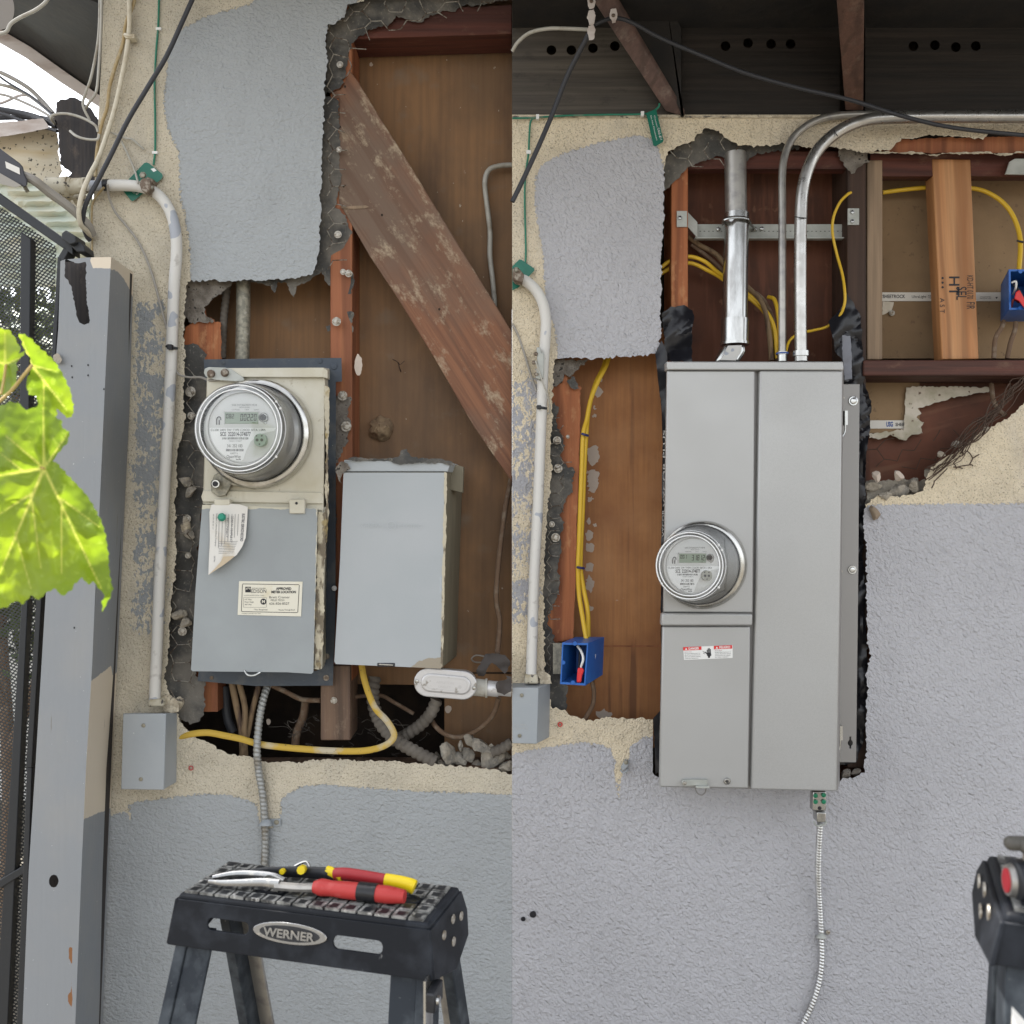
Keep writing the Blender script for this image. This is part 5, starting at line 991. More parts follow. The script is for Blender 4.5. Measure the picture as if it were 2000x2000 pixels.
G().tube([(510, 1607, -.004), (511, 1607, -.018), (519, 1607, -.0215), (527, 1607, -.018), (528, 1607, -.004)], 8, n=6, sm=3, flat=.25).rect(527, 1600, 548, 1614, -.0045, 0).make('band', M_boxG, sp, bevel=.001)
G().bolt(540, 1606, -.004, 4.5, .0025, 1.1).make('screw', M_galv, sp)
for P, r, lb in (([(732, 1322, .07), (728, 1362, .06), (735, 1395, .05), (752, 1425, .03), (780, 1450, .02), (815, 1470, .012), (850, 1488, .01)], 13, 'thick dusty flexible conduit running down right in the left cavity'),
              ([(853, 1366, .05), (842, 1392, .05), (822, 1415, .055), (798, 1432, .06), (775, 1446, .07)], 12.5, 'dusty flexible conduit bending under the oval conduit body')):
    cable('flexible_conduit', P, r, M_flex, lb, 'flexible conduit', 'flexible conduits in the left cavity', n=12, rib=(.012, .22))
cable('flexible_conduit', [(960, 1470, .03), (980, 1462, .03), (999.5, 1450, .03)], 11, M_flex, 'short end of flexible conduit behind the rubble at the seam', 'flexible conduit', 'flexible conduits in the left cavity', n=12, rib=(.011, .22))
cable('flexible_conduit', [(446, 545, .07), (440, 590, .07), (436, 640, .07), (434, 700, .07)], 8, M_flex, 'dark flexible conduit beside the galvanised pipe stub', 'flexible conduit', n=10, rib=(.010, .22))
G().tube([(475, 540, .05), (475, 620, .05), (473, 705, .05)], 13.5, n=18, sm=2).make('pipe_stub', M_galv, label='mottled galvanised pipe rising from the old panel', cat='pipe')
for i, (P, r, m, lb) in enumerate([
    ([(452, 1330, .06), (462, 1380, .05), (472, 1430, .05), (474, 1490, .06)], 6.5, M_ocab, 'tan cloth cable, left strand of the pair below the old panel'),
    ([(466, 1330, .06), (478, 1380, .05), (477, 1430, .045), (480, 1492, .06)], 6, M_ocab, 'tan cloth cable, right strand of the pair below the old panel'),
    ([(505, 1340, .07), (492, 1390, .06), (484, 1430, .055), (470, 1480, .05), (455, 1495, .06)], 5.5, M_ocab, 'tan cloth cable crossing behind the grey armoured cable'),
    ([(438, 1340, .09), (444, 1400, .09), (455, 1430, .09)], 9, M_rub, 'dark conduit at the left of the lower cavity'),
    ([(530, 1338, .06), (560, 1352, .06), (590, 1366, .06), (626, 1368, .05)], 5, M_bcab, 'brown cloth cable sagging to the weathered stud end'),
    ([(684, 1362, .07), (740, 1358, .09), (770, 1372, .09), (808, 1394, .09)], 4, M_bcab, 'brown cloth cable behind the yellow cable loop'),
    ([(597, 1370, .09), (592, 1400, .09), (580, 1430, .09), (576, 1460, .09)], 8, M_bcab, 'curved brown root like cable hanging in the dark lower cavity'),
    ([(999.5, 322, .10), (975, 324, .10), (955, 332, .10), (947, 356, .10), (951, 400, .10), (957, 450, .10), (957, 500, .10), (962, 545, .10), (966, 590, .10), (966, 612, .104)], 5, M_gcabL, 'pale cable looping down behind the diagonal brace'),
    ([(999.5, 930, .09), (993, 960, .08), (986, 1000, .06), (978, 1060, .05), (970, 1140, .04), (970, 1180, .04), (976, 1215, .04), (972, 1270, .03), (970, 1285, .0)], 5, M_bcab, 'brown cable with a worn splice hanging right of the grey breaker box'),
    ([(974, 1362, .0), (966, 1390, .02), (950, 1412, .04), (925, 1430, .06), (895, 1440, .06), (870, 1434, .06), (852, 1420, .06), (842, 1406, .08)], 5, M_bcab, 'brown cable curving under the oval conduit body')]):
    cable('old_cable', P, r, m, lb, group='old cables in the left cavity')
cable('bare_wire', [(968, 1290, .08), (950, 1283, .09), (930, 1280, .09), (921, 1287, .09), (928, 1293, .10), (945, 1294, .11)], 1.6, M_gcab, 'thin bent wire hook beside the loose tape', 'wire')
G().slab(ragged(ell(743, 837, 23, 26, 16), 5, 5, 131), .088, .117, grid=4, dy=lambda x, y: .028 * (math.hypot(x - 743, y - 837) / 26) ** 2 + .008 * noz(x, y, .08, 4) + .003 * noz(x, y, .25, 4)).make('wasp_nest', M_nest, label='round mud wasp nest on the brown plywood above the grey breaker box', cat='nest')
# rubble lumps
def rock(x, y, r, dep, seed, m=M_stone, label=None, group=None, sq=(1, .7, .8), cut=None):
    bm = bmesh.new(); bmesh.ops.create_icosphere(bm, subdivisions=3, radius=1)
    c = W(x, y, dep); s_ = r / 1000 * S(dep); ax = Matrix.Rotation(seed * 1.3, 3, 'Y') @ Matrix.Rotation(seed * .7, 3, 'X')
    for v in bm.verts:
        n_ = v.co.normalized(); d = 1 + .30 * noise.noise(n_ * 1.3 + Vector((seed, 0, 0))) + .12 * noise.noise(n_ * 4 + Vector((0, seed, 0)))
        p = n_ * d
        for k in range(5):
            a = Vector((math.sin(seed * 3 + k * 2.1), math.cos(seed * 5 + k * 1.7), math.sin(seed + k * 3.3))).normalized(); t = p.dot(a) - .62
            if t > 0: p -= a * t
        p = Vector((p.x * sq[0], p.y * sq[1], p.z * sq[2])); v.co = c + (ax @ p) * s_ * 1.15
        if cut is not None and cut * v.co.x < .0005: v.co.x = cut * .0005
    me = bpy.data.meshes.new('stucco_chunk'); bm.to_mesh(me); bm.free(); me.materials.append(m)
    me.polygons.foreach_set('use_smooth', [True] * len(me.polygons)); me.set_sharp_from_angle(angle=R(28))
    o = bpy.data.objects.new('stucco_chunk', me); COL.objects.link(o); tag(o, label, 'rubble chunk', group)
RL = [(875, 1463, 24, 'grey chunk with a pale top, left front of the rubble in the left cavity'), (897, 1478, 20, 'pale chunk in the front middle of the rubble in the left cavity'), (850, 1478, 17, 'flat dusty chunk beside the flexible conduit end'), (940, 1452, 24, 'chunk standing behind the others in the left cavity rubble'), (958, 1480, 34, 'largest flat slab of rubble near the seam in the left cavity'), (918, 1440, 15, 'small brown chunk behind the rubble heap'), (990, 1492, 22, 'slab leaning at the seam edge of the left rubble'), (915, 1468, 16, 'dark chunk wedged between pale ones in the left rubble'), (985, 1468, 14, 'small lump touching the flexible conduit stub'), (900, 1452, 12, 'tiny brown pebble on top of the left rubble'), (870, 1490, 18, 'low crumbly chunk on the lip of the left cavity'), (930, 1492, 17, 'thin flake of stucco on the front lip of the left cavity')]
for i, (x, y, r, lb) in enumerate(RL): rock(x, y + 6, r * .85, .03 + (i % 3) * .012, i * 1.37 + 1, label=lb, group='rubble in the left cavity', cut=-1, sq=(1, .8, .45))
for i, (x, y, r, lb) in enumerate([(363, 1030, 11, 'jagged white stucco chip stuck left of the record card'), (362, 1018, 9, 'grey pebble above the jagged white chip'), (371, 1042, 11, 'brown lump under the white chip beside the old panel'), (362, 940, 13, 'crumbling lump at the left edge of the old panel'), (350, 1200, 14, 'grey crumb of mortar left of the old panel door'), (362, 1215, 12, 'mortar crumb touching the old panel door edge'), (372, 960, 12, 'loose dark mortar lump under the meter lock'), (346, 1376, 14, 'pale lump above the grey junction box')]):
    rock(x, y, r, .012, i * 2.1 + 40, m=M_raw if i in (0, 7) else M_stone, label=lb, group='mortar lumps left of the old panel')
g = G(); rnd = random.Random(9)
for k in range(46):
    x, y = rnd.uniform(520, 830), rnd.uniform(1400, 1478); d = rnd.uniform(.03, .09); P = [(x, y, d)]
    for j in range(4): x += rnd.uniform(-14, 16); y += rnd.uniform(-10, 9); P.append((max(440, min(x, 840)), min(y, 1484), d + rnd.uniform(-.01, .01)))
    g.tube(P, rnd.choice((.3, .4, .7)), n=3, sm=3)
g.make('cobweb', M_web, kind='stuff', label='dusty cobwebs across the dark bottom of the left cavity', cat='cobweb')
# ------------------------------------------------------------------ step ladder builder
def ladder(FL, ang, Lc, Wc, zt, sc, label, badge, apf=1.0):
    """FL: left front corner of the cap top (x, y); u runs along the front to the right, v to the back"""
    root = thing('step_ladder', (FL[0] + Lc / 2, FL[1], 0), label, 'ladder')
    u = Vector((math.cos(ang), math.sin(ang), 0)); v = Vector((-math.sin(ang), math.cos(ang), 0)); o = Vector((FL[0], FL[1], zt))
    P = lambda a, b, c=0: o + u * a + v * b + Vector((0, 0, c))
    k = sc; ap = .064 * k * apf; fl = .012 * k * apf
    # top slab with a see-through apron in front
    def grow(e, z, b=0): return [P(-e, -e, z), P(Lc + e, -e, z), P(Lc + e, Wc + e, z), P(-e, Wc + e, z)]
    G().solid(grow(0, 0), grow(.002 * k, -.008 * k)).make('cap_top', M_lad, root, bevel=.003 * k)
    f_ = lambda a, c, d: P(a, -.002 * k - fl * (-c / ap) + d, c)
    sl1 = [(Lc * a, -ap * b) for a, b in []]
    h1 = [(x, -y) for x, y in rrect(Lc * .135, ap * .38, Lc * .305, ap * .62, ap * .1)]
    h2 = [(x, -y) for x, y in rrect(Lc * .645, ap * .40, Lc * .835, ap * .66, ap * .12)]
    G().slab([(-.003 * k, -.006 * k), (Lc + .003 * k, -.006 * k), (Lc + .010 * k, -ap * .97), (Lc + .008 * k, -ap), (-.008 * k, -ap), (-.010 * k, -ap * .97)], 0, .004 * k, holes=[h1, h2], grid=0, fm=f_).make('front_apron', M_lad, root, bevel=.001 * k)
    for e, s_ in ((0, -1), (Lc, 1)):
        q_ = lambda a, c, d, e=e, s_=s_: P(e + s_ * (.003 * k + .009 * k * (-c / ap)) - s_ * d, a, c)
        G().slab([(-.004 * k, -.006 * k), (Wc + .002 * k, -.006 * k), (Wc + .014 * k, -ap * .55), (Wc + .006 * k, -ap * 1.05), (Wc * .55, -ap * 1.35), (-.012 * k, -ap * .99)], 0, .004 * k, grid=0, fm=q_).make('side_apron', M_lad, root, bevel=.001 * k)
        rr_ = []
        for a, c in ((.30, -.45), (.62, -.38), (.88, -.52), (.55, -.78)):
            c0 = q_(Wc * a, ap * c, -.0002); n_ = u * s_
            g = G(); ring = lambda r, d: [c0 + n_ * d + (v * math.cos(t * math.pi / 8) + Vector((0, 0, 1)) * math.sin(t * math.pi / 8)) * r for t in range(16)]
            g.solid(ring(.0058 * k, .0015 * k), ring(.0062 * k, 0)).make('rivet', M_nail, root)
    # tread: raised worn squares
    g = G(); nx, ny = 15, 5; mx = .006 * k
    hl = [(.34, .38, .05), (.865, .48, .042), (.63, .30, .0)]
    for i in range(nx):
        for j in range(ny):
            a0 = mx + (Lc - 2 * mx) * i / nx; a1 = mx + (Lc - 2 * mx) * (i + 1) / nx - .0035 * k
            b0 = mx * .6 + (Wc - mx * 1.2) * j / ny; b1 = mx * .6 + (Wc - mx * 1.2) * (j + 1) / ny - .0035 * k
            ca, cbb = (a0 + a1) / 2, (b0 + b1) / 2
            if any(math.hypot(ca - Lc * x, (cbb - Wc * y)) < Lc * r for x, y, r in hl): continue
            A = [P(a0, b0, .0032 * k), P(a1, b0, .0032 * k), P(a1, b1, .0032 * k), P(a0, b1, .0032 * k)]; B = [P(a0, b0, 0), P(a1, b0, 0), P(a1, b1, 0), P(a0, b1, 0)]
            g.solid(A, B)
            e = (a1 - a0) * .24                                   # dark patch laid just above the square, stands for a sunk centre
            C = [P(a0 + e, b0 + e * .8, .0036 * k), P(a1 - e, b0 + e * .8, .0036 * k), P(a1 - e, b1 - e * .8, .0036 * k), P(a0 + e, b1 - e * .8, .0036 * k)]
            g.add(C, [(0, 1, 2, 3)], 1)
    g.make('tread', [M_tread, M_blk], root)
    for x, y, r in hl[:2]:
        c0 = P(Lc * x, Wc * y, .0); g = G(); ring = lambda rr, z: [c0 + u * math.cos(t * math.pi / 14) * rr + v * math.sin(t * math.pi / 14) * rr * .8 + Vector((0, 0, z)) for t in range(28)]
        R0 = Lc * r; A = [ring(R0, .0005), ring(R0 * .96, .004 * k), ring(R0 * .88, .0035 * k), ring(R0 * .82, .0008)]
        V = [p for q_ in A for p in q_]; F = [(i * 28 + t, i * 28 + (t + 1) % 28, (i + 1) * 28 + (t + 1) % 28, (i + 1) * 28 + t) for i in range(3) for t in range(28)] + [tuple(84 + t for t in range(28))]
        g.add(V, F).make('tool_hole_rim', M_blk, root)
    # rails
    def rail(a0, a1, b0, b1, A0, A1, B0, B1, z0, m=M_rail, th=None):
        top = [P(a0, b0, z0), P(a1, b0, z0), P(a1, b1, z0), P(a0, b1, z0)]
        bot = [P(A0, B0, -zt), P(A1, B0, -zt), P(A1, B1, -zt), P(A0, B1, -zt)]
        return G().solid(top, bot)
    for s_ in (0, 1):
        X = lambda a: a if s_ == 0 else Lc - a
        g = rail(X(.0), X(.016 * k), .0, Wc * .42, X(-.06), X(-.044), -.30, -.25, -ap * .7)
        g.make('front_rail', M_rail, root, bevel=.0015)
        rail(X(.016 * k), X(.052 * k), .004, .010, X(-.044), X(-.008), -.298, -.292, -ap * .7).make('front_rail', M_rail, root, bevel=.0015)
        rail(X(.004), X(.020 * k), Wc * .72, Wc * 1.0, X(-.02), X(.0), Wc + .26, Wc + .30, -ap * .9).make('rear_rail', M_rail, root, bevel=.0015)
        rail(X(.020 * k), X(.040 * k), Wc * .96, Wc * 1.0, X(.0), X(.03), Wc + .295, Wc + .30, -ap * .9).make('rear_rail', M_emtD, root)
        s3 = P(X(-.012), Wc * .22, -.135 * k); g = G(); g.solid([s3 + u * a + Vector((0, 0, c)) for a, c in ((-.012, .018), (.012, .018), (.012, -.05), (-.012, -.05))], [s3 + v * .03 + u * a + Vector((0, 0, c)) for a, c in ((-.012, .018), (.012, .018), (.012, -.05), (-.012, -.05))])
    # spreader hinge at the right front rail
    def onrail(t, off):   # point on outer web of the right front rail
        a = Lc + .06 * t; b = -.25 * t; return P(a, b + Wc * .2 - .03, -ap * .7 - (zt - ap * .7) * t) + u * off
    hb = onrail(.035, .004) + Vector((0, 0, .0))
    G().solid([hb + v * a + Vector((0, 0, c)) for a, c in ((-.013, .02), (.013, .022), (.013, -.06), (-.013, -.06))], [hb - u * .003 + v * a + Vector((0, 0, c)) for a, c in ((-.013, .02), (.013, .022), (.013, -.06), (-.013, -.06))]).make('hinge_plate', M_zinc, root)
    G().solid([hb + u * .012 + v * a + Vector((0, 0, c)) for a, c in ((-.014, .006), (.018, .010), (.018, -.014), (-.014, -.018))], [hb + v * a + Vector((0, 0, c)) for a, c in ((-.014, .006), (.018, .010), (.018, -.014), (-.014, -.018))]).make('spreader_bracket', M_blk, root, bevel=.002)
    g = G(); c0 = hb + u * .0125 + v * -.005 + Vector((0, 0, -.005)); ring = lambda r, d: [c0 + u * d + (v * math.cos(t * math.pi / 8) + Vector((0, 0, 1)) * math.sin(t * math.pi / 8)) * r for t in range(16)]
    g.solid(ring(.0045, .003), ring(.0058, 0)).make('pivot_bolt', M_zinc, root)
    if badge:
        cx, cz = Lc * .475, -ap * .47; f2 = lambda a, c: f_(a, c, -.0028)
        f3 = lambda a, c, d: f_(a, c, d)
        bd = G().slab([(cx + x, cz + y) for x, y in ell(0, 0, Lc * .148, ap * .20, 40)], -.0022, 0, grid=0, fm=f3).make('badge', M_steel, root, bevel=.0008)
        G().slab([(cx + x, cz + y) for x, y in ell(0, 0, Lc * .120, ap * .145, 40)], -.0028, -.002, grid=0, fm=f3).make('badge_field', M_blk, bd)
        V, F = text_geo('WERNER', .03); x0 = min(p[0] for p in V); x1 = max(p[0] for p in V); sx = Lc * .205 / (x1 - x0)
        sy = ap * .155 / .69; g = G(); o_ = len(V)
        A = [f_(cx - Lc * .1025 + (a - x0) * sx, cz - ap * .078 + b * sy, -.0042) for a, b in V]; g.add(A, F)
        g.make('lettering', M_steel, bd, smooth=False)
    return root, P
lad, LP = ladder((-.451, -.551), R(-15), .359, .119, .983, 1.0, 'black step ladder with worn tread and oval badge standing before the old panel', True)
# grooved pliers with red taped handle
pz_ = thing('grooved_pliers', LP(.15, .05, .01), 'steel jawed pliers with a faded red handle wrapped in black tape, on the ladder cap', 'pliers')
def LT(g, pts, r, **kw): return g.tube([LP(*p) for p in pts], r, raw=True, **kw)
g = G(); LT(g, [(.184, .034, .015), (.20, .034, .0155), (.23, .035, .015), (.26, .035, .0155), (.29, .036, .015), (.312, .037, .0145)], .0112, n=16, flat=1.0, rr=lambda t: (.72 + .28 * min(1, t * 8)) * (1 - .10 * math.exp(-((t - .28) / .07) ** 2)) * (1 - .25 * max(0, t - .8) / .2))
g.make('handle', M_red, pz_)
LT(G(), [(.248, .0352, .0153), (.274, .0356, .0153)], .0124, n=18, sm=2).make('tape_wrap', M_vtape, pz_)
g = G(); LT(g, [(.19, .034, .015), (.165, .029, .014), (.13, .028, .013)], .006, n=8); g.make('tang', M_emtD, pz_)
g = G(); LT(g, [(.135, .028, .013), (.11, .026, .014), (.08, .022, .012), (.052, .020, .010), (.03, .024, .008)], .0085, n=10, flat=.5, rr=lambda t: 1.1 - .55 * t)
LT(g, [(.14, .034, .013), (.115, .046, .014), (.08, .050, .013), (.052, .046, .012), (.028, .036, .009)], .0085, n=10, flat=.5, rr=lambda t: 1.15 - .6 * t); g.make('jaws', M_steel, pz_)
g = G(); c0 = LP(.118, .036, .02); g.solid([c0 + Vector((math.cos(t * math.pi / 8), math.sin(t * math.pi / 8), 0)) * .010 for t in range(16)], [c0 + Vector((math.cos(t * math.pi / 8), math.sin(t * math.pi / 8), -.012)) * .011 for t in range(16)]); g.make('pivot', M_zinc, pz_)
wx = thing('wire_stripper', LP(.2, .08, .01), 'wire stripper with dark red and yellow handles lying behind the taped pliers', 'wire stripper')
g = G(); LT(g, [(.195, .074, .018), (.215, .071, .021), (.25, .070, .020), (.285, .069, .018)], .0088, n=12, flat=.8); g.make('handle', M_red2, wx)
g = G(); LT(g, [(.272, .069, .0190), (.292, .068, .0185), (.308, .067, .017), (.314, .067, .015)], .0098, n=12, flat=.8); g.make('handle_end', M_yg, wx)
g = G(); LT(g, [(.182, .076, .020), (.196, .0735, .019), (.208, .071, .018)], .0078, n=10, flat=.8); g.make('handle_end', M_yg, wx)
g = G(); LT(g, [(.20, .074, .018), (.15, .074, .016), (.10, .070, .013), (.07, .066, .010)], .0095, n=10, flat=.55, rr=lambda t: 1 - .4 * t); g.make('blades', M_blk, wx)
g = G(); LT(g, [(.148, .070, .022), (.150, .060, .024)], .006, n=8, sm=1); LT(g, [(.12, .066, .018), (.121, .060, .019)], .004, n=8, sm=1); g.make('adjuster', M_yg, wx)
g = G(); LT(g, [(.13, .080, .020), (.145, .084, .026), (.155, .078, .020)], .002, n=6); g.make('spring', M_zinc, wx)

# ------------------------------------------------------------------ right half: big panel
np_ = thing('main_panel', W(1480, 1540, 0), 'new tall light grey main panel with two full height compartments', 'electrical panel')
yF = -.12
G().prism([(1302, 708), (1646, 708), (1636, 1544), (1290, 1537)], yF + .012, 0, [(1312, 716), (1648, 716), (1640, 1530), (1302, 1526)]).make('enclosure', M_panS, np_, bevel=.001)
G().prism([(1302, 706), (1647, 706), (1648, 723), (1302, 722)], yF - .006, yF + .02).make('top_cap', M_pan, np_, bevel=.002)
G().prism([(1303, 724), (1475, 724), (1471, 1197), (1296, 1196)], yF, yF + .011).make('meter_compartment_cover', M_pan, np_, bevel=.0025)
G().prism([(1293, 1198), (1470, 1199), (1470, 1222), (1291, 1222)], yF - .008, yF + .011).make('drip_ledge', M_pan, np_, bevel=.003)
G().prism([(1294, 1224), (1466, 1224), (1462, 1540), (1288, 1537)], yF, yF + .011).make('lower_cover', M_pan, np_, bevel=.0025)
G().prism([(1484, 724), (1646, 724), (1642, 1100), (1635, 1546), (1468, 1542), (1477, 1150)], yF - .004, yF + .011).make('breaker_door', M_pan, np_, bevel=.003)
G().slab([(1640, 750), (1679, 750), (1676, 1150), (1672, 1489), (1634, 1489)], -.012, -.008, holes=[[(1658 + x, 1450 + y) for x, y in [(1, -11), (4, -11), (4, -5), (7, -1), (7, 4), (4, 7), (4, 12), (1, 12), (1, 7), (-2, 4), (-2, -1), (1, -5)]]], grid=0).make('mounting_flange', M_panS, np_, bevel=.001)
for x, y, r in ((1667, 783, 6.4), (1665, 1113, 5.8)): G().bolt(x, y, -.0125, r, .004, 1.5, n=18).make('bolt', M_zinc, np_)
G().bolt(1648, 777, -.0125, 2, .001, 0).bolt(1644, 1116, -.0125, 2, .001, 0).make('rivet', M_nail, np_)
for x, y in ((1650, 802), (1640, 1418)):
    g = G(); g.prism([(x, y), (x + 6, y), (x + 6, y + 28), (x, y + 28)], -.035, -.02); g.tube([(x + 1, y, -.034), (x + 1, y + 28, -.034), (x, y + 42, -.034), (x - 5, y + 52, -.036), (x - 7, y + 60, -.04)], 1.9, n=6); g.make('door_latch', M_zinc, np_)
lt_ = G().prism([(1334, 1524), (1360, 1523), (1382, 1523), (1382, 1536), (1360, 1534), (1336, 1536), (1331, 1530)], yF - .008, yF).prism([(1360, 1536), (1386, 1536), (1386, 1540), (1360, 1540)], yF - .014, yF).make('cover_latch', M_gstrut, np_, bevel=.0008)
G().tube([(1358, 1540, yF + .004), (1362, 1549, yF + .006), (1370, 1553, yF + .007), (1377, 1548, yF + .006), (1379, 1540, yF + .004)], 1.5, n=6).make('seal_hasp', M_panS, np_)
G().bolt(1337, 1530, yF - .0082, 3.4, .002, 1.2).make('rivet', M_zinc, np_)
G().bolt(1420, 1526, yF, 6.4, .005, 1.15).make('cover_screw', M_zinc, np_)
G().text('+', 1416.5, 1529.5, h=7, fm=onw(yF - .0053), w=7, bold=.05).make('cover_screw_slot', M_ink, np_)
# warning label on the lower cover
c4 = [(1334, 1264), (1431, 1260), (1431, 1285), (1336, 1289)]
def bil(s_, t, y): a = [(c4[0][i] * (1 - s_) + c4[1][i] * s_) * (1 - t) + (c4[3][i] * (1 - s_) + c4[2][i] * s_) * t for i in (0, 1)]; return W(a[0], a[1], y)
ws = G().solid([bil(*p, yF - .0008) for p in ((0, 0), (1, 0), (1, 1), (0, 1))], [bil(*p, yF - .0001) for p in ((0, 0), (1, 0), (1, 1), (0, 1))]).make('warning_label', M_white, np_)
Bq = lambda y: (lambda a, b: bil(a, b, y))
g = G()
for s0 in (0, .62): g.poly([(s0, 0), (s0 + .37, 0), (s0 + .37, .27), (s0, .27)], Bq(yF - .0011))
for s0 in (.0, .62):
    for k_, (w_) in enumerate((.13, .2)): g.text('Hazardous Voltage.' if s0 < .5 else 'Tension peligrosa.', s0 + .02, .42, w=.15, h=.07, fm=Bq(yF - .0011))
g.make('red_band', M_inkR, ws, smooth=False)
g = G(); g.text('DANGER', .11, .22, w=.21, h=.17, fm=Bq(yF - .0014), bold=.03).text('PELIGRO', .73, .22, w=.22, h=.17, fm=Bq(yF - .0014), bold=.03).poly([(.035, .22), (.085, .22), (.06, .06)], Bq(yF - .0014)).poly([(.655, .22), (.705, .22), (.68, .06)], Bq(yF - .0014)).make('lettering', M_white, ws, smooth=False)
g = G()
for s0, L_ in ((.02, ('Can cause severe injury or', 'death. Turn off and lock out', 'all power before working', 'inside this equipment.')), (.64, ('Puede causar lesiones o la', 'muerte. Desconecte toda la', 'energia antes de trabajar', 'en este equipo.'))):
    for k_, t_ in enumerate(L_): g.text(t_, s0, .55 + k_ * .125, w=.32 - .04 * (k_ == 3), h=.075, fm=Bq(yF - .0012))
hx, hy = .515, .52          # pictogram: black raised hand with a bolt of current
g.poly([(hx - .045, hy), (hx + .04, hy - .02), (hx + .05, hy + .2), (hx + .02, hy + .3), (hx + .02, hy + .4), (hx - .02, hy + .4), (hx - .02, hy + .28), (hx - .04, hy + .2)], Bq(yF - .0012))
for dx, t0, w_ in ((-.04, -.24, .016), (-.018, -.34, .016), (.004, -.36, .016), (.026, -.28, .016)): g.poly([(hx + dx, hy + .02), (hx + dx, hy + t0), (hx + dx + w_, hy + t0), (hx + dx + w_, hy + .02)], Bq(yF - .0012))
g.poly([(hx - .045, hy + .1), (hx - .085, hy - .05), (hx - .07, hy - .1), (hx - .035, hy + .02)], Bq(yF - .0012))
for a, b in (((-.13, -.15), (-.09, -.05)), ((-.09, -.05), (-.12, .02)), ((-.12, .02), (-.08, .1))): g.poly([(hx + a[0], hy + a[1]), (hx + a[0] + .012, hy + a[1]), (hx + b[0] + .012, hy + b[1]), (hx + b[0], hy + b[1])], Bq(yF - .0012))
g.make('lettering', M_ink, ws, smooth=False)
meter((1374, 1103, 86), (1347, 1105, 68), yF - .001, yF - .135, ('001', '31812'), 'clean glass electric meter reading 31812 on the new tall panel', 'CL200 240V 3W TYPE C2SOD 30TA 1.0Kh', ('grey', (.46, .46, .42)), face_off=(5, 1), face_r=.80)

# ------------------------------------------------------------------ steel conduits above the panel
e1 = thing('steel_conduit', W(1528, 690, -.03), 'thinner steel conduit bending right, left and behind the thicker one', 'conduit', 'bent steel conduits over the new panel')
G().tube([(1528, 695, -.04), (1528, 560, -.04), (1528, 420, -.03), (1528, 340, -.025), (1534, 300, -.022), (1550, 268, -.02), (1575, 246, -.018), (1605, 232, -.016), (1640, 226, -.015), (1680, 224, -.015), (1760, 224, -.016), (2350, 222, -.016)], 7.4, n=16).make('tube', M_emtD, e1)
G().tube([(1528, 690, -.04), (1528, 706, -.04)], 9.5, n=18, sm=1).tube([(1528, 688, -.04), (1528, 693, -.04)], 11.5, n=18, sm=1).make('connector', M_zinc, e1)
G().tube([(1528, 689, -.0405), (1528, 692, -.0405)], 12, n=18, sm=1).make('lock_ring', M_inkB, e1)
e2 = thing('steel_conduit', W(1563, 690, -.05), 'thicker shiny steel conduit bending right along the wall top', 'conduit', 'bent steel conduits over the new panel')
G().tube([(1564, 695, -.05), (1563, 560, -.05), (1564, 430, -.05), (1568, 370, -.05), (1580, 325, -.05), (1600, 290, -.05), (1630, 262, -.05), (1665, 243, -.05), (1710, 232, -.05), (1800, 228.5, -.05), (1900, 228, -.05), (2350, 228, -.05)], 11.8, n=22).make('tube', M_emt, e2)
G().tube([(1564, 690, -.05), (1564, 706, -.05)], 13, n=22, sm=1).tube([(1564, 686, -.05), (1564, 696, -.05)], 16, n=22, sm=2).make('connector', M_zinc, e2)
g = G()
for P in ([(1552, 423, -.063), (1563, 425, -.065), (1575, 426, -.063)], [(1629, 254, -.064), (1632, 260, -.064), (1636, 266, -.064)]): g.tube(P, 1.0, n=5)
g.make('pen_mark', M_ink, e2)
rs = thing('service_riser', W(1437, 690, .02), 'wide galvanised riser pipe with coupling entering the top of the new panel', 'pipe')
G().tube([(1436, 300, .03), (1437, 380, .03), (1438, 424, .03)], 21, n=28, sm=1).make('upper_pipe', M_emtD, rs)
G().tube([(1439, 418, .025), (1437, 520, .022), (1435.5, 630, .018)], 24, n=28, sm=1).make('lower_pipe', M_zinc, rs)
G().tube([(1436, 624, .016), (1435, 672, .015)], 26.5, n=28, sm=1).tube([(1435, 669, .015), (1435, 674, .015)], 28, n=28, sm=1).make('coupling', M_galv if 0 else M_zinc, rs)
G().prism([(1416, 672), (1457, 672), (1457, 688), (1444, 708), (1396, 708), (1408, 688)], -.01, .03).make('offset_nipple', M_zinc, rs, bevel=.006)
G().prism([(1422, 675), (1449, 674), (1448, 686), (1437, 704), (1408, 703), (1416, 688)], -.0125, -.009).make('nipple_label', M_cond, rs, bevel=.0005)
sb = thing('strut_bracket', W(1490, 450, .06), 'slotted galvanised support strip fixed between studs behind the riser', 'bracket')
G().rect(1358, 438, 1652, 464, .06, .062).rect(1358, 463, 1652, 465.5, .048, .062).prism([(1341, 412), (1362, 434), (1362, 464), (1341, 440)], .045, .048).make('strip', M_gstrut, sb)
G().rect(1322, 412, 1342, 443, .024, .027).make('end_tab', M_gstrut, sb)
G().rect(1656, 407, 1678, 439, .026, .029).make('end_tab', M_gstrut, sb)
for x, y, d in ((1328, 425, .024), (1665, 414, .026), (1665, 432, .026)): G().bolt(x, y, d, 3.6, .003, 1.2).make('screw', M_zinc, sb)
g = G()
for k_ in range(34): x = 1366 + k_ * 8.4; g.poly([(x, 451), (x + 3, 451), (x + 3, 452.2), (x, 452.2)], onw(.0594))
g.make('slots', M_ink, sb)
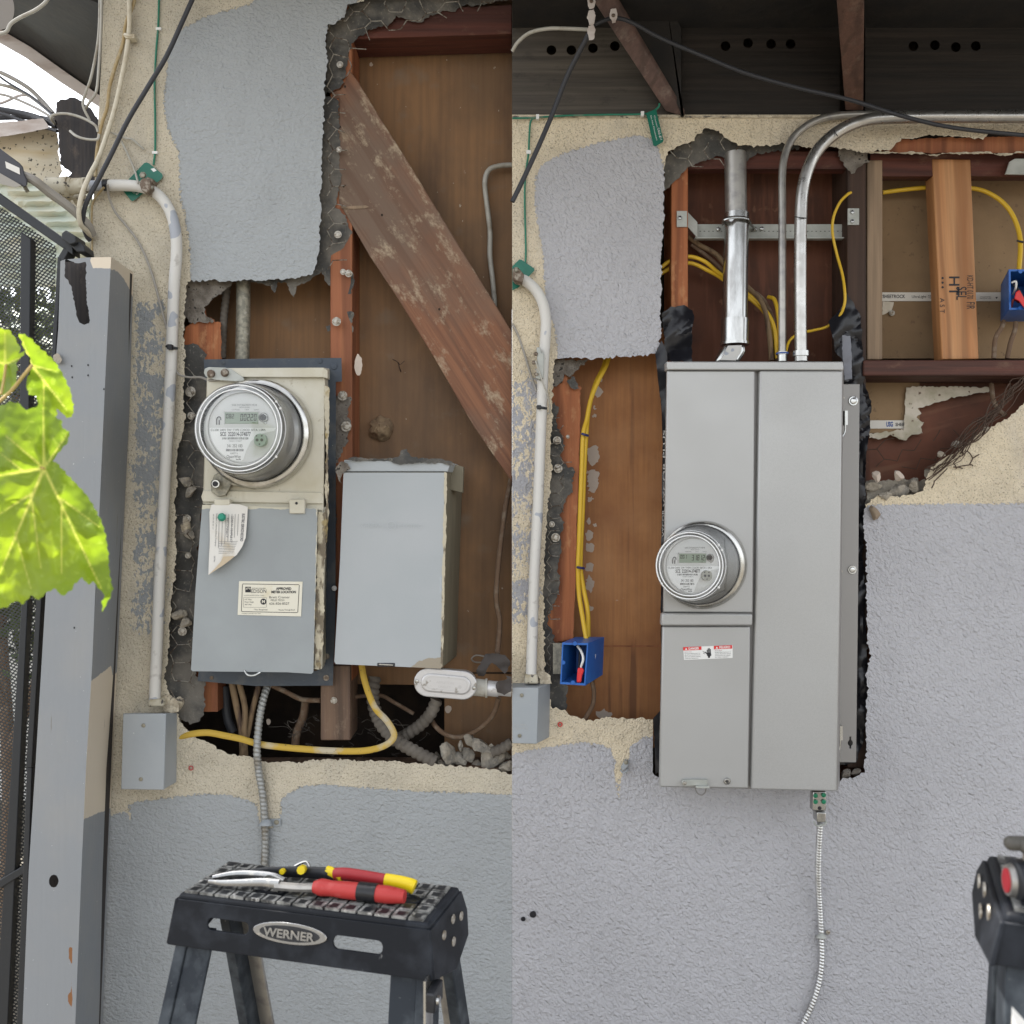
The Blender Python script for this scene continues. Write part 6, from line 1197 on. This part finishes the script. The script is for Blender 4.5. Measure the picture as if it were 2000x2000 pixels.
G().tube([(1413, 437, .02), (1416, 428, -.004), (1438, 424, -.008), (1460, 427, -.004), (1466, 438, .03), (1474, 446, .05)], 5, n=8, flat=.5).make('pipe_strap', M_zinc, sb)
for x, y in ((1403, 447), (1475, 447), (1488, 446)): G().bolt(x, y, .058, 3.8, .006, 1.2).make('screw', M_zinc, sb)

# ------------------------------------------------------------------ cables of the right half
cable('yellow_cable', [(1292, 522, .05), (1312, 508, .05), (1345, 501, .05), (1375, 510, .05), (1400, 530, .06), (1430, 552, .07), (1470, 582, .07), (1495, 606, .06), (1512, 640, .05), (1518, 700, .04)], 4, M_yelC, 'clean yellow cable passing behind the riser, upper one of two', group='yellow cables behind the riser')
cable('yellow_cable', [(1292, 534, .06), (1320, 518, .06), (1350, 514, .06), (1382, 528, .06), (1410, 544, .07), (1440, 568, .07), (1475, 592, .07), (1500, 625, .07), (1510, 700, .06)], 4, M_yelC, 'clean yellow cable passing behind the riser, lower one of two', group='yellow cables behind the riser')
cable('yellow_cable', [(1500, 580, .08), (1512, 585, .07), (1519, 610, .06), (1522, 650, .05), (1523, 700, .03)], 4, M_yelC, 'short yellow cable dropping into the panel left of the thin conduit')
cable('old_cable', [(1345, 462, .08), (1362, 476, .08), (1400, 498, .08), (1430, 535, .08), (1470, 570, .07), (1492, 600, .06), (1502, 650, .05), (1507, 704, .04)], 5, M_ocab, 'old braided brown cable behind the riser')
cable('old_cable', [(1350, 478, .085), (1390, 508, .085), (1440, 555, .085), (1480, 575, .08), (1500, 600, .08), (1513, 640, .07), (1516, 704, .05)], 4, M_bcab, 'second darker braided cable behind the riser')
cable('yellow_cable', [(1662, 376, .015), (1655, 380, .012), (1640, 396, .02), (1628, 424, .03), (1626, 455, .03), (1634, 495, .03), (1645, 535, .02), (1650, 570, .01), (1649, 595, .01), (1638, 620, .02), (1615, 638, .03), (1590, 645, .04), (1560, 652, .05), (1542, 666, .05), (1534, 690, .03)], 2.8, M_yelC, 'thin yellow cable looping right of the steel conduits')
cable('yellow_cable', [(1724, 376, .09), (1770, 370, .085), (1825, 366, .08), (1900, 368, .08), (1940, 382, .07), (1970, 408, .06), (1988, 445, .05), (1993, 480, .04), (1990, 530, .03)], 4.4, M_yelC, 'yellow cable arching behind the fresh fir board to the right blue box')
G().tube([(1986, 470, .035), (1999, 473, .034)], 2, n=6, sm=1).make('cable_tie', M_blk, label='black cable tie on the arching yellow cable above the right blue box', cat='cable tie')
cable('yellow_cable', [(1190, 694, .08), (1184, 714, .07), (1168, 745, .06), (1154, 780, .05), (1146, 820, .04), (1139, 850, .03), (1136, 920, .03), (1133, 1000, .03), (1131, 1060, .03), (1129, 1110, .03), (1131, 1160, .03), (1137, 1200, .02), (1145, 1248, .01)], 4.2, M_yelC, 'yellow cable left strand of the pair dropping into the left blue box', group='yellow pair to the left blue box', flat=.6)
cable('yellow_cable', [(1184, 697, .09), (1178, 718, .08), (1162, 752, .07), (1150, 800, .05), (1145, 850, .035), (1141, 920, .035), (1138, 1000, .035), (1135, 1060, .035), (1134, 1110, .035), (1140, 1150, .035), (1148, 1195, .03), (1149, 1248, .03)], 4.2, M_yelC, 'yellow cable right strand of the pair dropping into the left blue box', group='yellow pair to the left blue box', flat=.6)
G().tube([(1136, 847, .022), (1142, 849, .02), (1149, 851, .024)], 2.4, n=6).make('cable_tie', mat('navy_tie', (.02, .025, .12), .4), label='navy cable tie around the upper part of the yellow pair', cat='cable tie')
G().tube([(1127, 1108, .022), (1133, 1109, .018), (1141, 1110, .022)], 2.4, n=6).make('cable_tie', bpy.data.materials['navy_tie'], label='navy cable tie around the lower part of the yellow pair', cat='cable tie')
cable('black_cable', [(1000.6, 394, -.05), (1022, 350, -.05), (1050, 290, -.05), (1080, 220, -.05), (1105, 155, -.06), (1128, 108, -.08), (1150, 66, -.1), (1158, 50, -.11)], 4.8, M_rub, 'black cable rising diagonally over the right upper left wall to the clip')
cable('black_cable', [(1160, 48, -.12), (1195, 36, -.12), (1230, 42, -.11), (1290, 74, -.1), (1380, 112, -.1), (1460, 144, -.1), (1560, 172, -.1), (1660, 195, -.1), (1760, 226, -.1), (1860, 249, -.1), (2000, 264, -.1), (2200, 280, -.1)], 4.0, M_rub, 'long black cable sagging across the eave and over the conduits', n=8)
cable('overhead_cable', [(1000.6, 100, -.05), (1012, 82, -.06), (1035, 64, -.07), (1070, 56, -.08), (1110, 56, -.09), (1156, 58, -.1)], 3.6, M_gcabL, 'pale cable arching from the seam to the rafter clip')
for x0, y0, lb in ((1155, -10, 'long rusty white cable clip under the diagonal rafter'), (1198, 18, 'short white cable clip on the diagonal rafter side')):
    c = thing('cable_clip', W(x0, y0 + 40, -.13), lb, 'clip')
    n_ = 3 if x0 < 1180 else 1
    for k_ in range(n_):
        yy = y0 + 30 * k_; G().slab(ragged([(x0 - 6, yy), (x0 + 5, yy - 2), (x0 + 8, yy + 10), (x0 + 5, yy + 26), (x0 - 3, yy + 28), (x0 - 8, yy + 12)], 1.5, 3, 150 + k_), -.14, -.12, grid=0).make('link', M_fasc, c, bevel=.002)
    G().bolt(x0, y0 + 12, -.14, 3, .004, 1.3).make('nail', M_rust, c)
gw2 = cable('green_wire', [(1000.6, 231, -.008), (1040, 230, -.008), (1100, 226, -.008), (1180, 224, -.008), (1262, 222, -.008), (1285, 210, -.008), (1288, 202, -.008)], 1.9, M_green, 'green wire stapled along the eave line to the hanging green tag', 'wire')
for x, y in ((1050, 228), (1255, 222)): G().rect(x - 3, y - 5, x + 3, y + 4, -.012, -.004).make('staple', M_white, gw2)
gw3 = cable('green_wire', [(1048, 229, -.008), (1037, 236, -.006), (1034, 260, -.005), (1032, 300, -.004), (1026, 345, -.004), (1025, 400, -.004), (1027, 500, -.004), (1022, 520, -.004)], 1.9, M_green, 'green wire dropping down the right wall edge to the lower tag', 'wire')
G().rect(1028, 293, 1037, 300, -.007, 0).make('staple', M_white, gw3)
tg2 = G().slab([(1262, 222), (1266, 219), (1280, 213), (1282, 216), (1296, 274), (1294, 278), (1280, 286), (1276, 284)], -.014, -.011, grid=0).make('service_tag', M_tag, label='long green plastic tag hanging under the diagonal rafter', cat='tag')
q = lambda a, b: W(a, b, -.0145)
G().text('Do Not Disconnect', 1270, 226, w=50, h=2.6, fm=q, rot=R(76)).text('Comm Wire', 1277, 226, w=44, h=2.6, fm=q, rot=R(76)).text('CALL 811', 1284, 250, w=24, h=4, fm=q, rot=R(76)).make('lettering', M_white, tg2)
tg3 = G().slab([(1000.6, 540), (1000.6, 520), (1014, 507), (1018, 507), (1043, 524), (1044, 528), (1012, 562), (1000.6, 567)], -.006, -.004, grid=0).make('service_tag', M_tag, label='small green tag behind the pipe clamp at the seam of the right wall', cat='tag')
wp2 = thing('white_conduit', W(1036, 1325, -.02), 'white painted conduit running down the right wall to the cropped grey box', 'conduit')
G().tube([(1014, 544, -.02), (1028, 550, -.02), (1046, 566, -.02), (1060, 592, -.02), (1066, 625, -.02), (1065, 660, -.02), (1061, 720, -.02), (1058, 800, -.02), (1054, 900, -.02), (1050, 1000, -.02), (1044, 1110, -.02), (1041, 1200, -.02), (1038, 1290, -.02), (1037, 1322, -.02)], 10.5, n=16).make('pipe', M_cond, wp2)
G().prism([(1025, 1318), (1050, 1318), (1052, 1336), (1024, 1336)], -.034, 0).make('lock_nut', M_elb, wp2, bevel=.003)
G().slab(ragged([(1050, 1316), (1062, 1312), (1074, 1320), (1078, 1336), (1056, 1336)], 2, 4, 161), -.012, .01, grid=6, wob=.01).make('mortar_blob', M_raw, wp2)
cl2 = thing('ground_clamp', W(1012, 538, -.03), 'grey grounding clamp on the small green tag at the seam', 'clamp')
G().prism([(1001, 524), (1012, 522), (1024, 536), (1020, 552), (1006, 548), (1000.8, 540)], -.045, -.015).make('saddle', M_rust, cl2, bevel=.002)
G().bolt(1008, 527, -.04, 5, .01, 1.2, n=6).make('bolt', M_galv, cl2)
cb2 = thing('grounding_bracket', W(1055, 710, -.035), 'grey slotted grounding bracket with three bolts on the right white conduit', 'bracket')
G().prism([(1048, 678), (1056, 678), (1057, 688), (1063, 690), (1062, 738), (1055, 742), (1046, 738), (1050, 712)], -.045, -.03).make('plate', M_gstrut, cb2, bevel=.0015)
for x, y in ((1047, 691), (1043, 708), (1048, 731)): G().bolt(x, y, -.04, 4, .009, 1.2, n=6).make('bolt', M_rust, cb2)
cable('bond_wire', [(1000.6, 632, -.006), (1012, 655, -.006), (1024, 690, -.006), (1036, 730, -.006), (1048, 765, -.012)], 2.2, M_gcab, 'thin grey wire arching from the seam to the right white conduit', 'wire')
cable('bond_wire', [(1046, 705, -.05), (1052, 722, -.05), (1062, 752, -.045), (1070, 772, -.04), (1074, 795, -.03), (1073, 806, -.02), (1069, 808, -.02)], 1.7, M_gcabL, 'thin pale wire hanging from the grounding bracket', 'wire')
z = thing('cable_tie', W(1057, 796, -.02), 'black cable tie around the right white conduit under the bracket', 'cable tie')
G().tube([(1048, 794, -.03), (1058, 796, -.033), (1068, 798, -.028)], 2.4, n=6, flat=.6).make('strap', M_blk, z)
G().rect(1049, 791, 1057, 799, -.04, -.03).make('lock', M_blk, z, bevel=.001)
jb2 = thing('junction_box', W(1030, 1400, 0), 'cropped grey junction box at the seam below the right white conduit', 'junction box')
G().prism([(1000.6, 1343), (1052, 1343), (1049, 1452), (1000.6, 1451)], -.055, 0, [(1001, 1334), (1075, 1334), (1073, 1440), (1001, 1440)]).make('body', M_boxG, jb2, bevel=.001)
G().prism([(1000.6, 1343), (1052, 1343), (1049, 1453), (1000.6, 1452)], -.061, -.0555).make('cover', M_boxG, jb2, bevel=.0012)
for x, y in ((1019, 1358), (1015, 1437)): G().bolt(x, y, -.061, 3.4, .002, 1.15).make('screw', M_galv, jb2)
g = G(); q = onw(-.0614); g.text('E-Z  SEAL', 1005, 1417, w=24, h=3, fm=q).text('OPEN  BOX', 1005, 1424, w=26, h=3, fm=q).make('embossed_lettering', M_pan, jb2)

# blue outlet boxes
def bluebox(F, B, yf, yb, label, lid=None):
    root = thing('outlet_box', W(sum(p[0] for p in F) / 4, F[3][1], yf), label, 'outlet box')
    c = (sum(p[0] for p in F) / 4, sum(p[1] for p in F) / 4); c2 = (sum(p[0] for p in B) / 4, sum(p[1] for p in B) / 4)
    ins = lambda P, c_, k_: [(c_[0] + (x - c_[0]) * k_, c_[1] + (y - c_[1]) * k_) for x, y in P]
    f3 = [W(x, y, yf) for x, y in F]; b3 = [W(x, y, yb) for x, y in B]; fi = [W(x, y, yf) for x, y in ins(F, c, .90)]; bi = [W(x, y, yb - .004) for x, y in ins(B, c2, .90)]
    V = f3 + b3 + fi + bi; Q = []
    for i in range(4):
        j = (i + 1) % 4; Q += [(i, j, 4 + j, 4 + i), (i, j, 8 + j, 8 + i)]
    G().add(V, Q + [(4, 5, 6, 7)]).make('shell', M_blue, root, smooth=False)
    Q = [(8 + i, 8 + (i + 1) % 4, 12 + (i + 1) % 4, 12 + i) for i in range(4)] + [(12, 13, 14, 15)]
    G().add(V, Q).make('inside', M_blueI, root, smooth=False)
    return root
b1 = bluebox([(1098, 1255), (1149, 1256), (1143, 1339), (1094, 1336)], [(1124, 1244), (1180, 1244), (1177, 1318), (1122, 1316)], -.05, .03, 'blue outlet box with a red wire connector, hanging left of the new panel')
for x, y in ((1123, 1257), (1119, 1333), (1100, 1294)): G().loft([(x, y, 4, -.054), (x, y, 4, -.035), ], 14).loft([(x, y, 1.8, -.0543), (x, y, 1.8, -.0546)], 10).make('screw_boss', M_blue, b1)
G().prism([(1158, 1270), (1164, 1279), (1161, 1297), (1152, 1288)], -.012, -.010).make('sticker', M_paper, b1)
q = onw(-.0122); g = G()
for k_ in range(9): t = k_ / 9; g.poly([(1156.5 - t * 1.8 + 0, 1274 + t * 13), (1161.5 - t * 1.8, 1280 + t * 12), (1161.4 - t * 1.8, 1281 + t * 12), (1156.3 - t * 1.8, 1275 + t * 13)], q)
g.make('print', M_inkL, b1)
G().rect(1080, 1256, 1100, 1316, .0, .004).make('nailing_flange', M_galv, b1)
cable('box_wire', [(1128, 1262, -.03), (1136, 1274, -.04), (1139, 1288, -.045), (1135, 1302, -.04), (1135, 1310, -.04)], 2.6, M_white, 'white wire curving inside the left blue box', 'wire')
cable('box_wire', [(1134, 1262, -.02), (1132, 1280, -.03), (1131, 1305, -.035)], 1.8, M_ink, 'black wire inside the left blue box', 'wire')
G().slab([(1129, 1304), (1138, 1304), (1141, 1309), (1137, 1320), (1135, 1333), (1126, 1333), (1127, 1318), (1128, 1308)], -.05, -.032, grid=0).make('wire_connector', M_inkR, label='red wire connector inside the left blue box', cat='wire connector', bevel=.002)
cable('old_cable', [(1156, 1330, .04), (1160, 1350, .04), (1158, 1375, .04), (1148, 1395, .03), (1140, 1408, .03)], 4.4, M_bcab, 'dark worn cable dropping below the left blue box')
b2 = bluebox([(1970, 526), (2048, 526), (2048, 605), (1971, 605)], [(1955, 556), (2024, 556), (2024, 628), (1954, 628)], .0, .09, 'blue outlet box with mixed wires at the right edge')
for x, y in ((1993, 530), (1993, 601)): G().loft([(x, y, 4, -.004), (x, y, 4, .015)], 14).make('screw_boss', M_blue, b2)
for P, m, lb, r in (([(1976, 552, .0), (1984, 550, -.005), (1984, 562, .0), (1978, 575, .02)], M_white, 'white wire end in the right blue box', 2), ([(1978, 556, .01), (1992, 570, .005), (2002, 592, .01)], M_ink, 'black wire in the right blue box', 2.4), ([(1975, 600, .01), (1980, 585, .0), (1990, 590, .01)], mat('maroon_wire', (.16, .02, .02), .5), 'maroon wire in the right blue box', 2.2)):
    cable('box_wire', P, r, m, lb, 'wire')
G().slab([(1984, 570), (1991, 566), (2000, 582), (2012, 600), (2002, 604), (1990, 588), (1981, 584)], -.012, .006, grid=0).make('wire_connector', M_inkR, label='red wire connector in the right blue box', cat='wire connector', bevel=.002)
for P, lb in (([(1960, 628, .06), (1956, 640, .05), (1944, 662, .05), (1941, 700, .05)], 'scorched cable under the right blue box, left one'), ([(1984, 628, .06), (1982, 645, .06), (1974, 668, .06), (1967, 700, .06)], 'scorched cable under the right blue box, right one'), ([(1936, 750, .07), (1940, 780, .05), (1950, 800, .04), (1964, 812, .03)], 'scorched cable below the sill near the netting')):
    cable('old_cable', P, 4.6, M_bcab, lb, group='scorched cables at the right edge')
G().prism([(1972, 316), (1982, 310), (2060, 310), (2060, 342), (1964, 340)], .02, .024).make('steel_plate', M_gstrut, label='small steel plate with knockout at the upper right bay', cat='plate')

# black sheeting round the panel
def sheet(pts, y, seed, label, m=M_plas, amp=2.5, wob=.02):
    G().slab(ragged(pts, amp, 5, seed), y, y + .001, grid=5, dy=lambda a, b: -wob * (abs(noz(a, b * .6, .022, seed)) * 1.6 + .5 * abs(noz(a + b, b * .5, .035, seed + 2)))).make('plastic_sheet', m, label=label, cat='plastic sheet', group='black plastic flashing round the new panel', sharp=25)
sheet([(1292, 616), (1304, 602), (1318, 598), (1336, 596), (1352, 606), (1355, 622), (1352, 650), (1352, 706), (1302, 706), (1296, 690), (1298, 660)], .018, 171, 'crumpled black plastic bulge above the left corner of the new panel')
sheet([(1279, 692), (1292, 664), (1303, 690), (1306, 740), (1306, 1100), (1306, 1400), (1290, 1400), (1291, 1100), (1294, 860), (1292, 800)], -.004, 172, 'narrow black plastic strip along the left side of the new panel', amp=.8, wob=.006)
sheet([(1276, 1404), (1296, 1380), (1306, 1400), (1306, 1500), (1280, 1512)], -.002, 173, 'black plastic tab at the lower left of the new panel', amp=1, wob=.006)
g = G(); q = onw(-.012)
g.text('VYCOR PLUS', 1299.5, 990, w=150, h=4.6, fm=q, rot=R(-90)); g.text('VYCOR', 1297.5, 1048, w=52, h=4.4, fm=q, rot=R(-90))
g.make('lettering', M_cond, bpy.data.objects['plastic_sheet.001'], smooth=False)
sheet([(1650, 570), (1662, 584), (1679, 612), (1682, 660), (1686, 700), (1689, 745), (1698, 778), (1702, 800), (1699, 840), (1691, 890), (1689, 1000), (1687, 1100), (1690, 1200), (1694, 1290), (1693, 1380), (1688, 1440), (1672, 1490), (1640, 1494), (1634, 1400), (1640, 1000), (1640, 760), (1644, 700), (1632, 688), (1626, 660), (1618, 628), (1634, 612), (1648, 596)], .022, 174, 'long crumpled black plastic strip along the right side of the new panel', wob=.018)
sheet([(1645, 655), (1661, 656), (1664, 700), (1664, 740), (1650, 742), (1646, 700)], -.012, 175, 'grey printed tape patch on the right plastic strip', m=mat('grey_tape_patch', (.16, .165, .19), .35), amp=1, wob=.006)
# rubble below the open bay
for i, (x, y, r, lb) in enumerate([(1706, 948, 15, 'round grey stone beside the flashing at the right rubble ledge'), (1752, 962, 20, 'brown lump in the middle of the right rubble ledge'), (1786, 948, 14, 'dark lump under the netting on the right ledge'), (1815, 925, 11, 'pale block in the netting on the right ledge'), (1838, 888, 8, 'small chip caught in the netting, lowest on the diagonal'), (1868, 868, 10, 'small chip in the netting above the lowest one'), (1925, 838, 6, 'orange tinged chip high on the diagonal edge'), (1712, 930, 10, 'pale flake lying above the round grey stone'), (1755, 930, 11, 'pale pinkish flake on the ledge'), (1728, 968, 12, 'small lump at the broken stucco corner')]):
    rock(x, y, r, .02 if i < 4 else .0, i * 1.9 + 70, m=M_stone if i not in (7, 8) else M_flake, label=lb, group='rubble on the right ledge', sq=(1, .7, .7))
G().slab(ragged([(1690, 938), (1720, 940), (1780, 935), (1810, 940), (1800, 975), (1690, 985)], 4, 5, 181), .03, .06, grid=7, wob=.02).make('mortar_heap', M_stone, WR)
rock(1708, 1003, 15, -.008, 88, m=mat('tan_chip', (.27, .21, .15), .95), label='tan stucco chip hanging off the corner right of the new panel', sq=(1, .6, .55))
for x, y, r in ((1652, 1512, 12), (1672, 1508, 10)): rock(x, y, r, .012, x, m=M_mud, label='brown mortar lump below the flange, %s one' % ('left' if x < 1660 else 'right'), sq=(1, .6, .7))

# armoured cable below the panel
gb = thing('grounding_bridge', W(1600, 1566, -.07), 'steel grounding bridge with green screws under the new panel', 'terminal')
G().prism([(1588, 1546), (1614, 1546), (1614, 1584), (1587, 1584)], -.078, -.06).make('body', M_zinc, gb, bevel=.002)
M_gs = mat('green_screw', (.01, .20, .10), .4)
for x, y in ((1593, 1554), (1609, 1553), (1593, 1566), (1609, 1566)): G().bolt(x, y, -.078, 4.2, .004, 1.1).make('screw', M_gs, gb)
G().bolt(1601, 1578.5, -.078, 3.6, .001, 0).make('port', M_ink, gb)
cn = thing('cable_connector', W(1604, 1600, -.07), 'squeeze connector clamping the shiny armoured cable', 'connector')
G().prism([(1595, 1586), (1614, 1587), (1613, 1607), (1596, 1607)], -.08, -.055).make('body', M_zinc, cn, bevel=.002)
G().tube([(1590, 1604, -.075), (1594, 1612, -.08), (1602, 1612, -.085), (1610, 1610, -.08), (1614, 1604, -.075)], 2, n=6).make('clamp', M_gstrut, cn)
cable('armoured_cable', [(1602, 1608, -.066), (1600, 1640, -.055), (1598, 1690, -.038), (1599, 1740, -.022), (1602, 1790, -.012), (1604, 1830, -.009), (1605, 1870, -.009), (1601, 1910, -.009), (1592, 1945, -.009), (1580, 1975, -.009), (1566, 2005, -.009), (1548, 2050, -.009), (1500, 2200, -.009)], 6.4, M_mc, 'shiny armoured cable dropping from the new panel down the wall', n=10, rib=(.0062, .38))
sp2 = thing('pipe_strap', W(1608, 1825, -.01), 'small strap with a round screw on the shiny armoured cable', 'strap')
G().tube([(1597, 1828, -.003), (1598, 1828, -.014), (1604, 1828, -.0175), (1610, 1828, -.014), (1611, 1828, -.003)], 6, n=6, sm=3, flat=.3).make('band', M_gstrut, sp2)
G().bolt(1617, 1821, -.001, 4.6, .005, 1.1).make('screw', M_nail, sp2)
ah = thing('pipe_strap', W(1220, 1495, -.01), 'empty bent strap left on the stucco above the cream paint drip', 'strap')
G().prism([(1213, 1500), (1222, 1484), (1230, 1488), (1226, 1498), (1217, 1506)], -.012, -.003).tube([(1212, 1504, -.004), (1217, 1509, -.012), (1224, 1506, -.012), (1226, 1500, -.006)], 2, n=6).make('band', M_boxG, ah, bevel=.001)
G().bolt(1223, 1489, -.012, 4, .003, 1.1).make('screw', M_galv, ah)

# right ladder with a power tool on its cap
lad2, RP = ladder((.4294, -.9990), R(-22), .43, .146, 1.152, 1.2, 'black step ladder cropped by the right edge with a power tool on it', False, .56)
g = G(); c0 = RP(.033, -.012, -.30)
g.solid([RP(.003, -.012, -.075), RP(.013, -.012, -.08), RP(.014, -.034, -.12), RP(.001, -.034, -.12)], [RP(.003, -.006, -.075), RP(.013, -.006, -.08), RP(.014, -.028, -.12), RP(.001, -.028, -.12)])
g.make('rail_label', M_paper, lad2)
TX = Vector((.445, -.972, 1.169)); ax = Vector((1, -.05, 0)).normalized(); sd_ = Vector((.05, 1, 0)).normalized(); up = Vector((0, 0, 1))
pt = thing('power_tool', TX, 'black power tool with a red oval emblem lying on the right ladder', 'power tool')
TP = lambda a, b, c: TX + ax * a + sd_ * b + up * c
G().tube([TP(.004, 0, 0), TP(.012, 0, 0), TP(.05, 0, 0), TP(.16, 0, 0)], .019, n=28, raw=True, sm=4, rr=lambda t: .84 + .16 * min(1, t * 9)).make('body', M_blk, pt)
ring = lambda a, b, d: [TP(d, math.cos(t * math.pi / 18) * a, math.sin(t * math.pi / 18) * b) for t in range(36)]
em = G().solid(ring(.0105, .0135, -.0005), ring(.0125, .0155, .006)).make('emblem_rim', M_emtD, pt)
G().solid(ring(.0072, .0108, -.0015), ring(.0078, .0112, .001)).make('emblem', mat('red_emblem', (.42, .02, .03), .35), em)
V, F = text_geo('5 2', .0); c_ = [TP(.020 + b * .008, -.0193 + .0 * a, -.006 + a * .016) for a, b in V]
G().add(c_, F).make('lettering', M_yel, pt)
G().tube([TP(.022, .0, .014), TP(.024, .0, .024), TP(.026, .0, .034)], .009, n=14, raw=True).make('neck', M_rust, pt)
gl = thing('rubber_grip', TP(.02, 0, .034), 'olive rubber grip pad above the power tool at the right edge', 'grip')
for a, b, c, r in ((.002, 0, .0335, .0065), (.013, -.004, .0325, .0072), (.030, -.002, .033, .008)):
    G().tube([TP(a - .005, b, c), TP(a + .003, b, c), TP(a + .014, b, c)], r, n=16, raw=True, rr=lambda t: math.sqrt(max(.04, 1 - (1 - min(1, t * 2.4)) ** 2))).make('finger_pad', M_glove, gl)
